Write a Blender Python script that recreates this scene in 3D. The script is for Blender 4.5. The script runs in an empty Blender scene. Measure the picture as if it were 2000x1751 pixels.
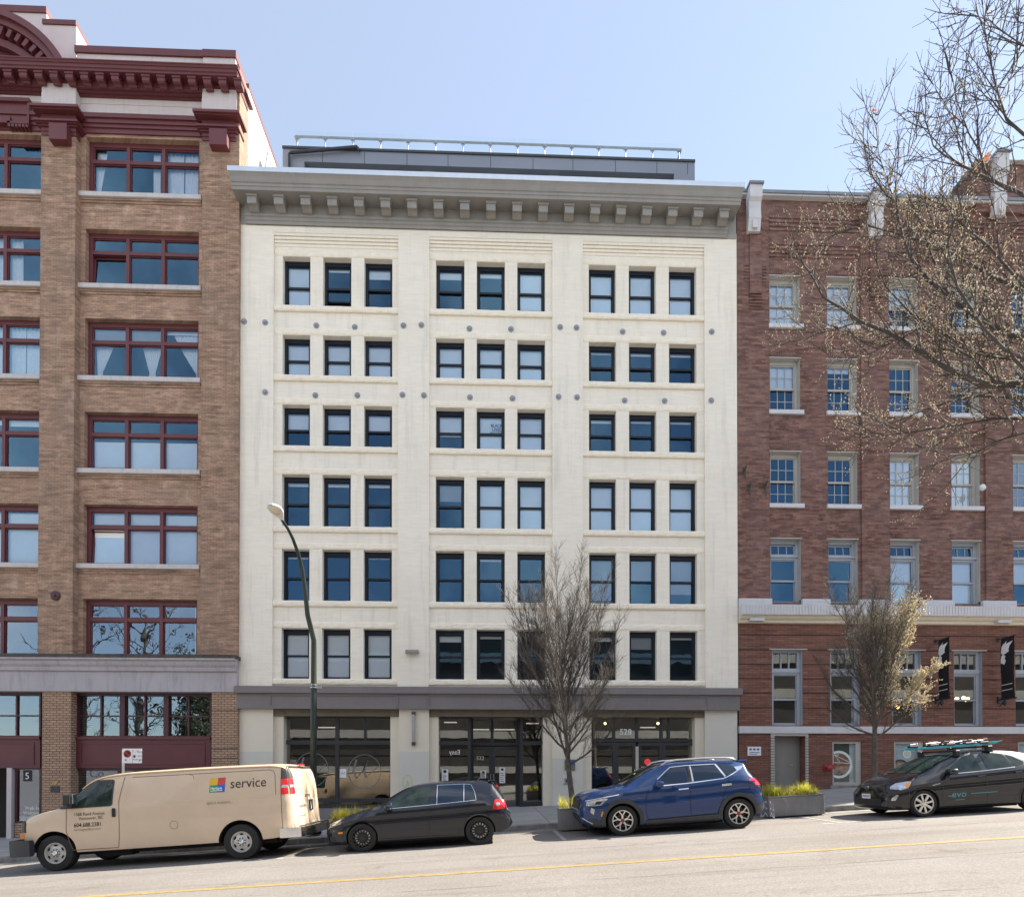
import bpy, bmesh, math, random
import numpy as np
from mathutils import Vector, Matrix, Euler
from mathutils.bvhtree import BVHTree

scene = bpy.context.scene
COL = scene.collection
R = math.radians

# ---------------------------------------------------------------- camera
EYE = 1.541
YAW, PITCH, FPX = R(1.845), R(0.53), 1150.0
PYC = 1510.0 - FPX * math.tan(PITCH)
cam_data = bpy.data.cameras.new("camera")
cam_data.sensor_width = 36.0
cam_data.lens = 36.0 * FPX / 2000.0
cam_data.shift_y = (PYC - 875.5) / 2000.0
cam_data.clip_start = 0.1
cam_data.clip_end = 3000.0
cam = bpy.data.objects.new("camera", cam_data)
cam.location = (0, 0, EYE)
cam.rotation_euler = (R(90) + PITCH, 0, -YAW)
COL.objects.link(cam)
scene.camera = cam

# ---------------------------------------------------------------- sun and sky
SUN_TO = Vector((1.10, 0.26, 1.0)).normalized()       # towards the sun: along the street, a little behind the facades
SUN_EL = math.asin(SUN_TO.z)
SUN_AZ = math.atan2(SUN_TO.x, SUN_TO.y)                # clockwise from +Y
world = bpy.data.worlds.new("World")
scene.world = world
world.use_nodes = True
wn = world.node_tree
bg = wn.nodes["Background"]
sky = wn.nodes.new("ShaderNodeTexSky")
sky.sky_type = 'NISHITA'
sky.sun_disc = False
sky.sun_elevation = SUN_EL
sky.sun_rotation = SUN_AZ
sky.altitude = 20
sky.air_density = 1.0
sky.dust_density = 0.25
sky.ozone_density = 1.5
# thin high haze whitens the spring sky: scaled sky plus an even pale veil
veil = wn.nodes.new("ShaderNodeMix"); veil.data_type = 'RGBA'; veil.blend_type = 'MIX'
veil.inputs[0].default_value = 0.50
veil.inputs[7].default_value = (2.0, 2.12, 2.32, 1.0)
wn.links.new(sky.outputs[0], veil.inputs[6])
# broken white cloud on the half of the sky behind the viewer; mirrored in the windows, its brightness raised to light the facade
tcw = wn.nodes.new("ShaderNodeTexCoord"); sepw = wn.nodes.new("ShaderNodeSeparateXYZ")
nzw = wn.nodes.new("ShaderNodeTexNoise"); nzw.inputs["Scale"].default_value = 2.6; nzw.inputs["Detail"].default_value = 6; nzw.inputs["Roughness"].default_value = 0.6
rpw = wn.nodes.new("ShaderNodeValToRGB"); rpw.color_ramp.elements[0].position = 0.48; rpw.color_ramp.elements[1].position = 0.68
mrw = wn.nodes.new("ShaderNodeMapRange"); mrw.inputs[1].default_value = -0.05; mrw.inputs[2].default_value = -0.4; mrw.inputs[3].default_value = 0.0; mrw.inputs[4].default_value = 0.85
muw = wn.nodes.new("ShaderNodeMath"); muw.operation = 'MULTIPLY'
cld = wn.nodes.new("ShaderNodeMix"); cld.data_type = 'RGBA'; cld.inputs[7].default_value = (6.6, 6.4, 6.15, 1.0)
wn.links.new(tcw.outputs["Generated"], sepw.inputs[0]); wn.links.new(tcw.outputs["Generated"], nzw.inputs["Vector"])
wn.links.new(nzw.outputs[0], rpw.inputs[0]); wn.links.new(sepw.outputs[1], mrw.inputs[0])
wn.links.new(rpw.outputs[0], muw.inputs[0]); wn.links.new(mrw.outputs[0], muw.inputs[1])
wn.links.new(muw.outputs[0], cld.inputs[0]); wn.links.new(veil.outputs[2], cld.inputs[6])
wn.links.new(cld.outputs[2], bg.inputs[0])
bg.inputs[1].default_value = 0.125
sun_data = bpy.data.lights.new("sun", 'SUN')
sun_data.energy = 5.0
sun_data.angle = R(0.53)
sun_data.color = (1.0, 0.91, 0.78)
sun = bpy.data.objects.new("sun", sun_data)
sun.rotation_euler = SUN_TO.to_track_quat('Z', 'Y').to_euler()
sun.location = (30, 20, 60)
COL.objects.link(sun)
scene.view_settings.view_transform = 'Standard'
scene.view_settings.look = 'None'
scene.view_settings.gamma = 1.0
scene.view_settings.exposure = 1.55
scene.cycles.max_bounces = 10
scene.cycles.transparent_max_bounces = 12
scene.cycles.use_denoising = True

# ---------------------------------------------------------------- helpers
_c, _s = math.cos(YAW), math.sin(YAW)
_cp, _sp = math.cos(PITCH), math.sin(PITCH)
_RT = Vector((_c, -_s, 0)); _FW = Vector((_s * _cp, _c * _cp, _sp)); _UP = Vector((-_s * _sp, -_c * _sp, _cp))

def P(px, py, Y):
    """the point of the vertical plane at distance Y that the photo shows at this pixel"""
    d = _RT * ((px - 1000) / FPX) + _FW + _UP * ((PYC - py) / FPX)
    t = Y / d.y
    return Vector((t * d.x, Y, EYE + t * d.z))
def PX(px, py, Y): return P(px, py, Y).x
def PZ(px, py, Y): return P(px, py, Y).z

SL = 0.0585
def zr(x): return SL * x                                # the street climbs to the right
SLOPE = math.atan(SL)
FY = 21.5                                              # facade line
KERB = 15.4
CARY = 12.9                                             # near flank of the parked cars

ORIG = {}
def tag(o, label=None, cat=None, group=None, kind=None):
    if label: o["label"] = label
    if cat: o["category"] = cat
    if group: o["group"] = group
    if kind: o["kind"] = kind
    return o
def thing(name, label, cat, loc=(0, 0, 0), rot=None, group=None, local=False):
    o = bpy.data.objects.new(name, None)
    o.empty_display_size = 0.3
    o.location = loc
    if rot: o.rotation_euler = rot
    COL.objects.link(o)
    ORIG[o.name] = Vector((0, 0, 0)) if local else Vector(loc)
    return tag(o, label, cat, group)

class MB:
    def __init__(s): s.v = []; s.f = []; s.m = []
    def add(s, vs, fs, m=0):
        b = len(s.v); s.v.extend([tuple(q) for q in vs])
        for f in fs: s.f.append([b + i for i in f]); s.m.append(m)
    def quad(s, a, b, c, d, m=0): s.add([a, b, c, d], [(0, 1, 2, 3)], m)
    def box(s, x0, x1, y0, y1, z0, z1, m=0):
        if x0 > x1: x0, x1 = x1, x0
        if y0 > y1: y0, y1 = y1, y0
        if z0 > z1: z0, z1 = z1, z0
        s.add([(x0, y0, z0), (x1, y0, z0), (x1, y1, z0), (x0, y1, z0), (x0, y0, z1), (x1, y0, z1), (x1, y1, z1), (x0, y1, z1)],
              [(0, 3, 2, 1), (4, 5, 6, 7), (0, 1, 5, 4), (1, 2, 6, 5), (2, 3, 7, 6), (3, 0, 4, 7)], m)
    def bbox(s, x0, x1, y0, y1, z0, z1, b=0.01, m=0):
        """box with chamfered edges facing the street"""
        s.add([(x0, y1, z0), (x1, y1, z0), (x1, y1, z1), (x0, y1, z1),
               (x0, y0 + b, z0), (x1, y0 + b, z0), (x1, y0 + b, z1), (x0, y0 + b, z1),
               (x0 + b, y0, z0 + b), (x1 - b, y0, z0 + b), (x1 - b, y0, z1 - b), (x0 + b, y0, z1 - b)],
              [(3, 2, 1, 0), (0, 1, 5, 4), (1, 2, 6, 5), (2, 3, 7, 6), (3, 0, 4, 7), (4, 5, 9, 8), (5, 6, 10, 9), (6, 7, 11, 10), (7, 4, 8, 11), (8, 9, 10, 11)], m)
    def tube(s, pts, rad, n=6, m=0, cap=True):
        pts = [Vector(p) for p in pts]
        if not isinstance(rad, (list, tuple)): rad = [rad] * len(pts)
        b = len(s.v); k = len(pts)
        up = Vector((0.31, 0.17, 0.93))
        for i, p in enumerate(pts):
            t = (pts[min(i + 1, k - 1)] - pts[max(i - 1, 0)])
            if t.length < 1e-9: t = Vector((0, 0, 1))
            t.normalize()
            a = t.cross(up)
            if a.length < 1e-3: a = t.cross(Vector((1, 0, 0)))
            a.normalize(); c = t.cross(a)
            for j in range(n):
                w = 2 * math.pi * j / n
                q = p + (a * math.cos(w) + c * math.sin(w)) * rad[i]
                s.v.append((q.x, q.y, q.z))
        for i in range(k - 1):
            for j in range(n):
                s.f.append([b + i * n + j, b + i * n + (j + 1) % n, b + (i + 1) * n + (j + 1) % n, b + (i + 1) * n + j]); s.m.append(m)
        if cap and n > 2:
            s.f.append([b + j for j in range(n)][::-1]); s.m.append(m)
            s.f.append([b + (k - 1) * n + j for j in range(n)]); s.m.append(m)
    def lathe(s, prof, c=(0, 0, 0), axis='z', n=24, m=0, cap=True):
        """prof: (radius, height) pairs"""
        b = len(s.v); k = len(prof)
        for (r, h) in prof:
            for j in range(n):
                w = 2 * math.pi * j / n; x, y = r * math.cos(w), r * math.sin(w)
                if axis == 'z': q = (c[0] + x, c[1] + y, c[2] + h)
                elif axis == 'y': q = (c[0] + x, c[1] + h, c[2] - y)
                else: q = (c[0] + h, c[1] + x, c[2] + y)
                s.v.append(q)
        for i in range(k - 1):
            for j in range(n):
                s.f.append([b + i * n + j, b + i * n + (j + 1) % n, b + (i + 1) * n + (j + 1) % n, b + (i + 1) * n + j]); s.m.append(m)
        if cap:
            s.f.append([b + j for j in range(n)][::-1]); s.m.append(m)
            s.f.append([b + (k - 1) * n + j for j in range(n)]); s.m.append(m)
    def prism(s, poly, y0, y1, m=0):
        """poly of (x, z), front at y0"""
        n = len(poly)
        a = sum(poly[i][0] * poly[(i + 1) % n][1] - poly[(i + 1) % n][0] * poly[i][1] for i in range(n))
        if a < 0: poly = poly[::-1]
        s.add([(x, y0, z) for x, z in poly] + [(x, y1, z) for x, z in poly],
              [tuple(range(n)), tuple(range(2 * n - 1, n - 1, -1))] + [(i, n + i, n + (i + 1) % n, (i + 1) % n) for i in range(n)], m)
    def extrude_profile(s, prof, x0, x1, m=0, ret0=0.0, ret1=0.0, wall=None):
        """prof: (y, z) from bottom to top, run along x; ret = how much of its projection each end turns the corner by"""
        k = len(prof); w = wall if wall is not None else max(p[0] for p in prof)
        vs = []
        for (y, z) in prof: vs.append((x0 - (w - y) * ret0, y, z))
        for (y, z) in prof: vs.append((x1 + (w - y) * ret1, y, z))
        for (y, z) in prof: vs.append((x0 - (w - y) * ret0, w + 0.02, z))
        for (y, z) in prof: vs.append((x1 + (w - y) * ret1, w + 0.02, z))
        fs = []
        for i in range(k - 1):
            fs.append((i, k + i, k + i + 1, i + 1))
            fs.append((2 * k + i, i, i + 1, 2 * k + i + 1))
            fs.append((k + i, 3 * k + i, 3 * k + i + 1, k + i + 1))
        fs.append((k - 1, 2 * k - 1, 4 * k - 1, 3 * k - 1))
        fs.append((0, 2 * k, 3 * k, k))
        s.add(vs, fs, m)
    def wall(s, x0, x1, z0, z1, y, holes=(), depth=0.2, m=0, mr=None):
        xs = sorted(set([x0, x1] + [h[0] for h in holes] + [h[1] for h in holes]))
        zs = sorted(set([z0, z1] + [h[2] for h in holes] + [h[3] for h in holes]))
        for i in range(len(xs) - 1):
            for j in range(len(zs) - 1):
                cx, cz = (xs[i] + xs[i + 1]) / 2, (zs[j] + zs[j + 1]) / 2
                if cx < x0 or cx > x1 or cz < z0 or cz > z1: continue
                if any(h[0] < cx < h[1] and h[2] < cz < h[3] for h in holes): continue
                s.quad((xs[i], y, zs[j]), (xs[i + 1], y, zs[j]), (xs[i + 1], y, zs[j + 1]), (xs[i], y, zs[j + 1]), m)
        mr = m if mr is None else mr
        for (a, b, c, d) in holes:
            y2 = y + depth
            s.quad((a, y, c), (b, y, c), (b, y2, c), (a, y2, c), mr)
            s.quad((a, y, d), (a, y2, d), (b, y2, d), (b, y, d), mr)
            s.quad((a, y, c), (a, y2, c), (a, y2, d), (a, y, d), mr)
            s.quad((b, y, c), (b, y, d), (b, y2, d), (b, y2, c), mr)
    def rock(s, x0, x1, z0, z1, y0, y1, rnd, step=0.16, amp=0.025, m=0):
        """a course of rock-faced stone: front face knobbly, top and bottom edges uneven"""
        n = max(2, int((x1 - x0) / step)); rows = 4
        b = len(s.v)
        for j in range(rows + 1):
            for i in range(n + 1):
                e = (j in (0, rows))
                yy = y0 + (rnd.uniform(-amp, amp) * .6 if not e else 0.015 + rnd.uniform(0, .01))
                zz = z0 + (z1 - z0) * j / rows + rnd.uniform(-.005, .005)
                s.v.append((x0 + (x1 - x0) * i / n, yy, zz))
        for j in range(rows):
            for i in range(n):
                s.f.append([b + j * (n + 1) + i, b + j * (n + 1) + i + 1, b + (j + 1) * (n + 1) + i + 1, b + (j + 1) * (n + 1) + i]); s.m.append(m)
        for j, sgn in ((0, 1), (rows, 0)):
            for i in range(n):
                p, q = s.v[b + j * (n + 1) + i], s.v[b + j * (n + 1) + i + 1]
                s.quad(p, (p[0], y1, p[2]), (q[0], y1, q[2]), q, m)
    def ring(s, cx, cz, y, rx, rz_, w, n=40, a0=0, a1=2 * math.pi, m=0):
        """flat ring in the facade plane"""
        for i in range(n):
            t0, t1 = a0 + (a1 - a0) * i / n, a0 + (a1 - a0) * (i + 1) / n
            s.quad((cx + (rx - w) * math.cos(t0), y, cz + (rz_ - w) * math.sin(t0)), (cx + (rx - w) * math.cos(t1), y, cz + (rz_ - w) * math.sin(t1)),
                   (cx + rx * math.cos(t1), y, cz + rz_ * math.sin(t1)), (cx + rx * math.cos(t0), y, cz + rz_ * math.sin(t0)), m)
    def text(s, txt, x, z, y, size, m=0, align='CENTER', mirror=False, bold=0.0, sx=1.0):
        vs, fs = text_mesh(txt, size, align, bold)
        k = -1 if mirror else 1
        s.add([(x + k * sx * a, y, z + b) for a, b in vs], [f[::k] for f in fs], m)
    def build(s, name, mats, parent=None, smooth=False, world=True, weld=False, autos=None):
        me = bpy.data.meshes.new(name)
        off = ORIG.get(parent.name, Vector((0, 0, 0))) if (parent and world) else Vector((0, 0, 0))
        me.from_pydata([(a - off.x, b - off.y, c - off.z) for a, b, c in s.v], [], s.f)
        mats = mats if isinstance(mats, (list, tuple)) else [mats]
        for mt in mats: me.materials.append(mt)
        if len(mats) > 1: me.polygons.foreach_set("material_index", s.m)
        if weld:
            bm = bmesh.new(); bm.from_mesh(me); bmesh.ops.remove_doubles(bm, verts=bm.verts, dist=1e-4); bm.to_mesh(me); bm.free()
        if smooth: me.polygons.foreach_set("use_smooth", [True] * len(me.polygons))
        me.update()
        if autos is not None:
            me.polygons.foreach_set("use_smooth", [True] * len(me.polygons)); me.set_sharp_from_angle(angle=R(autos))
        o = bpy.data.objects.new(name, me)
        COL.objects.link(o)
        if parent:
            o.parent = parent
            if parent.name in ORIG: ORIG[o.name] = ORIG[parent.name]
        return o

_TXT = {}
def text_mesh(txt, size, align='CENTER', bold=0.0):
    key = (txt, size, align, bold)
    if key in _TXT: return _TXT[key]
    cu = bpy.data.curves.new("t", 'FONT')
    cu.body = txt; cu.size = size; cu.align_x = align; cu.fill_mode = 'FRONT'; cu.resolution_u = 3; cu.offset = bold * size
    ob = bpy.data.objects.new("t", cu)
    me = bpy.data.meshes.new_from_object(ob)
    vs = [(v.co.x, v.co.y) for v in me.vertices]; fs = [tuple(p.vertices) for p in me.polygons]
    # every face towards the reader
    out = []
    for f in fs:
        a = sum(vs[f[i]][0] * vs[f[(i + 1) % len(f)]][1] - vs[f[(i + 1) % len(f)]][0] * vs[f[i]][1] for i in range(len(f)))
        out.append(f if a > 0 else f[::-1])
    bpy.data.objects.remove(ob); bpy.data.curves.remove(cu); bpy.data.meshes.remove(me)
    _TXT[key] = (vs, out)
    return _TXT[key]

def copy_thing(root, loc=None, label=None, group=None):
    """a thing, its parts and their sub-parts, sharing mesh data"""
    def rec(o, par):
        c = o.copy(); COL.objects.link(c)
        if par: c.parent = par
        for ch in list(o.children): rec(ch, c)
        return c
    r = rec(root, None)
    if loc is not None: r.location = loc
    if label: r["label"] = label
    if group: r["group"] = group
    return r
# ---------------------------------------------------------------- materials
def _nt(name):
    m = bpy.data.materials.new(name); m.use_nodes = True
    nt = m.node_tree; b = nt.nodes["Principled BSDF"]
    return m, nt, b
def N(nt, typ, **kw):
    n = nt.nodes.new(typ)
    for k, v in kw.items():
        if k.startswith('i_'):
            key = k[2:]; n.inputs[int(key) if key.isdigit() else key].default_value = v
        else: setattr(n, k, v)
    return n
def L(nt, a, b): nt.links.new(a, b)
def rgba(c): return (c[0], c[1], c[2], 1.0)
def coords(nt, sc=(1, 1, 1), loc=(0, 0, 0)):
    t = N(nt, "ShaderNodeTexCoord"); mp = N(nt, "ShaderNodeMapping"); mp.inputs[3].default_value = sc; mp.inputs[1].default_value = loc
    L(nt, t.outputs["Object"], mp.inputs[0]); return mp.outputs[0]
def noise(nt, vec, scale, detail=4, rough=0.55):
    n = N(nt, "ShaderNodeTexNoise"); n.inputs["Scale"].default_value = scale; n.inputs["Detail"].default_value = detail; n.inputs["Roughness"].default_value = rough
    L(nt, vec, n.inputs["Vector"]); return n.outputs[0]
def ramp(nt, fac, p0, p1, c0=(0, 0, 0), c1=(1, 1, 1)):
    r = N(nt, "ShaderNodeValToRGB"); r.color_ramp.elements[0].position = p0; r.color_ramp.elements[1].position = p1
    r.color_ramp.elements[0].color = rgba(c0); r.color_ramp.elements[1].color = rgba(c1)
    L(nt, fac, r.inputs[0]); return r.outputs[0]
def mix(nt, fac, a, b, blend='MIX'):
    m = N(nt, "ShaderNodeMix", data_type='RGBA', blend_type=blend)
    for sock, val in ((m.inputs[0], fac), (m.inputs[6], a), (m.inputs[7], b)):
        if isinstance(val, (int, float)): sock.default_value = val
        elif isinstance(val, tuple): sock.default_value = rgba(val)
        else: L(nt, val, sock)
    return m.outputs[2]
def bump(nt, h, strength, dist, b):
    n = N(nt, "ShaderNodeBump"); n.inputs["Strength"].default_value = strength; n.inputs["Distance"].default_value = dist
    L(nt, h, n.inputs["Height"]); L(nt, n.outputs[0], b.inputs["Normal"])

def plain(name, col, rough=0.5, metal=0.0, var=0.10, vs=3.0, bmp=0.0, bs=40.0, coat=0.0, spec=0.5, dirt=0.0):
    m, nt, b = _nt(name)
    v = coords(nt)
    lo = tuple(c * (1 - var) for c in col); hi = tuple(min(1, c * (1 + var)) for c in col)
    c = ramp(nt, noise(nt, v, vs, 5), 0.3, 0.7, lo, hi)
    if dirt:
        v2 = coords(nt, (6, 6, 0.7))
        c = mix(nt, ramp(nt, noise(nt, v2, 1.3, 6, .7), .5, .75), c, mix(nt, dirt, c, (0.06, 0.055, 0.05)))
    L(nt, c, b.inputs["Base Color"])
    b.inputs["Roughness"].default_value = rough; b.inputs["Metallic"].default_value = metal
    b.inputs["Coat Weight"].default_value = coat; b.inputs["Coat Roughness"].default_value = 0.03
    b.inputs["Specular IOR Level"].default_value = spec
    if bmp: bump(nt, noise(nt, v, bs, 4), bmp, 0.01, b)
    return m

def brick(name, c1, c2, mortar, bw=0.22, bh=0.075, ms=0.008, stain=(0.5, 0.5, 0.5), stain_amt=0.5, contrast=0.3, mottle=None, streak=0.0, rough=0.85, bmp=0.4, off=(0, 0, 0)):
    """bricks in the facade plane; returns of the wall use y for their run"""
    m, nt, b = _nt(name)
    t = N(nt, "ShaderNodeTexCoord"); sep = N(nt, "ShaderNodeSeparateXYZ"); L(nt, t.outputs["Object"], sep.inputs[0])
    add = N(nt, "ShaderNodeMath", operation='ADD'); L(nt, sep.outputs[0], add.inputs[0]); L(nt, sep.outputs[1], add.inputs[1])
    cmb = N(nt, "ShaderNodeCombineXYZ"); L(nt, add.outputs[0], cmb.inputs[0]); L(nt, sep.outputs[2], cmb.inputs[1])
    mp = N(nt, "ShaderNodeMapping"); mp.inputs[1].default_value = off; L(nt, cmb.outputs[0], mp.inputs[0])
    vec = mp.outputs[0]
    br = N(nt, "ShaderNodeTexBrick")
    br.inputs["Scale"].default_value = 1.0; br.inputs["Brick Width"].default_value = bw; br.inputs["Row Height"].default_value = bh
    br.inputs["Mortar Size"].default_value = ms; br.inputs["Mortar Smooth"].default_value = 0.3; br.inputs["Bias"].default_value = 0.0
    br.inputs["Color1"].default_value = rgba(c1); br.inputs["Color2"].default_value = rgba(c2); br.inputs["Mortar"].default_value = rgba(mortar)
    L(nt, vec, br.inputs["Vector"])
    col = br.outputs["Color"]
    # courses of differing tone: a noise stretched along the courses
    mp2 = N(nt, "ShaderNodeMapping"); mp2.inputs[3].default_value = (1.2, 9.0, 1); L(nt, vec, mp2.inputs[0])
    s1 = noise(nt, mp2.outputs[0], 1.0, 5, 0.65)
    col = mix(nt, contrast, col, ramp(nt, s1, 0.32, 0.68, (0.25, 0.25, 0.25), (1.3, 1.3, 1.3)), 'MULTIPLY')
    s2 = noise(nt, vec, 0.45, 6, 0.6)
    col = mix(nt, ramp(nt, s2, 0.42, 0.72), col, mix(nt, stain_amt, col, stain))
    if mottle:
        s3 = noise(nt, vec, 1.9, 5, 0.7)
        col = mix(nt, ramp(nt, s3, 0.52, 0.70), col, mix(nt, 0.55, col, mottle))
    if streak:
        mp3 = N(nt, "ShaderNodeMapping"); mp3.inputs[3].default_value = (3.5, 0.25, 1); L(nt, vec, mp3.inputs[0])
        s4 = noise(nt, mp3.outputs[0], 1.0, 6, 0.7)
        col = mix(nt, ramp(nt, s4, 0.52, 0.75), col, mix(nt, streak, col, (0.10, 0.09, 0.08)))
    L(nt, col, b.inputs["Base Color"])
    b.inputs["Roughness"].default_value = rough; b.inputs["Specular IOR Level"].default_value = 0.25
    bump(nt, br.outputs["Fac"], -bmp if bmp > 0 else bmp, 0.006, b)
    return m

def glass(name, tint=(0.6, 0.8, 1.0), refl=0.2, trans=(0.85, 0.92, 0.95), wavy=0.02, rough=0.0, flat=None):
    """a window pane: clear behind, mirror-like in front, slightly out of true"""
    m, nt, b = _nt(name)
    nt.nodes.remove(b); out = nt.nodes["Material Output"]
    tr = N(nt, "ShaderNodeBsdfTransparent"); tr.inputs[0].default_value = rgba(trans)
    gl = N(nt, "ShaderNodeBsdfGlossy"); gl.inputs[0].default_value = rgba(tint); gl.inputs["Roughness"].default_value = rough
    lw = N(nt, "ShaderNodeFresnel"); lw.inputs[0].default_value = 1.5
    ad = N(nt, "ShaderNodeMath", operation='ADD', use_clamp=True); ad.inputs[1].default_value = refl; L(nt, lw.outputs[0], ad.inputs[0])
    mx = N(nt, "ShaderNodeMixShader")
    if flat is None: L(nt, ad.outputs[0], mx.inputs[0])
    else: mx.inputs[0].default_value = flat
    L(nt, tr.outputs[0], mx.inputs[1]); L(nt, gl.outputs[0], mx.inputs[2])
    if wavy:
        bp = N(nt, "ShaderNodeBump"); bp.inputs["Strength"].default_value = wavy; bp.inputs["Distance"].default_value = 0.05
        L(nt, noise(nt, coords(nt), 1.1, 2), bp.inputs["Height"]); L(nt, bp.outputs[0], gl.inputs["Normal"])
    L(nt, mx.outputs[0], out.inputs[0])
    return m

def paint(name, col, flake=0.0, coat=1.0, rough=0.35, metal=0.0):
    m, nt, b = _nt(name)
    v = coords(nt)
    c = ramp(nt, noise(nt, v, 2.0, 3), 0.3, 0.7, tuple(x * .96 for x in col), tuple(min(1, x * 1.04) for x in col))
    # road film low on the panels
    t = N(nt, "ShaderNodeTexCoord"); sep = N(nt, "ShaderNodeSeparateXYZ"); L(nt, t.outputs["Object"], sep.inputs[0])
    mr = N(nt, "ShaderNodeMapRange"); mr.inputs[1].default_value = 0.15; mr.inputs[2].default_value = 0.75; mr.inputs[3].default_value = 0.16 if max(col) > .3 else 0.02; mr.inputs[4].default_value = 0.0
    L(nt, sep.outputs[2], mr.inputs[0])
    mu = N(nt, "ShaderNodeMath", operation='MULTIPLY'); L(nt, mr.outputs[0], mu.inputs[0]); L(nt, noise(nt, v, 5, 4), mu.inputs[1])
    c = mix(nt, mu.outputs[0], c, (0.22, 0.20, 0.17))
    L(nt, c, b.inputs["Base Color"])
    b.inputs["Roughness"].default_value = rough; b.inputs["Metallic"].default_value = metal
    b.inputs["Coat Weight"].default_value = coat; b.inputs["Coat Roughness"].default_value = 0.02; b.inputs["Coat IOR"].default_value = 1.5 if max(col) > .3 else 1.56; b.inputs["Specular IOR Level"].default_value = 0.12
    return m
def glow(name, col, st):
    m, nt, b = _nt(name)
    b.inputs["Base Color"].default_value = rgba(col); b.inputs["Emission Color"].default_value = rgba(col); b.inputs["Emission Strength"].default_value = st
    return m

M = {}
def asphalt():
    m, nt, b = _nt("asphalt")
    v = coords(nt)
    c = ramp(nt, noise(nt, v, 0.35, 6, .6), 0.3, 0.7, (0.212, 0.197, 0.184), (0.26, 0.244, 0.228))
    vx = coords(nt, (0.10, 1.6, 1))
    c = mix(nt, ramp(nt, noise(nt, vx, 1.0, 6, .65), 0.5, 0.72), c, (0.18, 0.162, 0.145))
    sp0 = noise(nt, v, 26, 4, .8)
    c = mix(nt, 0.55, c, ramp(nt, sp0, 0.34, 0.66, (0.55, 0.54, 0.53), (1.3, 1.3, 1.3)), 'MULTIPLY')
    c = mix(nt, ramp(nt, noise(nt, coords(nt, (1, 1, 1), (3, 7, 0)), 0.8, 7, .75), .60, .70), c, (0.13, 0.115, 0.10))
    for (yy, hw) in ((11.35, .035), (8.1, .03), (6.2, .04)):              # tar seams between the paving passes
        tc = N(nt, "ShaderNodeTexCoord"); se = N(nt, "ShaderNodeSeparateXYZ"); L(nt, tc.outputs["Object"], se.inputs[0])
        wv = N(nt, "ShaderNodeMath", operation='MULTIPLY_ADD'); L(nt, noise(nt, coords(nt, (.8, .0, 0)), 1.0, 4), wv.inputs[0]); wv.inputs[1].default_value = .25; wv.inputs[2].default_value = -yy - .12
        sm = N(nt, "ShaderNodeMath", operation='ADD'); L(nt, se.outputs[1], sm.inputs[0]); L(nt, wv.outputs[0], sm.inputs[1])
        ab = N(nt, "ShaderNodeMath", operation='ABSOLUTE'); L(nt, sm.outputs[0], ab.inputs[0])
        rr = ramp(nt, ab.outputs[0], hw * .5, hw, (1, 1, 1), (0, 0, 0))
        fm = N(nt, "ShaderNodeMath", operation='MULTIPLY'); L(nt, rr, fm.inputs[0]); L(nt, ramp(nt, noise(nt, coords(nt, (.9, 3, 1)), 1.3, 5, .7), .42, .6), fm.inputs[1])
        c = mix(nt, fm.outputs[0], c, (0.12, 0.108, 0.095))
    sp = noise(nt, v, 95, 3, .8)
    c = mix(nt, 0.75, c, ramp(nt, sp, 0.36, 0.62, (0.45, 0.45, 0.45), (1.25, 1.25, 1.25)), 'MULTIPLY')
    vor = N(nt, "ShaderNodeTexVoronoi"); vor.inputs["Scale"].default_value = 38; L(nt, v, vor.inputs["Vector"])
    c = mix(nt, ramp(nt, vor.outputs[0], 0.08, 0.16, (0.5, 0.5, 0.5), (0, 0, 0)), c, (0.09, 0.08, 0.07))
    L(nt, c, b.inputs["Base Color"]); b.inputs["Roughness"].default_value = 0.9; b.inputs["Specular IOR Level"].default_value = 0.3
    bump(nt, sp, 0.5, 0.006, b)
    return m
def pavement():
    m, nt, b = _nt("pavement")
    v = coords(nt)
    br = N(nt, "ShaderNodeTexBrick"); br.offset = 0.0
    br.inputs["Scale"].default_value = 1.0; br.inputs["Brick Width"].default_value = 1.5; br.inputs["Row Height"].default_value = 1.5
    br.inputs["Mortar Size"].default_value = 0.012; br.inputs["Color1"].default_value = rgba((.36, .35, .335)); br.inputs["Color2"].default_value = rgba((.31, .305, .295)); br.inputs["Mortar"].default_value = rgba((.12, .115, .11))
    L(nt, v, br.inputs["Vector"])
    c = mix(nt, 0.4, br.outputs[0], ramp(nt, noise(nt, v, 2.2, 6, .7), .3, .7, (.5, .5, .5), (1.15, 1.15, 1.15)), 'MULTIPLY')
    L(nt, c, b.inputs["Base Color"]); b.inputs["Roughness"].default_value = 0.85
    bump(nt, noise(nt, v, 60, 3), 0.2, 0.004, b)
    return m
M['asphalt'] = asphalt(); M['pavement'] = pavement()
M['kerb'] = plain("kerb_concrete", (0.24, 0.235, 0.22), .85, var=.3, vs=4, bmp=.3, dirt=.6)
M['earth'] = plain("earth", (0.18, 0.16, 0.13), .95)
M['yellow_line'] = plain("yellow_line_paint", (0.30, 0.215, 0.085), .7, var=.25, vs=9)
M['white_line'] = plain("white_line_paint", (0.36, 0.35, 0.335), .7, var=.25, vs=12)
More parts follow.
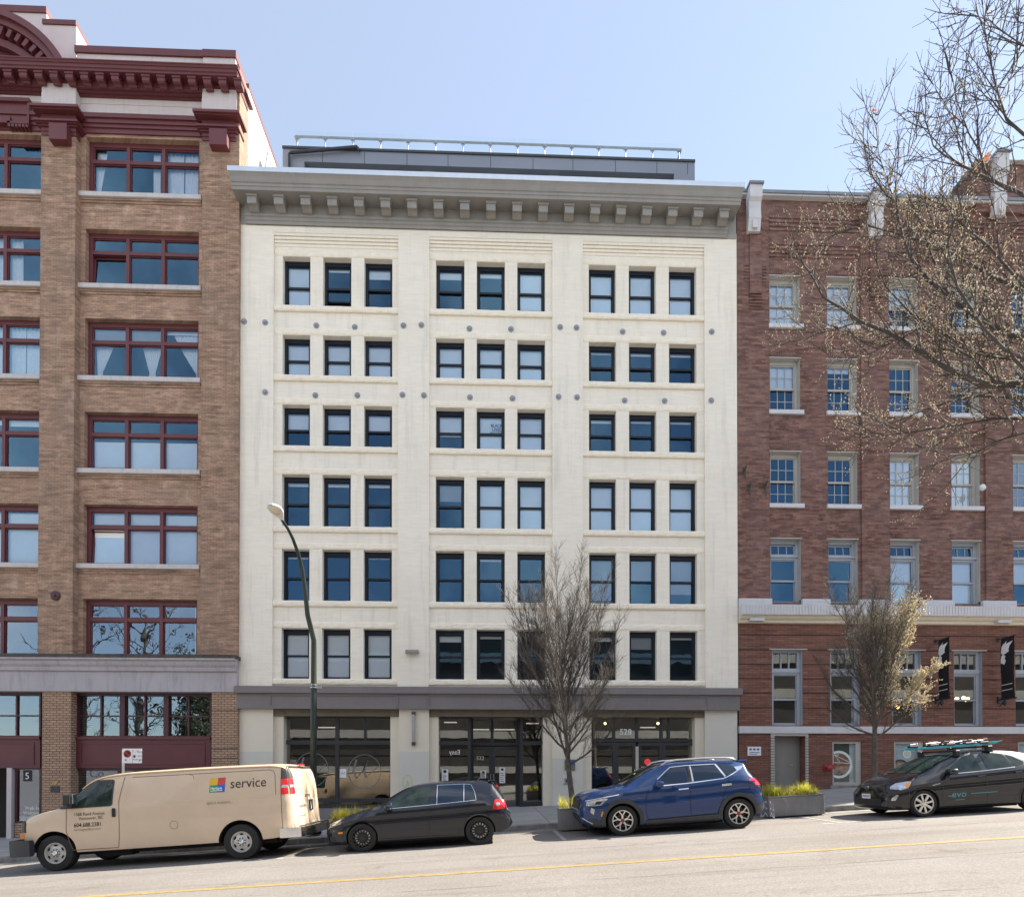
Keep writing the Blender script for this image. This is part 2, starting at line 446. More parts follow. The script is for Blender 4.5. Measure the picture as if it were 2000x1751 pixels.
# cream building
CREAM = (0.86, 0.795, 0.69)
M['cream'] = brick("cream_painted_wall", tuple(c * 1.0 for c in CREAM), tuple(c * .97 for c in CREAM), tuple(c * .955 for c in CREAM), .22, .078, .006, stain=(.72, .67, .58), stain_amt=.6, contrast=.09, streak=.20, rough=.7, bmp=.25)
M['cream_smooth'] = plain("cream_smooth_render", (0.85,.79,.67), .7, var=.035, vs=.8, bmp=.05, bs=25, dirt=.05)
M['cream_stone'] = plain("cream_stone_course", (0.84, 0.765, 0.64), .75, var=.05, vs=6, bmp=.3, bs=18, dirt=.10)
M['beige'] = plain("beige_base_paint", (0.72, 0.65, 0.53), .65, var=.03, vs=1.0, bmp=.05)
M['beige_patch'] = plain("grey_beige_patch_paint", (0.60, 0.57, 0.51), .65, var=.03, vs=1.0)
M['grey_cornice'] = plain("grey_cornice_paint", (0.265, 0.25, 0.232), .55, var=.08, vs=1.5, dirt=.15)
M['flashing'] = plain("pale_metal_flashing", (0.60, 0.66, 0.74), .35, metal=.4, var=.05)
M['taupe'] = plain("taupe_band_paint", (0.185, 0.165, 0.165), .55, var=.06, vs=1.2, dirt=.15)
M['beam'] = plain("olive_beam_paint", (0.155, 0.125, 0.085), .6, var=.12)
M['navy'] = plain("navy_window_frame", (0.009, 0.014, 0.026), .4, var=.1, spec=.3)
M['charcoal'] = plain("charcoal_shopfront_frame", (0.030, 0.032, 0.038), .4, var=.1)
M['blind'] = plain("white_roller_blind", (0.92, 0.91, 0.88), .8, var=.02)
M['blind_grey'] = plain("grey_roller_blind", (0.40, 0.41, 0.43), .8, var=.03)
M['dark'] = plain("dark_interior", (0.018, 0.018, 0.02), .9)
M['room'] = plain("dim_room", (0.05, 0.047, 0.043), .9)
M['glass'] = glass("blue_window_glass", (0.30, 0.64, 1.0), .085, (.98, .985, .99), .05)
M['glass_old'] = glass("old_window_glass", (0.75, 0.88, 1.0), .20, (.92, .95, .97), .06)
M['glass_shop'] = glass("shop_glass", (0.9, 0.92, 0.9), .20, (.72, .74, .72), .02)
M['anchor'] = plain("grey_anchor_metal", (0.28, 0.29, 0.32), .5, metal=.3)
M['zinc'] = plain("grey_zinc_cladding", (0.20, 0.225, 0.275), .5, metal=.2, var=.06, vs=.6)
M['clear'] = glass("clear_balustrade_glass", (0.9, 1.0, 0.98), .05, (.93, .98, .975), 0, flat=.06)
M['steel'] = plain("brushed_steel", (0.55, 0.56, 0.58), .3, metal=.9)
M['black_pipe'] = plain("black_pipe_paint", (0.02, 0.024, 0.035), .4)
# left building
M['tan_brick'] = brick("tan_brick", (0.50, 0.318, 0.218), (0.375, 0.228, 0.155), (0.30, 0.205, 0.155), .21, .071, .010, stain=(.31, .21, .16), stain_amt=.6, contrast=.7, mottle=(.60, .44, .34), streak=.30)
M['tan_brick_dark'] = brick("tan_brick_sooty", (0.465, 0.292, 0.20), (0.345, 0.212, 0.144), (0.26, 0.185, 0.14), .21, .071, .010, stain=(.23, .165, .13), stain_amt=.65, contrast=.7, mottle=(.54, .38, .28), streak=.40, off=(.3, .2, 0))
M['buff_brick'] = brick("buff_brick", (0.50, 0.325, 0.225), (0.40, 0.255, 0.172), (0.11, 0.075, 0.055), .23, .085, .013, stain=(.30, .21, .14), stain_amt=.4, contrast=.35)
M['maroon'] = plain("maroon_paint", (0.115, 0.026, 0.031), .5, var=.1, vs=2, dirt=.1)
M['maroon_dark'] = plain("dark_maroon_paint", (0.065, 0.017, 0.022), .45, var=.1)
M['mauve_stone'] = plain("pale_mauve_stone", (0.56, 0.50, 0.50), .75, var=.05, vs=1.2, bmp=.1, dirt=.14)
M['band_stone'] = plain("mauve_grey_band_stone", (0.40, 0.37, 0.39), .8, var=.08, vs=1.0, bmp=.1, dirt=.35)
M['sill_stone'] = plain("grey_sill_stone", (0.52, 0.49, 0.49), .8, var=.08, vs=3, dirt=.25)
M['grey_stone'] = plain("weathered_grey_stone", (0.40, 0.36, 0.34), .8, var=.12, vs=1.5, bmp=.15, dirt=.35)
M['soot'] = plain("sooty_ledge", (0.07, 0.062, 0.055), .9, var=.3, vs=4)
M['side_render'] = plain("white_side_render", (0.74, 0.70, 0.63), .8, var=.06, vs=.5, dirt=.2)
M['curtain'] = plain("white_net_curtain", (0.80, 0.80, 0.82), .9, var=.06, vs=14)
# right building
M['red_brick'] = brick("red_brick", (0.285, 0.148, 0.114), (0.13, 0.066, 0.055), (0.145, 0.092, 0.077), .25, .075, .007, stain=(.22, .145, .135), stain_amt=.55, contrast=.75, mottle=(.31, .20, .17))
M['red_brick_low'] = brick("red_brick_base", (0.25, 0.118, 0.086), (0.17, 0.080, 0.062), (0.11, 0.062, 0.05), .30, .085, .010, stain=(.23, .115, .085), stain_amt=.4, contrast=.55, off=(.1, .3, 0))
M['white_trim'] = plain("white_trim_paint", (0.56, 0.55, 0.57), .6, var=.05, vs=2, dirt=.12)
M['cream_trim'] = plain("cream_trim_paint", (0.66, 0.59, 0.46), .6, var=.05, dirt=.1)
M['sash_grey'] = plain("stone_grey_sash_paint", (0.42, 0.40, 0.37), .5, var=.06)
M['sash_blue'] = plain("blue_grey_sash_paint", (0.33, 0.36, 0.41), .5, var=.06)
M['coping'] = plain("blue_grey_coping", (0.20, 0.22, 0.25), .5, metal=.3)
M['door_grey'] = plain("grey_steel_door", (0.26, 0.25, 0.23), .5, var=.04)
# street things
M['bark'] = plain("grey_brown_bark", (0.095, 0.08, 0.066), .9, var=.35, vs=9, bmp=.6, bs=30)
M['bark_dark'] = plain("dark_bark", (0.075, 0.062, 0.053), .9, var=.35, vs=9, bmp=.5, bs=25)
M['green_pole'] = plain("dark_green_pole_paint", (0.018, 0.030, 0.026), .4, var=.1)
M['white_metal'] = plain("white_enamel", (0.72, 0.72, 0.72), .35)
M['sign_white'] = plain("white_sign_face", (0.78, 0.79, 0.82), .45, var=.02)
M['sign_red'] = plain("red_sign_print", (0.42, 0.03, 0.03), .5)
M['sign_black'] = plain("black_print", (0.015, 0.015, 0.016), .6)
M['sign_blue'] = plain("blue_print", (0.05, 0.12, 0.30), .6)
M['white_print'] = plain("white_print", (0.80, 0.80, 0.80), .6, var=.02)
M['frost'] = plain("frosted_film", (0.17, 0.18, 0.19), .7)
M['planter'] = plain("grey_planter_metal", (0.22, 0.22, 0.225), .5, var=.12, vs=3, metal=.2, dirt=.2)
M['soil'] = plain("soil", (0.04, 0.03, 0.02), .95)
M['black_cloth'] = plain("black_banner_cloth", (0.010, 0.010, 0.012), .7)
M['tag_green'] = plain("lime_spray_paint", (0.45, 0.55, 0.16), .6)
M['red_metal'] = plain("red_enamel", (0.35, 0.03, 0.03), .4)
def leafy(name, c, tl=0.5, var=.4):
    m, nt, b = _nt(name)
    v = coords(nt)
    col = ramp(nt, noise(nt, v, 9, 3), .3, .7, tuple(x * (1 - var) for x in c), tuple(min(1, x * (1 + var)) for x in c))
    L(nt, col, b.inputs["Base Color"]); b.inputs["Roughness"].default_value = .6
    tr = N(nt, "ShaderNodeBsdfTranslucent"); L(nt, col, tr.inputs[0])
    mx = N(nt, "ShaderNodeMixShader"); mx.inputs[0].default_value = tl
    L(nt, b.outputs[0], mx.inputs[1]); L(nt, tr.outputs[0], mx.inputs[2]); L(nt, mx.outputs[0], nt.nodes["Material Output"].inputs[0])
    return m
M['grass'] = leafy("lime_sedge", (0.58, 0.56, 0.07), .5)
M['grass_dry'] = leafy("straw_sedge", (0.48, 0.40, 0.17), .35)
M['bud'] = leafy("opening_bud", (0.80, 0.70, 0.54), .4, .2)
M['bud_green'] = leafy("pale_green_bud", (0.70, 0.64, 0.38), .45, .2)
M['dead_leaf'] = leafy("rusty_dead_leaf", (0.24, 0.10, 0.05), .5)
# vehicles
M['van_paint'] = paint("champagne_van_paint", (0.63, 0.495, 0.365), coat=.6, rough=.45)
M['golf_paint'] = paint("black_hatchback_paint", (0.007, 0.009, 0.016))
M['suv_paint'] = paint("deep_blue_paint", (0.005, 0.032, 0.125), rough=.3)
M['prius_paint'] = paint("black_paint", (0.008, 0.009, 0.012))
M['car_glass'] = plain("dark_car_glass", (0.008, 0.012, 0.013), .02, var=.05, spec=.35)
M['car_glass_green'] = plain("green_car_glass", (0.022, 0.038, 0.034), .02, var=.5, vs=4.5, spec=.35)
M['tyre'] = plain("tyre_rubber", (0.018, 0.018, 0.018), .8, var=.15, vs=20, bmp=.2)
M['plastic'] = plain("black_trim_plastic", (0.022, 0.022, 0.024), .55)
M['clad'] = plain("charcoal_cladding_plastic", (0.040, 0.040, 0.042), .6)
M['chrome'] = plain("chrome", (0.75, 0.76, 0.78), .12, metal=1.0, var=.02)
M['alloy'] = plain("silver_alloy", (0.58, 0.58, 0.58), .35, metal=.7)
M['alloy_bright'] = plain("machined_alloy", (0.72, 0.70, 0.68), .28, metal=.8)
M['alloy_black'] = plain("black_alloy", (0.020, 0.020, 0.021), .35)
M['steel_rim'] = plain("silver_steel_wheel", (0.52, 0.51, 0.49), .45, metal=.4)
M['well'] = plain("wheel_well", (0.008, 0.008, 0.008), .95)
M['lamp_red'] = plain("red_lamp_lens", (0.55, 0.02, 0.025), .12, coat=.8, var=.15, vs=20)
M['lamp_orange'] = plain("amber_lamp_lens", (0.75, 0.25, 0.02), .15, coat=.8)
M['lamp_clear'] = plain("clear_lamp_lens", (0.50, 0.52, 0.54), .15, metal=.5, coat=.8, var=.3, vs=14)
M['seam'] = plain("panel_gap", (0.012, 0.011, 0.010), .9)
M['seam_van'] = plain("van_panel_gap", (0.16, 0.11, 0.07), .9)
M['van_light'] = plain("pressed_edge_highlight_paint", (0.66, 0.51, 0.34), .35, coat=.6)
M['teal'] = plain("teal_enamel", (0.03, 0.32, 0.40), .35)
M['teal_print'] = plain("teal_print", (0.10, 0.33, 0.36), .5)
# ---------------------------------------------------------------- ground
def sheet(name, x0, x1, y0, y1, dz, mat, kind='structure', z1off=None, sub=1):
    mb = MB()
    dz1 = dz if z1off is None else z1off
    mb.quad((x0, y0, zr(x0) + dz), (x1, y0, zr(x1) + dz), (x1, y1, zr(x1) + dz1), (x0, y1, zr(x0) + dz1))
    o = mb.build(name, mat)
    if kind: o["kind"] = kind
    return o
sheet("ground", -260, 260, -260, 420, -0.06, M['earth'])
sheet("road", -110, 110, 3.1, KERB + .02, 0.0, M['asphalt'])
def kerb(y0, y1, name):
    mb = MB()
    x0, x1 = -110, 110
    h = .16
    prof = [(y0, -.05), (y0, h - .02), (y0 + .02 * (1 if y1 > y0 else -1), h), (y1, h), (y1, -.05)]
    for i in range(len(prof) - 1):
        (a, b), (c, d) = prof[i], prof[i + 1]
        mb.quad((x0, a, zr(x0) + b), (x1, a, zr(x1) + b), (x1, c, zr(x1) + d), (x0, c, zr(x0) + d))
    o = mb.build(name, M['kerb']); o["kind"] = 'structure'
kerb(KERB, KERB + .17, "kerb")
kerb(3.1, 2.93, "kerb")
sheet("gutter", -110, 110, KERB - .42, KERB, 0.005, M['kerb'])
sheet("pavement", -110, 110, KERB + .17, FY + .9, 0.16, M['pavement'], z1off=.25)
sheet("pavement", -110, 110, -17, 2.93, 0.16, M['pavement'])
# road markings
mb = MB()
mb.quad((-110, 9.26, zr(-110) + .004), (110, 9.26, zr(110) + .004), (110, 9.43, zr(110) + .004), (-110, 9.43, zr(-110) + .004))
mb.build("centre_line", M['yellow_line'])["kind"] = 'structure'
mb = MB()
def tick(x, y0, y1, lean=0.0, bar=0.0):
    w = .05
    mb.quad((x - w, y0, zr(x) + .004), (x + w, y0, zr(x) + .004), (x + w + lean, y1, zr(x + lean) + .004), (x - w + lean, y1, zr(x + lean) + .004))
    if bar: mb.quad((x - bar, y0 - .05, zr(x - bar) + .004), (x + bar, y0 - .05, zr(x + bar) + .004), (x + bar, y0 + .05, zr(x + bar) + .004), (x - bar, y0 + .05, zr(x - bar) + .004))
tick(PX(1103, 1643, 12.8), 12.75, 15.0)
tick(PX(1640, 1608, 12.9), 12.85, 15.0, 0, .45)
tick(PX(545, 1673, 12.8), 12.7, 15.0, 0, .35)
mb.build("parking_line", M['white_line'])["kind"] = 'structure'
# shallow dark repair seams along the lane
rnd = random.Random(5)
# ---------------------------------------------------------------- cream building
rnd = random.Random(11)
BY = FY + .10                                    # bay wall
cx0, cx1 = PX(465, 900, FY), PX(1440, 900, FY)
cz0 = zr(cx0) - .3
cream = thing("office_building", "cream painted six bay-row heritage office block with grey bracketed cornice", "building", ((cx0 + cx1) / 2, FY, zr(0)))
cream["label"] = "cream painted brick office block with a grey bracketed cornice between two brick buildings"
pil = [(465, 533), (777, 838), (1079, 1139), (1377, 1440)]
bays = [(533, 777), (838, 1079), (1139, 1377)]
wins = [[(551, 605), (630, 685.3), (710.5, 765.7)], [(851, 906.8), (931, 986), (1010.4, 1065)], [(1150.4, 1203.5), (1228.8, 1282), (1307.2, 1361)]]
rows = [(501, 598), (654, 733.5), (790, 871), (926, 1027.5), (1072, 1172.5), (1226, 1324.5)]
Z = lambda py: PZ(580, py, BY)
z_belt = PZ(480, 1338, FY)
z_top = PZ(480, 428, FY)
# sides, roof and core of the building
mb = MB()
body_top = PZ(480, 345, FY) - .3
mb.box(cx0, cx1, FY + 1.9, FY + 22, zr(cx0) - 1, body_top)
mb.box(cx0, cx0 + .25, FY + .3, FY + 1.9, zr(cx0) - 1, body_top)
mb.box(cx1 - .25, cx1, FY + .3, FY + 1.9, zr(cx0) - 1, body_top)
mb.box(cx0 + .25, cx1 - .25, FY + .5, FY + 1.9, body_top - .3, body_top)
mb.build("core", M['room'], cream)
# front wall
wl = MB()
for a, b in pil:
    wl.box(PX(a, 900, FY), PX(b, 900, FY), FY, FY + .5, z_belt - .05, z_top)
z_pan = PZ(600, 455, FY)
for (a, b), ws in zip(bays, wins):
    x0, x1 = PX(a, 900, FY), PX(b, 900, FY)
    holes = []
    for (t, bt) in rows:
        for (l, r) in ws:
            holes.append((PX(l, 900, BY), PX(r, 900, BY), Z(bt), Z(t)))
    wl.wall(x0, x1, z_belt - .05, z_pan, BY, holes, .30)
    wl.box(x0, x1, FY, FY + .4, z_pan, z_top)                  # wall over the bay
wl.build("wall", M['cream'], cream)
# stone courses
st = MB()
for (a, b) in bays:
    x0, x1 = PX(a, 900, FY) + .004, PX(b, 900, FY) - .004
    for (t, bt) in rows:
        zb = Z(bt) - .012
        st.rock(x0, x1, zb - .20, zb, FY + .012, BY + .02, rnd, amp=.012)
        zt = Z(t)
        st.rock(x0, x1, zt + .008, zt + .24, FY + .072, BY + .02, rnd, amp=.014)
    for i in range(4):                                          # stepped corbel courses at the head of the bay
        zt = z_pan - i * .115
        st.box(x0, x1, FY + .015 + i * .022, BY + .01, zt - .095, zt - .004)
        
st.build("stone_course", M['cream_stone'], cream)
# windows
blind = {0: [1, .06, .2, .16, .1, .82, 1, 1, 1], 1: [1, 1, 1, 1, 1, 1, .05, .07, .07], 2: [.5, .5, .42, .55, 1, 1, .08, .06, .06],
         3: [.07, .07, .07, .35, 1, 1, 1, 1, 1], 4: [.04, 0, .03, .0, .05, 0, .9, .5, .75], 5: [1, 1, 1, .14, .06, 0, .1, .28, .05]}
grey = {(3, 3), (4, 7), (5, 7), (4, 6), (4, 8)}
def sash_window(parent, x0, x1, z0, z1, y, frac, gm, fm, split=.5, fw=.085, head=.15, open_low=0.0, bmat=None, vb=0, hb=0, name="window", low_bars=True):
    fr = MB()
    # outer box frame
    fr.box(x0, x0 + fw, y, y + .14, z0, z1); fr.box(x1 - fw, x1, y, y + .14, z0, z1)
    fr.box(x0 + fw, x1 - fw, y, y + .14, z1 - head, z1); fr.box(x0 + fw, x1 - fw, y - .02, y + .14, z0, z0 + .055)
    ix0, ix1, iz0, iz1 = x0 + fw, x1 - fw, z0 + .055, z1 - head
    zm = iz0 + (iz1 - iz0) * (1 - split)
    # sashes: upper one in front
    sw = .035
    fr.box(ix0, ix1, y + .03, y + .085, zm - .035, zm + .035)
    for (a, b) in ((ix0, ix0 + sw), (ix1 - sw, ix1)):
        fr.box(a, b, y + .035, y + .07, zm + .035, iz1)
        fr.box(a, b, y + .085, y + .112, iz0 + open_low, zm - .035)
    fr.box(ix0, ix1, y + .085, y + .12, iz0 + open_low, iz0 + open_low + .05)
    fr.box(ix0 + sw, ix1 - sw, y + .035, y + .07, iz1 - .04, iz1)
    gx0, gx1 = ix0 + sw, ix1 - sw
    if vb or hb:
        for i in range(1, vb + 1):
            xx = gx0 + (gx1 - gx0) * i / (vb + 1)
            fr.box(xx - .013, xx + .013, y + .04, y + .066, zm + .035, iz1 - .04)
            if low_bars: fr.box(xx - .013, xx + .013, y + .09, y + .116, iz0 + .05, zm - .035)
        for i in range(1, hb + 1):
            zz = zm + .035 + (iz1 - zm - .075) * i / (hb + 1); fr.box(gx0, gx1, y + .042, y + .064, zz - .012, zz + .012)
            if low_bars:
                zz = iz0 + .05 + (zm - iz0 - .085) * i / (hb + 1); fr.box(gx0, gx1, y + .092, y + .114, zz - .012, zz + .012)
    w = fr.build(name, fm, parent)
    g = MB()
    g.quad((gx0, y + .055, zm), (gx1, y + .055, zm), (gx1, y + .055, iz1 - .03), (gx0, y + .055, iz1 - .03))
    g.quad((gx0, y + .10, iz0 + open_low + .04), (gx1, y + .10, iz0 + open_low + .04), (gx1, y + .10, zm), (gx0, y + .10, zm))
    g.build("pane", gm, w)
    if frac > 0.01:
        b = MB()
        zb = iz1 - (iz1 - iz0) * frac + .0
        if frac >= 1: zb = iz0 + rnd.uniform(.0, .02)
        b.box(ix0 + .015, ix1 - .015, y + .118, y + .124, zb, iz1)
        b.box(ix0 + .012, ix1 - .012, y + .115, y + .128, zb - .02, zb + .012)
        b.build("blind", bmat or M['blind'], w)
    return w
WY = BY + .22
for bi, ws in enumerate(wins):
    for ri, (t, bt) in enumerate(rows):
        for wi, (l, r) in enumerate(ws):
            k = bi * 3 + wi
            op = .35 if (ri == 0 and k == 1) else 0.0
            w = sash_window(cream, PX(l, 900, BY) + .003, PX(r, 900, BY) - .003, Z(bt) + .003, Z(t) - .003, WY, blind[ri][k], M['glass'], M['navy'],
                            open_low=op, bmat=M['blind_grey'] if (ri, k) in grey else None)
            if (ri, k) == (2, 4):
                s = MB()
                xs, zs = PX(970, 835, WY), PZ(970, 836, WY)
                s.box(xs - .21, xs + .21, WY + .062, WY + .066, zs - .24, zs + .24, 0)
                for i, wd in enumerate(("BLACK", "LIVES", "MATTER")):
                    s.text(wd, xs, zs + .07 - i * .145, WY + .060, .165, 1, bold=.03, sx=.78 if i == 2 else .86)
                s.build("poster", [M['sign_white'], M['sign_black']], w)
# tie-rod anchor plates
def anchor(px, py):
    inbay = any(a + 4 < px < b - 4 for a, b in bays)
    y = BY if inbay else FY
    p = P(px, py, y)
    a = MB()
    a.lathe([(.105, 0), (.105, -.022), (.085, -.03), (.05, -.03), (.045, -.07), (.018, -.075)], (p.x, y, p.z), 'y', 16)
    a.build("anchor_plate", M['anchor'], cream, autos=30)
for px, py in [(477, 628), (518, 630), (618, 636), (693, 639), (788, 636), (823, 635), (917, 642), (998, 643), (1094, 639), (1126, 640), (1216, 648), (1296, 650), (1390, 648),
               (518, 766), (616, 772), (698, 772), (786, 771), (828, 772), (918, 776), (1001, 778), (1091, 775), (1127, 776), (1220, 782), (1298, 783), (1389, 782)]:
    anchor(px, py)
# cornice
co = MB()
W = FY
fx0, fx1 = PX(481, 430, W - .1), PX(1420, 455, W - .1)
zA = PZ(600, 441, W - .03); zB = PZ(600, 423, W - .10)
co.box(cx0 + .02, cx1 - .02, W - .025, W + .4, zA, zA + 1.1)                       # plain panel behind
co.extrude_profile([(W - .05, zA), (W - .07, zA + .09), (W - .10, zA + .11), (W - .11, zA + .2), (W - .15, zA + .22), (W - .15, zA + .3)], fx0, fx1, wall=W - .025, ret0=.3, ret1=.3)
zS = PZ(600, 374, W - .62)                                                          # soffit
co.box(fx0 - .05, fx1 + .05, W - .09, W - .025, zA + .3, zS)
co.extrude_profile([(W - .62, zS), (W - .64, zS + .10), (W - .66, zS + .11), (W - .66, zS + .2), (W - .69, zS + .22), (W - .71, zS + .27), (W - .74, zS + .36), (W - .78, zS + .43), (W - .80, zS + .468)],
                   fx0 - .06, fx1 + .06, wall=W - .025, ret0=.38, ret1=.38)
co.build("cornice", M['grey_cornice'], cream)
fl = MB()
fl.extrude_profile([(W - .815, zS + .470), (W - .82, zS + .64), (W - .60, zS + .67)], fx0 - .065, fx1 + .065, wall=W - .02, ret0=.385, ret1=.385)
fl.build("flashing", M['flashing'], cream)
def bracket(x):
    b = MB()
    w = .165
    y0, y1 = W - .60, W - .092
    z1 = zS - .005
    prof = [(y1, zA + .31), (y1 - .05, zA + .30), (y1 - .12, zA + .30), (y1 - .2, zA + .34), (y1 - .27, zA + .40), (y1 - .32, zA + .36), (y0 + .13, zA + .35), (y0 + .12, zA + .37), (y0 + .12, z1 - .09), (y1, z1 - .09)]
    n = len(prof)
    b.add([(x - w, y, z) for y, z in prof] + [(x + w, y, z) for y, z in prof],
          [tuple(range(n))[::-1], tuple(range(n, 2 * n))] + [(i, (i + 1) % n, n + (i + 1) % n, n + i) for i in range(n)])
    b.box(x - w - .03, x + w + .03, y0 + .09, y1, z1 - .088, z1)
    b.build("bracket", M['grey_cornice'], cream)
nb = 19
bx0, bx1 = PX(493, 395, W - .4), PX(1413, 415, W - .4)
for i in range(nb):
    bracket(bx0 + (bx1 - bx0) * i / (nb - 1))
# band over the ground floor
bd = MB()
zb1, zb2, zb3 = PZ(480, 1338.5, FY - .25), PZ(480, 1352, FY - .25), PZ(480, 1383, FY - .15)
bl, br_ = PX(458, 1345, FY - .2), PX(1449, 1345, FY - .2)
bd.box(bl, br_, FY - .28, FY + .3, zb2, zb1 - .03); bd.box(bl + .03, br_ - .03, FY - .25, FY + .3, zb1 - .03, zb1)
bd.box(bl + .06, br_ - .06, FY - .16, FY + .3, zb3, zb2)
for a, b in ((528, 776), (837, 1077), (1136, 1382)):                                # raised borders leave a sunk panel
    x0, x1 = PX(a, 1365, FY - .16), PX(b, 1365, FY - .16)
    for (u0, u1, v0, v1) in ((x0, x1, zb2 - .09, zb2 - .002), (x0, x1, zb3, zb3 + .11), (x0 - .03, x0 + .02, zb3 + .11, zb2 - .09), (x1 - .02, x1 + .03, zb3 + .11, zb2 - .09)):
        bd.box(u0, u1, FY - .19, FY - .158, v0, v1)
bd.build("band_course", M['taupe'], cream)
# ground floor piers and beams
z_patch = PZ(480, 1467, FY)
gz = lambda x: zr(x) + .2
gpil = [(467, 533), (779, 838), (1079, 1139), (1377, 1440)]
for i, (a, b) in enumerate(gpil):
    gp = MB()
    x0, x1 = PX(a, 1430, FY), PX(b, 1430, FY)
    split_z = PZ((a + b) / 2, (1467, 1467, 1480, 1300)[i], FY)
    low = gz(x0) - .3
    if split_z < zb3: gp.box(x0, x1, FY, FY + .9, split_z, zb3, 0); gp.box(x0, x1, FY - .004, FY + .9, low, split_z, 1)
    else: gp.box(x0, x1, FY, FY + .9, low, zb3, 1 if i == 3 else 0)
    for (u0, u1) in ((x0 - .33, x0 - .0), (x1, x1 + .33)):                           # stepped jambs
        if (i == 0 and u1 <= x0) or (i == 3 and u0 >= x1): continue
        gp.box(u0, u1, FY + .14, FY + .9, low, PZ(480, 1397, FY), 0)
    gp.build("pier", [M['beige'], M['beige_patch']], cream)
bm_ = MB()
zbm = PZ(480, 1397, FY + .05)
for (a, b) in bays:
    x0, x1 = PX(a, 1390, FY), PX(b, 1390, FY)
    bm_.box(x0, x1, FY + .06, FY + .5, zbm, zb3)
    for f in (.08, .5, .92):
        xx = x0 + (x1 - x0) * f
        bm_.lathe([(.07, 0), (.07, -.02), (.03, -.035)], (xx, FY + .06, (zbm + zb3) / 2), 'y', 12)
bm_.build("lintel_beam", M['beam'], cream)
# shopfronts
SY = FY + .42
M['tube_lit'] = glow("strip_lamp_lit", (1.0, .93, .8), .28)
def glazing(parent, x0, x1, z0, z1, y, fw=.09, gm=None, fm=None, name="shop_window", vm=(), hm=(), d=.1):
    f = MB()
    f.box(x0, x0 + fw, y, y + d, z0, z1); f.box(x1 - fw, x1, y, y + d, z0, z1)
    f.box(x0 + fw, x1 - fw, y, y + d, z0, z0 + fw); f.box(x0 + fw, x1 - fw, y, y + d, z1 - fw, z1)
    for v in vm: f.box(v - fw * .55, v + fw * .55, y + .003, y + d, z0 + fw, z1 - fw)
    for h in hm: f.box(x0 + fw, x1 - fw, y - .02, y + d, h - fw * .6, h + fw * .6)
    w = f.build(name, fm or M['charcoal'], parent)
    g = MB(); g.quad((x0 + fw, y + .06, z0 + fw), (x1 - fw, y + .06, z0 + fw), (x1 - fw, y + .06, z1 - fw), (x0 + fw, y + .06, z1 - fw))
    g.build("pane", gm or M['glass_shop'], w)
    return w
def Q(px, py, y=SY): p = P(px, py, y); return p.x, p.z
# west shopfront
x0, zt = Q(549, 1396); x1, z0 = Q(768, 1577); _, zm = Q(650, 1449)
sw_ = glazing(cream, x0, x1, z0, zt, SY, .12, vm=(Q(658, 1500)[0],), hm=(zm, Q(600, 1562)[1]))
mb = MB(); xx = Q(713, 1420)[0]; mb.box(xx - .05, xx + .05, SY + .01, SY + .09, zm, zt - .12); mb.build("mullion", M['charcoal'], sw_)
lg = MB()
for (cx, cy) in ((609, 1502), (712, 1506)):
    X, Zc = Q(cx, cy, SY + .05)
    lg.ring(X, Zc, SY + .05, .61, .64, .025, 48)
    pts = [(-.34, .42), (-.4, .0), (-.28, -.3), (0, -.1), (.12, .42)]
    for k, pl in enumerate(([(-.30, .45), (-.42, .0), (-.30, -.25), (-.05, .05), (.10, .45)], [(.10, .45), (-.02, .05), (.05, -.22), (.3, .0), (.5, .2)])):
        for i in range(len(pl) - 1):
            (a, b), (c, d) = pl[i], pl[i + 1]; w = .035 if i < 2 else .022
            lg.quad((X + a - w, SY + .05, Zc + b), (X + a + w, SY + .05, Zc + b), (X + c + w, SY + .05, Zc + d), (X + c - w, SY + .05, Zc + d))
lg.build("window_lettering", M['frost'], sw_)
lg = MB(); X, Zc = Q(670, 1509, SY + .05); lg.box(X - .12, X + .12, SY + .045, SY + .05, Zc - .16, Zc + .16)
lg.text("f-f", X, Zc - .05, SY + .043, .14, 1)
lg.build("paper_notice", [M['white_print'], M['sign_black']], sw_)
pl = MB(); pl.box(x0, x1, SY - .1, SY + .3, zr(x0) - .2, z0 - .003); pl.build("plinth", M['taupe'], cream)
# middle shopfront with double doors
for (a, b, t_, bt) in ((851, 919, 1397, 1577), (1016, 1066, 1397, 1577)):
    x0, zt = Q(a, t_); x1, z0 = Q(b, bt)
    w = glazing(cream, x0, x1, z0, zt, SY, .11, hm=(Q(900, 1450)[1], Q(900, 1567)[1] - .02))
    if a < 900:
        s = MB(); X, Zc = Q(888, 1470, SY + .05); s.text("Easy", X, Zc - .04, SY + .05, .24, 0, mirror=True); s.build("window_lettering", M['white_print'], w)
        s = MB(); X, Zc = Q(869, 1513, SY + .05); s.box(X - .12, X + .12, SY + .045, SY + .05, Zc - .27, Zc + .22)
        s.lathe([(.06, 0), (.06, .001)], (X, SY + .044, Zc + .14), 'y', 14, 1)
        for k in range(5): s.box(X - .08, X + .06 - .02 * (k % 3), SY + .0435, SY + .0445, Zc - .2 + k * .05, Zc - .185 + k * .05, 1)
        s.build("paper_notice", [M['white_print'], M['sign_black']], w)
DY = FY + .95
rc = MB()                                                                           # recess cheeks and ceiling
for px in (919, 1016):
    x = PX(px, 1480, SY); rc.box(x - .04, x + .04, SY + .1, DY + .1, zr(x), PZ(480, 1397, SY))
xa, xb = PX(919, 1480, SY), PX(1016, 1480, SY)
rc.box(xa, xb, SY + .0, DY + .1, PZ(480, 1400, SY), PZ(480, 1396, SY))
rc.build("porch_lining", M['charcoal'], cream)
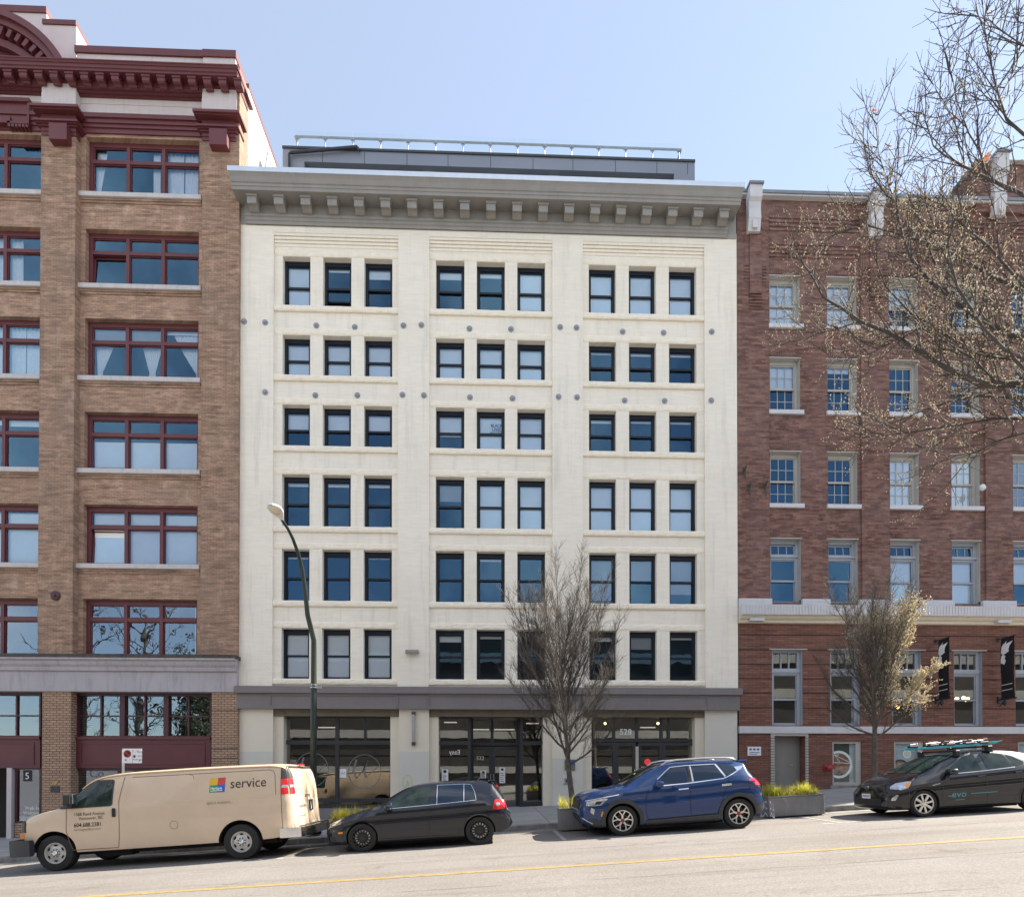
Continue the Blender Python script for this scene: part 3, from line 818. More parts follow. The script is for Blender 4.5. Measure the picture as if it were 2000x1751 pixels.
def door(px0, px1, pyt, pyb, y, num=None, handle=None, paper=None):
    x0, zt = Q(px0, pyt, y); x1, z0 = Q(px1, pyb, y)
    w = glazing(cream, x0, x1, z0, zt, y, .12, name="door")
    h = MB(); hx = x1 - .06 if handle == 'r' else x0 + .06
    h.tube([(hx, y - .06, z0 + .75), (hx, y - .06, z0 + 1.35)], .014, 8); h.box(hx - .012, hx + .012, y - .06, y, z0 + .8, z0 + .83); h.box(hx - .012, hx + .012, y - .06, y, z0 + 1.27, z0 + 1.3)
    h.build("handle", M['steel'], w)
    s = MB(); any_ = False
    if num: X, Zc = Q(*num[1:], y + .05); s.text(num[0], X, Zc - .06, y + .05, .20, 0); s.build("door_number", M['white_print'], w); s = MB()
    if paper:
        X, Zc = Q(paper[0], paper[1], y + .05); a, b = paper[2], paper[3]
        s.box(X - a, X + a, y + .045, y + .05, Zc - b, Zc + b); any_ = True
        s.lathe([(.05, 0), (.05, .001)], (X, y + .044, Zc + b - .08), 'y', 14, 1)
        for k in range(5): s.box(X - a * .7, X + a * (.6 - .15 * (k % 3)), y + .0435, y + .0445, Zc - b * .8 + k * b * .25, Zc - b * .8 + k * b * .25 + .02, 1)
    if any_: s.build("paper_notice", [M['white_print'], M['sign_black']], w)
    return w
door(919, 961, 1457, 1580, DY, ("522", 938, 1480), 'r', (944, 1511, .11, .15))
door(961, 1013, 1457, 1580, DY, None, 'l', (981, 1513, .11, .30))
x0, zt = Q(919, 1399, DY); x1, z0 = Q(1013, 1455, DY); glazing(cream, x0, x1, z0, zt, DY, .1, vm=(Q(961, 1430, DY)[0],), name="transom_window")
# east shopfront with number 528
x0, zt = Q(1152, 1396); x1, z0 = Q(1360, 1448)
tw = glazing(cream, x0, x1, z0, zt, SY, .10, vm=[Q(p, 1430)[0] for p in (1199, 1244, 1292, 1306)], name="transom_window")
s = MB(); X, Zc = Q(1222, 1429, SY + .05); s.text("528", X, Zc - .09, SY + .05, .30, 0, bold=.015); s.build("street_number", M['white_print'], tw)
x0, zt = Q(1152, 1449); x1, z0 = Q(1202, 1572); glazing(cream, x0, x1, z0, zt, SY, .1)
x0, zt = Q(1294, 1449); x1, z0 = Q(1360, 1560); glazing(cream, x0, x1, z0, zt, SY, .11)
for px, py, ln_ in ((880, 1410, .5), (938, 1424, .7), (985, 1424, .8), (1040, 1412, .5), (640, 1420, .7), (1265, 1420, .6)):
    mb = MB(); X, Zc = Q(px, py, FY + 1.6); mb.box(X - ln_ / 2, X + ln_ / 2, FY + 1.55, FY + 1.61, Zc - .02, Zc + .02); mb.build("strip_lamp", M['tube_lit'], cream)
d1 = door(1202, 1242, 1449, 1572, SY, None, 'r'); d2 = door(1246, 1294, 1449, 1570, SY, None, 'l')
mb = MB(); a, t_ = Q(1242, 1457); b, z0 = Q(1246, 1565); mb.box(a - .02, b + .02, SY - .03, SY + .02, z0, t_); mb.build("door_post", M['steel'], cream)
M['neon'] = glow("red_neon_lit", (0.8, 0.02, 0.05), .5)
mb = MB(); X, Zc = Q(1265, 1487, SY + .12); mb.lathe([(.10, 0), (.12, .02), (.10, .04)], (X, SY + .12, Zc), 'y', 20, 0); mb.box(X - .07, X + .07, SY + .118, SY + .119, Zc + .01, Zc + .03, 1); mb.box(X - .05, X + .05, SY + .118, SY + .119, Zc - .04, Zc - .02, 1)
mb.build("lit_sign", [M['neon'], M['white_print']], d2)
M['bulb'] = glow("warm_bulb_lit", (1.0, 0.75, 0.25), 4.0)
for px, py in ((1182, 1412), (1285, 1412)):
    mb = MB(); X, Zc = Q(px, py, SY + .4); mb.lathe([(.005, -.05), (.045, -.02), (.05, .0), (.035, .04), (.005, .05)], (X, SY + .4, Zc), 'z', 12); mb.build("ceiling_lamp", M['bulb'], cream)
pl = MB()
for (a, b) in ((851, 919), (1016, 1066), (1152, 1202), (1294, 1360)):
    x0, x1 = PX(a, 1570, SY), PX(b, 1570, SY); pl.box(x0 - .02, x1 + .02, SY - .05, SY + .3, zr(x0) - .2, PZ(900, 1577, SY) + .0 if b < 1100 else PZ(1200, 1572, SY))
pl.build("plinth", M['charcoal'], cream)
# intercom and picture on the third pier
s = MB(); X, Zc = Q(1113, 1493, FY - .01); s.bbox(X - .19, X + .19, FY - .05, FY, Zc - .20, Zc + .20, .01, 0); s.box(X - .17, X + .17, FY - .052, FY - .05, Zc - .02, Zc + .18, 1)
s.build("wall_panel", [M['beam'], M['sign_blue']], cream)
s = MB(); X, Zc = Q(1110, 1524, FY - .01); s.bbox(X - .17, X + .17, FY - .05, FY, Zc - .11, Zc + .11, .01, 0); s.lathe([(.04, 0), (.04, -.012)], (X - .06, FY - .05, Zc), 'y', 14, 1); s.build("intercom", [M['steel'], M['sign_black']], cream)
# tag sprayed on the second pier
s = MB(); X, Zc = Q(796, 1527, FY - .01); s.ring(X, Zc, FY - .007, .19, .27, .022, 30)
for (a, b, c, d) in ((-.08, -.2, .0, .05), (.0, .05, .02, -.12), (.02, -.12, .12, .04)): s.quad((X + a - .012, FY - .007, Zc + b), (X + a + .014, FY - .007, Zc + b), (X + c + .014, FY - .007, Zc + d), (X + c - .012, FY - .007, Zc + d))
s.build("spray_tag", M['tag_green'], cream)
# penthouse on the roof
PY_ = FY + 1.9
ph = thing("penthouse", "low grey panelled rooftop storey set back above the cream block and its cornice", "penthouse", (0, PY_ + 4, body_top))
p0, p1 = PX(552, 320, PY_), PX(1357, 330, PY_)
zt_, zl = PZ(760, 294, PY_), PZ(760, 321, PY_)
m_ = MB()
m_.box(p0, p1, PY_, PY_ + 12, zl, zt_)
m_.box(p0, p0 + .85, PY_ + .001, PY_ + 12, body_top - .2, zl); m_.box(p1 - .85, p1, PY_ + .001, PY_ + 12, body_top - .2, zl)
m_.box(PX(825, 330, PY_), PX(848, 330, PY_), PY_ + .2, PY_ + 1.5, body_top, zl); m_.box(PX(1072, 330, PY_), PX(1092, 330, PY_), PY_ + .2, PY_ + 1.5, body_top, zl)
m_.box(p0 + .85, p1 - .85, PY_ + 1.5, PY_ + 12, body_top, zl)
m_.build("cladding", M['zinc'], ph)
g_ = MB()
for px in (630, 712, 795, 875, 958, 1041, 1119, 1202, 1283, 1343):
    x = PX(px, 310, PY_); g_.box(x - .012, x + .012, PY_ - .003, PY_ + .0, zl, zt_ - .1)
g_.box(p0 - .01, p1 + .01, PY_ - .04, PY_ + .2, zt_ - .07, zt_ + .02)
g_.build("joint", M['charcoal'], ph)
for a, b in ((848, 950), (962, 1072)):
    x0, x1 = PX(a, 335, PY_ + 1.3), PX(b, 335, PY_ + 1.3); zz = PZ(900, 327, PY_ + 1.3)
    glazing(ph, x0, x1, body_top + .3, zz, PY_ + 1.3, .12, M['glass'], M['white_metal'], "window", vm=(x0 + (x1 - x0) * .35, x0 + (x1 - x0) * .68))
# drain pipe leaning across the fascia
m_ = MB()
pts = [P(564, 350, PY_ - .1), P(564, 302, PY_ - .1), P(568, 298, PY_ - .1), P(640, 292, PY_ - .12), P(697, 287, PY_ - .12), P(703, 294, PY_ - .12)]
m_.tube(pts, .06, 8); m_.build("drain_pipe", M['black_pipe'], ph, autos=50)
# glass balustrade
gb = thing("balustrade", "clear glass rooftop balustrade with a thin steel rail above the grey penthouse", "balustrade", (0, PY_ + 1, zt_))
GY = PY_ + .8
q0, q1 = PX(577, 285, GY), PX(1330, 305, GY)
zb_, zr_, zt2 = zt_ + .02, PZ(760, 273, GY), PZ(760, 265, GY)
m_ = MB(); m_.tube([(q0, GY, zr_), (q1, GY, zr_)], .045, 8); m_.tube([(q0, GY, zr_), (q0, GY + 8, zr_)], .045, 8); m_.tube([(q1, GY, zr_), (q1, GY + 8, zr_)], .045, 8); m_.build("rail", M['anchor'], gb)
for i in range(15):
    x = q0 + .08 + (q1 - q0 - .16) * i / 14
    m_ = MB(); m_.tube([(x, GY, zb_), (x, GY, zr_)], .022, 8); m_.box(x - .08, x + .08, GY - .04, GY + .04, zr_ - .08, zr_ - .02); m_.build("post", M['anchor'], gb)
m_ = MB()
for i in range(14):
    a = q0 + .08 + (q1 - q0 - .16) * i / 14; b = q0 + .08 + (q1 - q0 - .16) * (i + 1) / 14
    m_.quad((a + .03, GY - .07, zb_ + .02), (b - .03, GY - .07, zb_ + .02), (b - .03, GY - .07, zt2 - .004 * (i % 2)), (a + .03, GY - .07, zt2 - .004 * (i % 2)))
m_.quad((q0, GY + 4, zb_ + .02), (q0, GY, zb_ + .02), (q0, GY, zt2 + .25), (q0, GY + 4, zt2 + .25)); m_.quad((q1, GY + 4, zb_ + .02), (q1, GY, zb_ + .02), (q1, GY, zt2), (q1, GY + 4, zt2))
m_.build("glass_panel", M['clear'], gb)
# planters and chairs behind the balustrade
for k, (px, py) in enumerate(((968, 288), (1051, 294), (1201, 297))):
    p = P(px, py, GY + .4)
    m_ = MB(); m_.lathe([(.16, -.25), (.22, .25), (.19, .25), (.18, .2)], (p.x, p.y, zb_ + .27), 'z', 4, 0); 
    tag(m_.build("roof_planter", M['white_trim']), ("pale square rooftop tub above the white clerestory windows of the penthouse", "pale square rooftop tub next along from the one above the clerestory windows", "pale square rooftop tub standing alone towards the brick building with consoles")[k], "planter", "pale tubs behind the rooftop balustrade")
p = P(602, 284, GY + .3)
m_ = MB(); m_.box(p.x - .28, p.x + .28, GY + .2, GY + .8, zb_, zb_ + .4); m_.lathe([(.2, 0), (.2, .06), (.14, .1)], (p.x, GY + .5, zb_ + .4), 'z', 12)
for k in range(4): m_.box(p.x - .29, p.x + .29, GY + .19, GY + .2, zb_ + .06 + k * .09, zb_ + .09 + k * .09)
tag(m_.build("roof_vent", M['anchor']), "squat grey mechanical unit behind the balustrade above the sloping drain pipe", "vent")
# wall lights
for k, (px, py) in enumerate(((806, 1274), (1107, 1272))):
    p = P(px, py, FY)
    t = thing("wall_light", ("grey box wall light on the cream pier clear of the bare tree", "grey box wall light on the cream pier behind the bare tree")[k], "light", (p.x, FY, p.z), group="box lights on the cream wall")
    m_ = MB(); m_.bbox(p.x - .23, p.x + .23, FY - .26, FY - .03, p.z - .05, p.z + .06, .015); m_.box(p.x - .06, p.x + .06, FY - .03, FY, p.z - .06, p.z + .08)
    m_.build("housing", M['grey_cornice'], t)
    m_ = MB(); m_.box(p.x - .19, p.x + .19, FY - .23, FY - .05, p.z - .062, p.z - .052); m_.build("lens", M['white_trim'], t)
# rusty bracket without its sign
p = P(808, 1390, FY); p2 = P(808, 1455, FY)
t = thing("sign_bracket", "weathered vertical metal bracket without a sign on the beige pier above the green spray tag", "bracket", (p.x, FY, p2.z))
m_ = MB(); m_.box(p.x - .05, p.x + .05, FY - .14, FY - .02, p2.z + .12, p.z - .1, 0); m_.build("bar", M['steel'], t)
for z_ in (p.z - .12, p2.z): m_ = MB(); m_.box(p.x - .06, p.x + .07, FY - .12, FY, z_, z_ + .12, 0); m_.build("clamp", M['soot'], t)
# ---------------------------------------------------------------- tan brick building on the left
rnd = random.Random(23)
LP, LW, LFY = FY - .15, FY + .12, FY + .30                 # pilaster face, spandrel wall, window frame
lx1 = PX(466, 700, LP)
left = thing("brick_building", "tan brick warehouse block with maroon window frames and a maroon bracketed cornice", "building", (PX(230, 900, LP), LP, zr(-14)))
ZL = lambda py, y=LW: PZ(280, py, y)
lx0 = -26.0
zlow = zr(-20) - .5
z_ledge = ZL(1280, LP - .2)
lrows = [(271, 382), (450, 559.5), (624, 738.5), (806, 918), (986, 1102.5), (1169.6, 1280)]
o1 = (PX(166, 600, LW), PX(388, 600, LW))
bw_ = o1[1] - o1[0]
o0r = PX(78, 600, LW)
opens = [(o0r - bw_, o0r), o1]
pils = [(PX(78, 600, LP), PX(146, 600, LP)), (PX(394, 600, LP), lx1), (PX(78, 600, LP) - bw_ - 2.6, PX(78, 600, LP) - bw_ - .2)]
z_brick_top = ZL(262, LW)
mb = MB()
ztop_side = P(476, 116, LP).z
mb.box(lx0, lx1 - .3, FY + 2.2, FY + 30, zlow, ztop_side - 1.2); mb.box(lx0, lx1 - .3, LW + .45, FY + 2.2, ZL(262) + .1, ztop_side - 1.2)
mb.build("core", M['room'], left)
mb = MB()                                                   # party wall seen above the cream roof
mb.box(lx1 - .28, lx1, LP + .75, FY + 26, zlow, ztop_side - .18)
mb.build("side_wall", M['side_render'], left)
mb = MB(); mb.box(lx1 - .33, lx1 + .02, LP + .75, FY + 26, ztop_side - .18, ztop_side); mb.build("side_coping", M['maroon'], left)
mb = MB()
holes = []
for (a, b) in opens:
    for (t, bt) in lrows:
        holes.append((a, b, ZL(bt), ZL(t)))
mb.wall(lx0, lx1 - .02, z_ledge, z_brick_top + .3, LW, holes, .3)
mb.build("wall", M['tan_brick'], left)
mb = MB()
for (a, b) in pils: mb.box(a, b, LP, LW + .2, z_ledge, z_brick_top + .2)
mb.box(lx1 - .3, lx1 - .001, LP + .002, LP + .75, z_ledge, ztop_side - .3)
mb.build("brick_pilaster", M['tan_brick_dark'], left)
# recessed strip and drain pipe against the cream building
mb = MB()
mb.tube([(lx1 + .07, LP + .35, zr(-10) + .2), (lx1 + .07, LP + .35, P(468, 410, LP).z)], .06, 8)
mb.build("drain_pipe", M['maroon_dark'], left)
# sills with corbel courses under them
for (a, b) in opens:
    for ri, (t, bt) in enumerate(lrows[:5]):
        zb = ZL(bt) - .008
        s = MB(); s.bbox(a - .36, b + .13, LW - .13, LW + .25, zb - .17, zb, .012); s.build("sill", M['sill_stone'], left)
        s = MB(); s.box(a - .30, b + .10, LW - .06, LW + .05, zb - .245, zb - .17); s.box(a - .30, b + .10, LW - .03, LW + .05, zb - .33, zb - .245); s.build("brick_course", M['tan_brick_dark'], left)
def curtain(mb, x0, x1, z0, z1, y, n=9, gather=None, top=None):
    """a hanging net curtain with folds; gather = (centre, width) at a tie-back low down"""
    rows_ = 10; cols = n * 4
    b = len(mb.v)
    for j in range(rows_ + 1):
        f = j / rows_
        for i in range(cols + 1):
            u = i / cols
            xa, xb = x0, x1
            if gather:
                gc, gw, gh = gather
                w = min(1, f / gh) if f < gh else 1 - .12 * (f - gh) / (1 - gh)
                w = w ** 1.15
                xa = x0 + (gc - gw - x0) * w; xb = x1 + (gc + gw - x1) * w
            amp = .022 if not gather else .02
            mb.v.append((xa + (xb - xa) * u, y + amp * math.sin(u * n * 2 * math.pi) , z1 - (z1 - z0) * f))
    for j in range(rows_):
        for i in range(cols):
            p = b + j * (cols + 1) + i
            mb.f.append([p, p + cols + 1, p + cols + 2, p + 1]); mb.m.append(0)
def triple(x0, x1, z0, z1, y, spec, opened=None):
    fr = MB()
    fw, hd = .13, .17
    fr.box(x0, x0 + fw, y, y + .12, z0, z1); fr.box(x1 - fw * .7, x1, y, y + .12, z0, z1)
    fr.box(x0 + fw, x1 - fw * .7, y, y + .12, z1 - hd, z1); fr.box(x0 + fw, x1 - fw * .7, y, y + .12, z0, z0 + .07)
    a, b = x0 + fw, x1 - fw * .7
    w3 = (b - a) / 3
    zt = z0 + (z1 - z0) * .655
    for i in (1, 2): fr.box(a + w3 * i - .06, a + w3 * i + .06, y - .02, y + .12, z0 + .07, z1 - hd)
    for i in range(3): fr.box(a + w3 * i + (.06 if i else 0), a + w3 * (i + 1) - (.06 if i < 2 else 0), y - .012, y + .12, zt - .065, zt + .065)
    sw = .035
    lights = []
    for i in range(3):
        u0, u1 = a + w3 * i + (.06 if i else 0), a + w3 * (i + 1) - (.06 if i < 2 else 0)
        for (v0, v1, low) in ((z0 + .07, zt - .065, True), (zt + .065, z1 - hd, False)):
            if opened == i and low: lights.append((u0, u1, v0, v1, True)); continue
            fr.box(u0, u0 + sw, y + .03, y + .09, v0, v1); fr.box(u1 - sw, u1, y + .03, y + .09, v0, v1)
            fr.box(u0 + sw, u1 - sw, y + .03, y + .09, v0, v0 + sw); fr.box(u0 + sw, u1 - sw, y + .03, y + .09, v1 - sw, v1)
            lights.append((u0, u1, v0, v1, False))
    w = fr.build("window", M['maroon'], left)
    g = MB()
    for (u0, u1, v0, v1, op) in lights:
        if op: continue
        g.quad((u0 + sw, y + .06, v0 + sw), (u1 - sw, y + .06, v0 + sw), (u1 - sw, y + .06, v1 - sw), (u0 + sw, y + .06, v1 - sw))
    g.build("pane", M['glass_old'] if spec.get('old') else M['glass'], w)
    for (u0, u1, v0, v1, op) in lights:
        if not op: continue
        h = MB(); hin = spec.get('tilt', .07)                # hinged at the bottom, leaning in, or at the top
        top_in = hin
        def pt(u, v, d=0): 
            f = (v - v0) / (v1 - v0)
            return (u, y + .05 + d + (top_in * f if hin > 0 else -hin * (1 - f) * -1), v)
        for (p, q, r_, t_) in ((u0, u0 + .05, v0, v1 - .03), (u1 - .05, u1, v0, v1 - .03), (u0, u1, v0, v0 + .05), (u0, u1, v1 - .08, v1 - .03)):
            h.add([pt(p, r_), pt(q, r_), pt(q, t_), pt(p, t_), pt(p, r_, .04), pt(q, r_, .04), pt(q, t_, .04), pt(p, t_, .04)],
                  [(0, 1, 2, 3), (7, 6, 5, 4), (0, 4, 5, 1), (3, 2, 6, 7), (0, 3, 7, 4), (1, 5, 6, 2)])
        so = h.build("opening_sash", M['maroon'], w)
        g = MB(); g.quad(pt(u0 + .05, v0 + .05, .02), pt(u1 - .05, v0 + .05, .02), pt(u1 - .05, v1 - .08, .02), pt(u0 + .05, v1 - .08, .02)); g.build("pane", M['glass'], w)
    yb = y + .15
    fi = [a, a + w3, a + 2 * w3, b]
    if 'blind' in spec:
        for i, (f0, f1) in enumerate(spec['blind']):
            if f1 <= f0: continue
            bl = MB(); zz = z1 - hd - z0 - .07
            bl.box(fi[i] + .03, fi[i + 1] - .03, yb, yb + .006, z0 + .07 + zz * f0, z0 + .07 + zz * f1)
            bl.build("blind", M['blind'], w)
    if 'top' in spec:
        for i in spec['top']:
            bl = MB(); bl.box(fi[i] + .03, fi[i + 1] - .03, yb - .02, yb - .014, zt, z1 - hd); bl.build("blind", M['blind_grey'], w)
    if 'cur' in spec:
        for (i0, u0, u1, gth) in spec['cur']:
            c = MB(); ww = w3
            xa, xb = fi[i0] + ww * u0, fi[i0] + ww * u1
            gg = None
            if gth: gg = (fi[i0] + ww * gth[0], ww * gth[1], gth[2])
            curtain(c, xa, xb, z0 + .07, z1 - hd, yb + .05, max(3, int((xb - xa) / .13)), gg)
            c.build("curtain", M['curtain'], w, smooth=True)
    return w
sp1 = [dict(cur=[(0, .02, .30, (.03, .05, .95)), (1, .62, .82, None), (2, .04, .50, None), (2, .53, .98, None)]),
       dict(),
       dict(top=[0, 1], cur=[(0, .0, .66, (.12, .06, .85)), (1, .25, .98, (.62, .08, .82)), (2, .2, 1.2, (.97, .06, .85))], blind=[(0, 0), (0, 0), (.93, 1.0)]),
       dict(blind=[(.09, .60), (.0, .60), (.0, .60)]),
       dict(tilt=.10, blind=[(.0, 1.0), (.0, .98), (.0, .97)]),
       dict(old=1, cur=[(2, .88, .99, None)])]
sp0 = [dict(), dict(cur=[(2, .0, .38, None), (1, .6, 1.0, None), (2, .9, 1.0, (.98, .02, .5))]), dict(cur=[(2, .0, .48, None), (2, .50, 1.0, None), (1, .2, .95, None)]),
       dict(blind=[(0, 0), (.9, 1.), (.88, 1.)]), dict(blind=[(.0, .97), (.0, 1.0), (.0, .97)]), dict(old=1)]
for ri, (t, bt) in enumerate(lrows):
    triple(o1[0] + .01, o1[1] - .01, ZL(bt) + .004, ZL(t) - .004, LFY, sp1[ri], opened=0 if ri in (1, 4) else None)
    triple(opens[0][0] + .01, opens[0][1] - .01, ZL(bt) + .004, ZL(t) - .004, LFY, sp0[ri])
# round rosette on the pilaster
p = P(109, 1163, LP)
m_ = MB(); m_.lathe([(.17, 0), (.17, -.03), (.12, -.06), (.06, -.06), (.04, -.1)], (p.x, LP, p.z), 'y', 18); m_.build("tie_rosette", M['maroon_dark'], left, autos=30)
# ----- entablature
def zz(py, y): return PZ(280, py, y)
ex0, ex1 = lx0, lx1
bx = (PX(156, 240, LW), PX(388, 240, LW))
A = MB()
def bands(mb, x0, x1, y0, lst, m=0):
    for (pa, pb, dy) in lst:
        y = y0 - dy
        mb.box(x0, x1, y, y0 + .3, zz(pb, y), zz(pa, y), m)
e0 = LW - .02
for (x0, x1) in ((lx0, PX(80, 240, LP)), (PX(140, 240, LP), PX(396, 240, LP))):
    bands(A, x0, x1, e0, [(224, 231, .16), (231.3, 242, .11), (242.3, 251, .07), (251.3, 262.5, .03)])
A.build("architrave", M['maroon'], left)
F = MB()
for (x0, x1) in ((lx0, PX(85, 200, LP)), (PX(140, 200, LP), PX(398, 200, LP))):
    F.box(x0, x1, e0 - .02, e0 + .5, zz(224, e0), zz(207, e0 - .02)); F.box(x0, x1, e0 - .035, e0 + .5, zz(206, e0 - .035), zz(190, e0 - .03))
for (a, b) in ((82, 149), (395, 463)):
    F.box(PX(a, 190, LP), PX(b, 190, LP), LP - .03, LP + .5, zz(214, LP), zz(190, LP)); F.box(PX(a, 190, LP) + .003, PX(b, 190, LP) - .003, LP - .015, LP + .5, zz(190, LP) , zz(165, LP))
F.build("frieze", M['mauve_stone'], left)
Mo = MB()
for (x0, x1) in ((lx0, PX(83, 180, LP)), (PX(147, 180, LP), PX(396, 180, LP))):
    bands(Mo, x0, x1, e0, [(167, 175, .30), (175.4, 182, .22), (182.4, 190, .12)])
Mo.build("bed_moulding", M['maroon'], left)
# capitals and corbel blocks
for (a, b, c0_, c1_) in ((70, 158, 95, 130), (384, 470, 408, 443)):
    c = MB()
    xa, xb = PX(a + 12, 230, LP), PX(b - 8, 230, LP)
    for (pa, pb, d, ex) in ((208, 213, .30, .22), (213.3, 219, .24, .17), (219.3, 224, .16, .1), (224.3, 237, .06, .0), (237.3, 241, .20, .15), (241.3, 246, .15, .1), (246.3, 252, .10, .06), (252.3, 262, .05, .0), (262.3, 270, .03, .0)):
        y = LP - d; c.box(xa - ex, xb + ex, y, LP + .2 + ex * .8, zz(pb, y), zz(pa, y))
    yb = LP - .26
    c.box(PX(c0_, 260, yb), PX(c1_, 260, yb), yb, LP, zz(277, yb), zz(246, yb))
    c.build("capital", M['maroon'], left)
# modillion cornice
cy = LP - .20
z_s = zz(142, LP - .34)
C = MB()
C.box(lx0, lx1 + .02, cy + .15, LW + .4, zz(167, cy + .15), z_s + .05)
z_t = zz(119, LP - .46)
h_ = z_t - z_s
C.extrude_profile([(LP - .34, z_s), (LP - .34, z_s + .3 * h_), (LP - .37, z_s + .35 * h_), (LP - .39, z_s + .6 * h_), (LP - .44, z_s + .85 * h_), (LP - .46, z_s + .87 * h_), (LP - .46, z_t)], lx0, lx1 - .1, wall=LP, ret1=.45)
C.box(lx0, lx1 + .12, LP - .42, LP + .9, z_t - .1, z_t - .02)
C.build("cornice", M['maroon'], left)
for i in range(18):
    px = 14 + 30.0 * i - 60
    x = PX(px, 150, LP - .3)
    if x > lx1 + .2: continue
    k = MB(); w = .13
    y0, y1 = LP - .31, cy + .15
    zt_ = z_s - .004
    prof = [(y1, zt_ - .27), (y1 - .06, zt_ - .27), (y1 - .10, zt_ - .24), (y0 + .06, zt_ - .24), (y0 + .02, zt_ - .21), (y0 + .02, zt_ - .08), (y1, zt_ - .08)]
    n = len(prof)
    k.add([(x - w, y, z) for y, z in prof] + [(x + w, y, z) for y, z in prof], [tuple(range(n))[::-1], tuple(range(n, 2 * n))] + [(j, (j + 1) % n, n + (j + 1) % n, n + j) for j in range(n)])
    k.box(x - w - .02, x + w + .02, y0, y1, zt_ - .08, zt_)
    k.build("modillion", M['maroon'], left)
# parapet
Pa = MB()
yp = LP + .25
z0p = z_t - .1
Pa.box(PX(150, 110, yp), PX(398, 110, yp), yp, yp + .5, z0p, zz(106, yp), 0); Pa.box(PX(150, 110, yp) - .05, PX(398, 110, yp), yp - .06, yp + .56, zz(106, yp - .06), zz(93, yp - .06), 1)
yq = LP + .05
Pa.box(PX(397, 100, yq), PX(460, 100, yq), yq, yq + .9, z0p, zz(105, yq), 0); Pa.box(PX(396, 100, yq), PX(462, 100, yq), yq - .05, yq + .95, zz(104.5, yq - .05), zz(91, yq - .05), 1)
Pa.build("parapet", [M['mauve_stone'], M['maroon']], left)
At = MB()
ya = LP + .45
At.box(PX(84, 70, ya), PX(149, 70, ya), ya, ya + 3.2, z0p, PZ(120, 50, ya), 0); At.box(PX(83.5, 50, ya), PX(149.5, 50, ya), ya - .04, ya + 3.2, PZ(120, 50, ya), PZ(120, 38, ya - .04), 1)
yb = LP + .9
At.box(lx0, PX(91, 40, yb), yb, yb + 3.0, z0p, PZ(60, 26, yb), 0); At.box(lx0, PX(91.5, 40, yb), yb - .04, yb + 3.0, PZ(60, 26, yb), PZ(60, 11, yb - .04), 1)
At.build("attic", [M['mauve_stone'], M['maroon']], left)
# arched pediment
Pe = MB()
yc_ = LP - .0
cpt = P(-45, 225, yc_)
Ro = (cpt - P(90, 80, yc_)).length
a0, a1 = R(28), R(152)
def arc(mb, r0, r1, y0, y1, m=0, n=48):
    vs = []; fs = []
    for i in range(n + 1):
        t = a0 + (a1 - a0) * i / n
        for (r, y) in ((r1, y1), (r1, y0), (r0, y0), (r0, y1)): vs.append((cpt.x + r * math.cos(t), y, cpt.z + r * math.sin(t)))
    for i in range(n):
        for j in range(4): fs.append((i * 4 + j, i * 4 + (j + 1) % 4, i * 4 + 4 + (j + 1) % 4, i * 4 + 4 + j))
    mb.add(vs, fs, m)
arc(Pe, Ro - .22, Ro, LP - .30, LP + 1.0); arc(Pe, Ro - .42, Ro - .22, LP - .19, LP + 1.0); arc(Pe, Ro - .75, Ro - .42, LP + .12, LP + 1.0); arc(Pe, Ro - 1.0, Ro - .75, LP + .0, LP + 1.0)
arc(Pe, Ro - 1.25, Ro - 1.0, LP + .2, LP + 1.0)
vs = [(cpt.x + (Ro - 1.24) * math.cos(a0 + (a1 - a0) * i / 30), LP + .4, cpt.z + (Ro - 1.24) * math.sin(a0 + (a1 - a0) * i / 30)) for i in range(31)]
Pe.add(vs, [tuple(range(31))[::-1]], 1)
Pe.build("pediment", [M['maroon'], M['mauve_stone']], left)
for i in range(22):
    t = a0 + .03 + i * .105
    if t > a1: break
    d = MB(); r0, r1 = Ro - .72, Ro - .44
    vs = []
    for y in (LP - .14, LP + .12):
        for (r, tt) in ((r0, t), (r0, t + .045), (r1, t + .045), (r1, t)): vs.append((cpt.x + r * math.cos(tt), y, cpt.z + r * math.sin(tt)))
    d.add(vs, [(0, 1, 2, 3), (7, 6, 5, 4), (0, 4, 5, 1), (1, 5, 6, 2), (2, 6, 7, 3), (3, 7, 4, 0)]); d.build("dentil", M['maroon'], left)
# maroon tablet with small bracket
T = MB(); yt = LW - .14
x0, x1 = PX(-140, 215, yt), PX(57, 215, yt)
T.box(x0, x1, yt, LW, PZ(30, 243, yt), PZ(30, 196, yt)); T.box(x0, x1 + .05, yt - .08, LW, PZ(30, 197, yt - .08), PZ(30, 190, yt - .08)); T.box(x1 - .04, x1 + .03, yt - .05, LW, PZ(30, 243, yt - .05), PZ(30, 198, yt - .05))
T.box(PX(-40, 240, yt), PX(22, 240, yt), yt - .06, LW, PZ(20, 243, yt), PZ(20, 230, yt))
T.box(PX(16, 243, yt), PX(58, 243, yt), yt - .06, LW, PZ(30, 244, yt), PZ(30, 240, yt))
for i in range(6): x = PX(17 + i * 7, 247, yt); T.box(x, x + .09, yt - .05, LW, PZ(30, 250, yt), PZ(30, 244.2, yt))
T.build("tablet", M['maroon'], left)
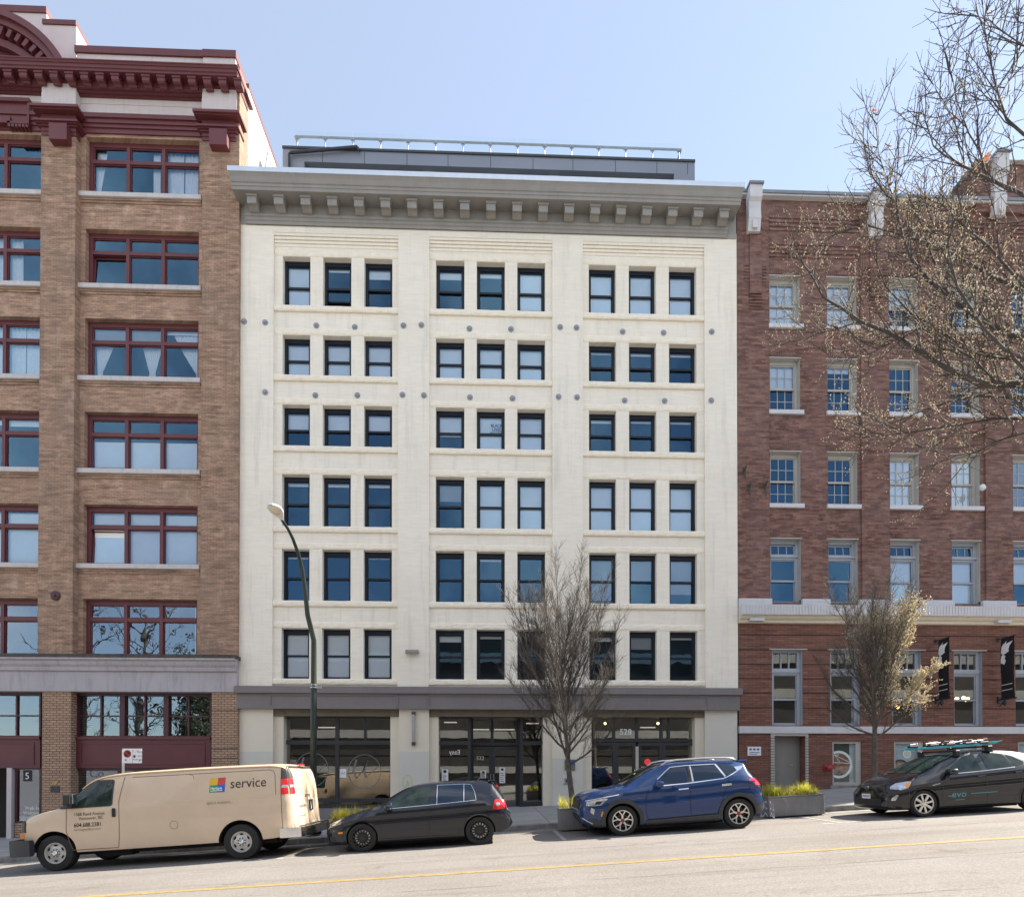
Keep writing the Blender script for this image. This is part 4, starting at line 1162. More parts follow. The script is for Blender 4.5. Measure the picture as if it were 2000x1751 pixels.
# ----- base cornice and lintel band
B = MB()
yb = LP - .28
z1_ = zz(1286, yb); z2_ = zz(1297, yb + .06); z3_ = zz(1309, yb + .12); z4_ = zz(1350, LP - .05)
B.extrude_profile([(LP - .05, z3_ - .02), (LP - .12, z3_), (LP - .14, z2_ - .08), (LP - .20, z2_), (LP - .23, z2_ + .12), (LP - .30, z1_ - .02), (LP - .30, z1_ + .04)], lx0, lx1 - .05, wall=LP, ret1=.3, m=0)
B.box(lx0, lx1, LP - .05, LP + .6, z4_, z3_ - .018, 0)
B.build("base_cornice", M['band_stone'], left)
B = MB(); B.box(lx0, lx1 + .06, LP - .31, LP + .4, z1_ + .04, z1_ + .16); B.build("sooty_ledge", M['soot'], left)
# ----- ground floor
gp2 = [(PX(82, 1450, LP), PX(138, 1450, LP)), (PX(413, 1450, LP), PX(464, 1450, LP)), (PX(82, 1450, LP) - 6.6, PX(82, 1450, LP) - 5.3)]
for (a, b) in gp2:
    G = MB(); G.box(a, b, LP, LP + 1.2, zr(a) - .4, z4_); G.build("brick_pier", M['buff_brick'], left)
grooves = MB()
for py in (1387, 1461, 1480, 1498): 
    z = PZ(440, py, LP); grooves.box(gp2[1][0], gp2[1][1], LP - .004, LP + .02, z - .015, z + .015)
grooves.build("pier_groove", M['soot'], left)
SYL = LP + .35
def QL(px, py, y=SYL): p = P(px, py, y); return p.x, p.z
for bay, (xa, xb) in enumerate(((PX(143, 1400, SYL), PX(414, 1400, SYL)), (PX(82, 1400, SYL) - 5.3, PX(82, 1400, SYL)))):
    zT, zS_ = QL(280, 1353)[1], QL(280, 1440)[1]
    fr = MB()
    fr.box(xa, xa + .2, SYL - .06, SYL + .2, zS_, zT); fr.box(xb - .06, xb, SYL - .06, SYL + .2, zS_, zT); fr.box(xa + .2, xb - .06, SYL - .06, SYL + .2, zT - .1, zT); fr.box(xa + .2, xb - .06, SYL - .06, SYL + .2, zS_, zS_ + .07)
    w3 = (xb - xa - .26) / 3
    tw2 = fr.build("transom_window", M['maroon_dark'], left)
    bars = MB(); g = MB()
    for i in range(3):
        u0, u1 = xa + .2 + w3 * i, xa + .2 + w3 * (i + 1)
        if i: bars.box(u0 - .09, u0 + .09, SYL - .05, SYL + .15, zS_ + .07, zT - .1)
        m0, m1 = (u0 + u1) / 2, (zS_ + zT) / 2 - .02
        bars.box(m0 - .028, m0 + .028, SYL, SYL + .1, zS_ + .07, zT - .1); bars.box(u0 + .05, m0 - .028, SYL + .002, SYL + .1, m1 - .025, m1 + .025); bars.box(m0 + .028, u1 - .05, SYL + .002, SYL + .1, m1 - .025, m1 + .025)
        g.quad((u0, SYL + .06, zS_ + .07), (u1, SYL + .06, zS_ + .07), (u1, SYL + .06, zT - .1), (u0, SYL + .06, zT - .1))
    bars.build("glazing_bar", M['maroon_dark'], tw2); g.build("pane", M['glass_old'], tw2)
    zP = QL(280, 1499)[1]
    pn = MB(); pn.box(xa, xb, SYL - .08, SYL + .2, zP, zS_)
    pn.box(xa, xb, SYL - .13, SYL, zS_ - .06, zS_ + .03)
    for (u0, u1, v0, v1) in ((xa + .3, xb - .2, zP + .12, zP + .17), (xa + .3, xb - .2, zS_ - .22, zS_ - .17), (xa + .3, xa + .36, zP + .17, zS_ - .22), (xb - .26, xb - .2, zP + .17, zS_ - .22)): pn.box(u0, u1, SYL - .10, SYL - .078, v0, v1)
    pn.build("fascia_panel", M['maroon'], left)
    if bay == 0:
        z0 = zr(-14) + .75
        w = glazing(left, xa, xb, z0, zP, SYL, .10, M['glass_old'], M['maroon_dark'], vm=(xa + (xb - xa) * .33, xa + (xb - xa) * .67))
        s = MB(); X, Zc = QL(188, 1506, SYL + .05); s.text("Co", X, Zc - .2, SYL + .05, .42, 0); s.build("window_lettering", M['frost'], w)
        b_ = MB(); b_.box(xa, xb, SYL - .03, SYL + .2, zr(xa) - .3, z0); b_.build("stall_riser", M['buff_brick'], left)
    else:
        # shop window with lettering beside a dark entrance
        w0, w1 = QL(30, 1550)[0], QL(81, 1550)[0]
        z0 = QL(55, 1606)[1]
        w = glazing(left, w0, w1 - .02, z0, zP, SYL, .06, M['glass_old'], M['maroon_dark'])
        s = MB(); X, Zc = QL(53, 1514, SYL + .05); s.box(X - .14, X + .17, SYL + .052, SYL + .054, Zc - .2, Zc + .2, 1); s.text("5", X, Zc - .12, SYL + .05, .34, 0); s.build("street_number", [M['white_print'], M['sign_black']], w); s = MB()
        X, Zc = QL(64, 1577, SYL + .05); s.text("Walk Ins", X, Zc - .05, SYL + .05, .155, 0, bold=.02); X, Zc = QL(63, 1586, SYL + .05); s.text("Welcome", X, Zc - .06, SYL + .05, .155, 0, bold=.02)
        s.build("window_lettering", M['white_print'], w)
        b_ = MB(); b_.box(w0, w1, SYL - .02, SYL + .2, zr(w0) - .3, z0); b_.build("stall_riser", M['buff_brick'], left)
        c = MB(); c.box(QL(18, 1550)[0], QL(27.5, 1550)[0], SYL - .12, SYL + .2, zr(w0) - .2, zP); c.build("door_post", M['mauve_stone'], left)
# brass plate on the pier
p = P(108, 1533, LP)
s = MB(); s.box(p.x - .15, p.x + .15, LP - .025, LP, p.z - .24, p.z - .02, 0); s.add([(p.x - .12, LP - .02, p.z + .16), (p.x, LP - .02, p.z - .01), (p.x + .12, LP - .02, p.z + .16), (p.x - .12, LP, p.z + .16), (p.x, LP, p.z - .01), (p.x + .12, LP, p.z + .16)], [(0, 1, 2), (0, 3, 4, 1), (1, 4, 5, 2), (2, 5, 3, 0)], 1)
M['brass'] = plain("dull_brass", (.45, .27, .12), .45, metal=.5)
s.build("wall_plaque", [M['charcoal'], M['brass']], left)
# ---------------------------------------------------------------- red brick building on the right
rnd = random.Random(31)
RY = FY + .0
RB = RY + .07                                                   # bay recess
right = thing("brick_building", "dark red brick block with white sash windows, pale consoles and a white belt course", "building", (PX(1720, 900, RY), RY, zr(15)))
rx0, rx1 = PX(1440, 900, RY) + .02, 34.0
ZR = lambda py, y=RY, px=1600: PZ(px, py, y)
z_par = ZR(390)
xr = lambda px, y=RB: PX(px, 900, y)
cols = [(1504, 1563), (1617, 1674), (1738, 1794), (1858, 1913), (1978, 2034), (2100, 2156)]
rrows = [(541, 636), (701, 803), (883, 985), (1052.5, 1176)]
z_belt_t, z_belt_b = ZR(1176), ZR(1217)
z_wb_t, z_wb_b = ZR(1418), ZR(1431.5)
mb = MB(); mb.box(rx0, rx1, RY + 2.2, RY + 24, zr(8) - 1, z_par - .2); mb.box(rx0, rx1, RY + .5, RY + 2.2, z_par - 1.4, z_par - .2); mb.box(rx0, rx0 + .2, RY + .4, RY + 2.2, zr(8) - 1, z_par - .2); mb.build("core", M['room'], right)
W_ = MB()
holes = [(xr(a), xr(b), ZR(bt, RB), ZR(t, RB)) for (a, b) in cols for (t, bt) in rrows]
W_.wall(rx0, rx1, z_belt_b, z_par, RB, holes, .28, 0, 1)
for (a, b) in ((1440, 1503), (1683, 1737), (1925, 1977), (2160, 2215)):
    W_.box(max(xr(a, RY), rx0), xr(b, RY), RY, RB + .2, z_belt_t, ZR(420 if a < 1500 else 432))
W_.build("wall", [M['red_brick'], M['sash_grey']], right)
# projecting brick courses near the top and on the pilasters
D_ = MB()
for (a, b) in ((1503, 1683), (1737, 1925), (1977, 2160)):
    for py in (424, 432, 440, 448, 476, 484, 492, 500): z = ZR(py); D_.box(xr(a) + .01, xr(b) - .01, RB - .035, RB + .02, z - .035, z + .045)
for (c, w) in ((1475, 44), (1710, 42), (1951, 42)):
    for py in range(522, 556, 6): z = ZR(py); D_.box(xr(c - w / 2), xr(c - w / 2 + 11), RY - .025, RY + .02, z - .03, z + .03); D_.box(xr(c + w / 2 - 11), xr(c + w / 2), RY - .025, RY + .02, z - .03, z + .03)
    for py in range(582, 612, 6): z = ZR(py); D_.box(xr(c - 12), xr(c + 12), RY - .03, RY + .02, z - .03, z + .03)
    D_.box(xr(c - 12), xr(c + 12), RY - .06, RY + .02, ZR(578), ZR(425)); D_.box(xr(c - w / 2 + .5), xr(c + w / 2), RY - .022, RY + .02, ZR(520), ZR(425))
D_.build("brick_course", M['red_brick'], right)
# parapet
Pp = MB()
Pp.box(rx0, rx1, RY - .12, RY + .5, z_par, ZR(381, RY - .12), 0); Pp.box(rx0, rx1, RY - .16, RY + .55, ZR(381, RY - .12) + .002, ZR(373, RY - .16), 1)
Pp.build("parapet", [M['white_trim'], M['coping']], right)
# raised end pavilion
hx = xr(1905)
U = MB(); U.box(hx, rx1, RY - .05, RY + 8, z_par - .3, PZ(1960, 322, RY), 0); U.box(hx - .1, rx1, RY - .2, RY + 8.1, PZ(1960, 322, RY), PZ(1960, 312, RY - .2), 1)
U.build("raised_parapet", [M['red_brick'], M['white_trim']], right)
def console(px, pt, pb):
    c = MB(); x = PX(px, 400, RY - .3); w = .23
    zt, zb = PZ(px, pt, RY - .42), PZ(px, pb, RY - .15)
    h = zt - zb
    prof = [(RY, zb), (RY - .16, zb), (RY - .20, zb + .12 * h), (RY - .24, zb + .24 * h), (RY - .26, zb + .26 * h), (RY - .22, zb + .5 * h), (RY - .26, zb + .62 * h), (RY - .36, zb + .68 * h), (RY - .36, zt - .08), (RY, zt - .08)]
    n = len(prof)
    c.add([(x - w, y, z) for y, z in prof] + [(x + w, y, z) for y, z in prof], [tuple(range(n))[::-1], tuple(range(n, 2 * n))] + [(j, (j + 1) % n, n + (j + 1) % n, n + j) for j in range(n)])
    c.box(x - .09, x + .09, RY - .27, RY - .1, zb + .03 * h, zb + .22 * h)
    c.build("console", M['cream_trim'] if False else M['white_trim'], right)
    k = MB(); k.box(x - w - .04, x + w + .04, RY - .42, RY + .6, zt - .08, zt); k.build("console_cap", M['coping'], right)
console(1476, 352, 452); console(1716, 366, 462); console(1958, 290, 420)
# windows
fr_ = {0: [1, 1, .45, .0, .0, 0], 1: [.46, .1, .0, .0, .0, 0], 2: [.0, .0, 1, 1, .0, 0], 3: [0, 0, 1, 1, .5, 0]}
for ci, (a, b) in enumerate(cols):
    for ri, (t, bt) in enumerate(rrows):
        x0, x1, z0, z1 = xr(a), xr(b), ZR(bt, RB), ZR(t, RB)
        y = RB + .20
        fm = M['sash_grey']
        if ri < 3:
            w = sash_window(right, x0 + .003, x1 - .003, z0 + .003, z1 - .003, y, fr_[ri][ci], M['glass_old'] if ri == 2 and ci > 1 else M['glass'], fm, fw=.10, head=.13, vb=2, hb=1)
            s = MB(); s.bbox(x0 - .06, x1 + .12, RB - .09, RB + .2, z0 - .16, z0 - .004, .01); s.build("sill", M['white_trim'], right)
        else:
            zm = z0 + (z1 - z0) * .74
            w = sash_window(right, x0 + .003, x1 - .003, z0 + .003, zm, y, fr_[ri][ci], M['glass'], M['sash_blue'], fw=.10, head=.10)
            # hopper light above, tipped outwards
            f = MB()
            f.box(x0, x0 + .1, y, y + .14, zm, z1); f.box(x1 - .1, x1, y, y + .14, zm, z1); f.box(x0 + .1, x1 - .1, y, y + .14, z1 - .12, z1); f.box(x0, x1, y - .05, y + .14, zm - .02, zm + .07)
            f.build("transom_frame", M['sash_blue'], w)
            f = MB(); g = MB()
            def tp(u, v, d=0):
                k = (v - zm - .07) / (z1 - .12 - zm - .07); return (u, y + .03 + d + .035 * k, v)
            u0, u1, v0, v1 = x0 + .1, x1 - .1, zm + .07, z1 - .14
            bars = [(u0, u0 + .05, v0, v1), (u1 - .05, u1, v0, v1), (u0, u1, v0, v0 + .05), (u0, u1, v1 - .05, v1)]
            for i in (1, 2): xx = u0 + (u1 - u0) * i / 3; bars.append((xx - .015, xx + .015, v0, v1))
            for (p, q, r_, s_) in bars: f.add([tp(p, r_), tp(q, r_), tp(q, s_), tp(p, s_), tp(p, r_, .04), tp(q, r_, .04), tp(q, s_, .04), tp(p, s_, .04)], [(0, 1, 2, 3), (7, 6, 5, 4), (0, 4, 5, 1), (3, 2, 6, 7), (0, 3, 7, 4), (1, 5, 6, 2)])
            f.build("hopper_sash", M['sash_blue'], w)
            g.quad(tp(u0, v0, .02), tp(u1, v0, .02), tp(u1, v1, .02), tp(u0, v1, .02)); g.build("pane", M['glass'], w)
        l = MB(); l.box(x0 - .05, x1 + .05, RB - .015, RB + .06, z1 + .003, z1 + .035); l.build("lintel_strip", M['sash_grey'], right)
        lb = MB()
        n = 15
        for i in range(n):
            u0 = x0 - .05 + (x1 - x0 + .1) * i / n; lb.box(u0 + .006, u0 + (x1 - x0 + .1) / n - .006, RB - .012, RB + .02, z1 + .065, z1 + .27)
        lb.build("soldier_course", M['red_brick'], right)
# belt course
Bc = MB()
zb1, zb2, zb3 = ZR(1181, RY - .3), ZR(1201, RY - .3), ZR(1217, RY - .1)
Bc.box(rx0, rx1, RY - .34, RB + .28, zb2, zb1, 0)
x = rx0 + .05
while x < rx1:
    Bc.box(x, x + .07, RY - .355, RY - .338, zb2 + .01, zb1 - .02, 0); x += .115
for i in range(len(cols) + 1):
    a = rx0 if i == 0 else xr(cols[i - 1][1]); b = xr(cols[i][0]) if i < len(cols) else rx1
    Bc.box(a, b, RY - .06, RB + .1, zb1, ZR(1170, RY), 0)
Bc.extrude_profile([(RY - .05, zb3), (RY - .10, zb3 + .02), (RY - .12, zb3 + .10), (RY - .20, zb3 + .15), (RY - .26, zb2)], rx0, rx1, m=1, wall=RY)
for px in (1478, 1960): X = PX(px, 1210, RY - .22); Bc.box(X - .26, X + .26, RY - .29, RY - .1, ZR(1213, RY - .25), ZR(1207, RY - .25), 0)
Bc.build("belt_course", [M['white_trim'], M['cream_trim']], right)
# ground storey
Gs = MB()
g_rows = (1269, 1416)
bz0 = lambda x: zr(x) - .3
holes = [(xr(a + 2, RY), xr(b + 2, RY), ZR(g_rows[1]), ZR(g_rows[0])) for (a, b) in cols]
bas = [(1623, 1680), (1743, 1801), (1864, 1916), (1984, 2040)]
zb_hi = ZR(1447)
holes2 = [(xr(a, RY), xr(b, RY), PZ(a, py, RY), zb_hi) for (a, b), py in zip(bas, (1533, 1528, 1524, 1520))]
hd = (xr(1510, RY), xr(1570, RY), zr(xr(1540)) + .22, PZ(1540, 1437, RY))
Gs.wall(rx0, rx1, z_wb_t, z_belt_b + .02, RY, holes, .28, 0, 1)
Gs.wall(rx0, rx1, zr(rx0) - .3, z_wb_b, RY, holes2 + [hd], .45)
Gs.build("base_wall", [M['red_brick_low'], M['sash_blue']], right)
gr = MB()
for py in (1240, 1269, 1297, 1325, 1353, 1382):
    z = ZR(py)
    for i in range(len(cols) + 1):
        a = rx0 if i == 0 else xr(cols[i - 1][1] + 2, RY) + .02; b = xr(cols[i][0] + 2, RY) - .02 if i < len(cols) else rx1
        if py < 1269: 
            gr.box(rx0, rx1, RY - .006, RY + .01, z - .02, z + .02); break
        gr.box(a, b, RY - .006, RY + .01, z - .02, z + .02)
M['groove'] = plain("shadowed_mortar_groove", (.045, .025, .02), .95)
gr.build("groove", M['groove'], right)
wb = MB(); wb.box(rx0, rx1, RY - .07, RY + .3, z_wb_b, z_wb_t); wb.build("white_band", M['white_trim'], right)
for (a, b, c, d) in holes:
    y = RY + .14
    zm = c + (d - c) * .71
    w = sash_window(right, a + .003, b - .003, c + .003, zm, y, 0, M['glass_shop'], M['sash_blue'], fw=.12, head=.08)
    f = MB(); f.box(a, a + .12, y, y + .14, zm, d); f.box(b - .12, b, y, y + .14, zm, d); f.box(a + .12, b - .12, y, y + .14, d - .08, d); f.box(a, b, y - .04, y + .14, zm - .01, zm + .14)
    for i in (1, 2): xx = a + .12 + (b - a - .24) * i / 3; f.box(xx - .02, xx + .02, y + .02, y + .1, zm + .14, d - .08)
    f.build("transom_frame", M['sash_blue'], w)
    g = MB(); g.quad((a + .12, y + .06, zm + .1), (b - .12, y + .06, zm + .1), (b - .12, y + .06, d - .05), (a + .12, y + .06, d - .05)); g.build("pane", M['glass_shop'], w)
    l = MB(); l.box(a - .1, b + .18, RY - .03, RY + .06, d + .003, d + .04); l.build("lintel_strip", M['sash_grey'], right)
# lamps glowing inside the restaurant window
M['warm'] = glow("warm_globe_lit", (1.0, .55, .18), 5.0)
for k, (px, py) in enumerate(((1869, 1364), (1882, 1362), (1886, 1366), (1890, 1364), (1753, 1380))):
    p = P(px, py, RY + 1.3); m_ = MB(); m_.lathe([(.01, -.07), (.06, -.035), (.07, 0), (.06, .035), (.01, .07)], tuple(p), 'z', 12); m_.build("globe_lamp", M['warm'], right, smooth=True)
# basement windows with posters
M['poster_bowl'] = plain("poster_food_print", (.22, .09, .05), .5, var=.8, vs=9)
M['poster_bg'] = plain("poster_pale_print", (.36, .40, .44), .5, var=.25, vs=3)
M['poster_dark'] = plain("poster_dark_print", (.03, .035, .035), .5)
for k, (a, b, c, d) in enumerate(holes2):
    y = RY + .05
    f = MB()
    for (u0, u1, v0, v1) in ((a, a + .08, c, d), (b - .2, b, c, d), (a + .08, b - .2, d - .08, d), (a + .08, b - .2, c, c + .12)): f.box(u0, u1, y, y + .16, v0, v1)
    w = f.build("basement_window", M['sash_grey'], right)
    s = MB(); s.box(a - .1, b + .05, RY - .06, RY + .1, c - .2, c - .004); s.build("sill", M['kerb'], right)
    po = MB(); yy = y + .10
    po.box(a + .08, b - .2, yy, yy + .01, c + .12, d - .08, 0)
    wdt, hgt = (b - a - .28), (d - c - .2)
    pc = (a + .08 + wdt * .30, c + .12 + hgt * (.46 if k == 0 else .30))
    Rr = wdt * .62 if k == 0 else wdt * .42
    def disc(r, m, yo, cx=pc[0], cz=pc[1], lim=True):
        pts = []
        for i in range(40):
            t = 2 * math.pi * i / 40; xx = min(max(cx + r * math.cos(t), a + .085), b - .205); z_ = min(max(cz + r * math.sin(t), c + .125), d - .085); pts.append((xx, yy - yo, z_))
        po.add(pts, [tuple(range(40))], m)
    if k == 0:
        po.box(a + .08, a + .08 + wdt * .78, yy - .001, yy, c + .12, d - .08, 3)
        disc(Rr, 2, .002); disc(Rr * .82, 1, .003)
        for (t0, t1) in (((-.45, .1), (.55, .05)), ((-.2, .42), (.55, .08)), ((-.2, .42), (.1, .05)), ((-.45, .4), (.0, .44))):
            (p0, q0), (p1, q1) = t0, t1; w_ = .012
            po.quad((pc[0] + p0 * wdt, yy - .004, pc[1] + q0 * wdt - w_), (pc[0] + p1 * wdt, yy - .004, pc[1] + q1 * wdt - w_), (pc[0] + p1 * wdt, yy - .004, pc[1] + q1 * wdt + w_), (pc[0] + p0 * wdt, yy - .004, pc[1] + q0 * wdt + w_), 2)
    else:
        disc(Rr, 3, .002); disc(Rr * .8, 1, .003)
        disc(.16, 2, .002, a + .08 + wdt * .6, c + .12 + hgt * .72); disc(.12, 4, .003, a + .08 + wdt * .6, c + .12 + hgt * .72)
    po.build("poster", [M['poster_bg'], M['poster_bowl'], M['white_print'], M['poster_dark'], M['cream_trim']], w)
    g = MB(); g.quad((a + .08, yy - .03, c + .12), (b - .2, yy - .03, c + .12), (b - .2, yy - .03, d - .08), (a + .08, yy - .03, d - .08)); g.build("pane", M['clear'], w)
# grey door in a brick niche
dr = MB(); yd = RY + .40
dr.box(hd[0], hd[1], yd, yd + .05, hd[2], hd[3]); dr.box(hd[0] + .05, hd[1] - .06, yd - .015, yd, hd[2] + .02, hd[3] - .05)
d_ = dr.build("door", M['door_grey'], right)
k = MB(); k.tube([(hd[1] - .3, yd - .02, hd[2] + 1.0), (hd[1] - .3, yd - .08, hd[2] + 1.0), (hd[1] - .42, yd - .08, hd[2] + 1.0)], .012, 6); k.build("handle", M['steel'], d_)
q = MB()
for (u0, u1) in ((hd[0] - .14, hd[0] - .0), (hd[1], hd[1] + .11)):
    z = hd[2] - .1
    while z < hd[3] - .05: q.box(u0, u1, RY - .03, RY + .02, z, z + .075); z += .10
q.box(hd[0] - .14, hd[1] + .11, RY - .03, RY + .02, hd[3] + .01, hd[3] + .12)
q.build("door_surround", M['sash_grey'], right)
# small notice plate, red hydrant inlet, wires
p = P(1473, 1466, RY)
s = MB(); s.box(p.x - .25, p.x + .25, RY - .02, RY, p.z - .18, p.z + .18, 0)
s.box(p.x - .25, p.x + .25, RY - .022, RY - .02, p.z + .165, p.z + .18, 1); s.box(p.x - .25, p.x + .25, RY - .022, RY - .02, p.z - .18, p.z - .165, 1)
for i in range(3):
    s.box(p.x - .19 + i * .14, p.x - .10 + i * .14, RY - .0225, RY - .02, p.z + .03, p.z + .10, 2)
for i in range(2): s.box(p.x - .19, p.x + .19 - .08 * i, RY - .0225, RY - .02, p.z - .06 - i * .06, p.z - .035 - i * .06, 2)
tag(s.build("wall_notice", [M['sign_white'], M['sign_red'], M['sign_blue']]), "small white notice plate fixed to the red brick between the cream wall and grey door", "notice")
p = P(1613, 1498, RY)
s = MB(); s.lathe([(.12, 0), (.12, -.03), (.06, -.05), (.06, -.16), (.09, -.17), (.09, -.24), (.03, -.26)], (p.x, RY, p.z), 'y', 14); s.lathe([(.07, 0), (.07, -.1), (.09, -.11), (.09, -.2)], (p.x + .15, RY, p.z + .03), 'y', 12); s.box(p.x - .1, p.x + .22, RY - .04, RY, p.z - .1, p.z + .1)
tag(s.build("hydrant_inlet", M['red_metal']), "red twin fire hose inlet on the brick beside the first basement window", "hydrant")
for k, (px, py) in enumerate(((1453, 920), (1462, 952), (1493, 950))):
    p = P(px, py, RY); s = MB()
    s.tube([(p.x, RY, p.z), (p.x, RY - .25, p.z + .1), (p.x - .15, RY - .3, p.z - .05)], .035, 6); s.tube([(p.x, RY, p.z), (p.x + .03, RY - .1, p.z - .35)], .02, 5)
    s.box(p.x - .06, p.x + .06, RY - .03, RY, p.z - .08, p.z + .08)
    s.build("cable_hook", M['soot'], right)
# banners
def banner(px0, px1, pt, pb, label):
    xb = P(px0, 1300, RY - .1).x
    yo = (RY - .1) * (PX(px1, 1300, 10) / PX(px0, 1300, 10)) ** -1
    y1, y0 = RY - .12, RY - .12 - max(.35, (RY - .1) - yo)
    zt, zb = PZ(px0, pt, RY - .2), PZ(px0, pb, RY - .2)
    t = thing("banner", label, "banner", (xb, RY, zb), group="black banners on the red brick wall")
    c = MB(); n = 12
    for i in range(n):
        for j in range(3):
            f0, f1 = i / n, (i + 1) / n; g0, g1 = j / 3, (j + 1) / 3
            def q(f, g): return (xb + .015 * math.sin(f * 7 + g * 2), y1 + (y0 - y1) * g, zb + (zt - zb) * f)
            c.quad(q(f0, g0), q(f0, g1), q(f1, g1), q(f1, g0))
    c.build("cloth", M['black_cloth'], t, smooth=True)
    d = MB(); H = zt - zb; Wd = y1 - y0
    def lobe(pts): 
        for sx in (-1, 1): d.add([(xb + sx * .022, y1 - Wd * a, zb + H * b) for a, b in pts], [tuple(range(len(pts)))[::sx]])
    lobe([(.05, .76), (.10, .86), (.28, .93), (.22, .89), (.50, .95), (.42, .90), (.95, .93), (.70, .86), (.62, .80), (.66, .77), (.40, .74), (.2, .73)])
    lobe([(.02, .64), (.08, .71), (.2, .74), (.40, .70), (.34, .66), (.42, .62), (.30, .56), (.2, .58), (.05, .59)])
    for zz_ in (.22, .13): lobe([(.1, zz_), (.9, zz_ + .008), (.9, zz_ + .018), (.1, zz_ + .01)])
    d.build("emblem", M['white_print'], t)
    b = MB(); b.tube([(xb, RY, zt + .02), (xb, y0 - .08, zt + .02)], .02, 8); b.box(xb - .05, xb + .05, RY - .04, RY, zt - .08, zt + .08); b.build("bracket", M['black_pipe'], t)
    b = MB(); b.tube([(xb, RY, zb - .02), (xb, y0 - .08, zb - .02)], .03, 8)
    b.box(xb - .05, xb + .05, RY - .05, RY, zb - .15, zb + .1); b.tube([(xb, RY - .05, zb - .28), (xb, RY - .28, zb - .04)], .02, 6); b.lathe([(.01, -.14), (.07, -.08), (.08, 0), (.03, .05)], (xb, RY - .27, zb - .12), 'z', 10)
    b.build("bracket", M['black_pipe'], t)
banner(1711, 1731, 1252, 1370, "black wall banner with white emblem half hidden behind the street tree")
banner(1832, 1853, 1250, 1364, "black wall banner with white emblem at the sunlit edge of the street tree")
banner(1954, 1980, 1247, 1364, "black wall banner with white emblem well clear of the street tree above the black car")
p = P(1914, 955, RY); s = MB(); s.lathe([(.02, -.12), (.09, -.07), (.11, 0), (.07, .1), (.03, .13)], (p.x, RY - .12, p.z), 'z', 12); s.box(p.x - .03, p.x + .03, RY - .1, RY, p.z + .08, p.z + .14)
tag(s.build("wall_lamp", M['white_metal'], autos=40), "small white bulkhead lamp on the red brick between two upper windows", "lamp")
# ---------------------------------------------------------------- opposite side of the street (seen mirrored in the glass)
def gz_pave(x): return zr(x) + .2
opp = thing("concrete_building", "long dark concrete building with pale bands across the street behind the viewer", "building", (20, -15, zr(20)))
M['opp_dark'] = plain("dark_concrete", (.055, .05, .045), .85, var=.25, vs=.6)
M['opp_band'] = plain("pale_concrete_band", (.42, .41, .38), .8, var=.1, vs=.6)
mb = MB(); mb.box(-24, 90, -40, -17, zr(-26) - 1, 17.6); mb.build("wall", M['opp_dark'], opp)
mb = MB()
for z0, z1 in ((1.6, 2.3), (5.2, 6.0), (9.4, 10.3), (13.0, 13.9), (16.9, 17.9)): mb.box(-24.2, 90, -17.25, -16.7, z0 + .01, z1)
mb.build("pale_band", M['opp_band'], opp)
mb = MB(); mb.box(-24, 90, -17.05, -17.0, 3.3, 3.42); mb.build("red_rail", M['red_metal'], opp)
opp2 = thing("stone_building", "low pale stone building across the street behind the viewer", "building", (-55, -32, zr(-50)))
mb = MB(); mb.box(-95, -30, -50, -34, zr(-95), 4.5); mb.build("wall", M['mauve_stone'], opp2)

# ---------------------------------------------------------------- trees
def wobble(rnd, p0, d, length, n, r0, r1, bend=Vector((0, 0, 0)), jit=.08):
    pts = [p0.copy()]; d = d.normalized(); p = p0.copy()
    for i in range(n):
        d = (d + bend / n + Vector((rnd.gauss(0, jit), rnd.gauss(0, jit), rnd.gauss(0, jit)))).normalized()
        p = p + d * (length / n); pts.append(p.copy())
    return pts, [r0 + (r1 - r0) * i / n for i in range(n + 1)], d
def at_path(pts, f):
    k = f * (len(pts) - 1); i = min(int(k), len(pts) - 2); u = k - i
    return pts[i].lerp(pts[i + 1], u), (pts[i + 1] - pts[i]).normalized()
def side_dir(rnd, d, ang, up=0.0):
    a = Vector((rnd.gauss(0, 1), rnd.gauss(0, 1), rnd.gauss(0, 1)))
    a = (a - d * a.dot(d)).normalized()
    return (d * math.cos(ang) + a * math.sin(ang) + Vector((0, 0, up))).normalized()
def bud(mb, rnd, p, d, ln, w, m):
    a = d.cross(Vector((rnd.random() - .5, rnd.random() - .5, rnd.random() - .5))).normalized() * w
    b = d.cross(a).normalized() * w
    q = p + d * ln; c = p + d * ln * .4
    mb.add([p, c + a, c + b, c - a, c - b, q], [(0, 1, 2), (0, 2, 3), (0, 3, 4), (0, 4, 1), (1, 5, 2), (2, 5, 3), (3, 5, 4), (4, 5, 1)], m)
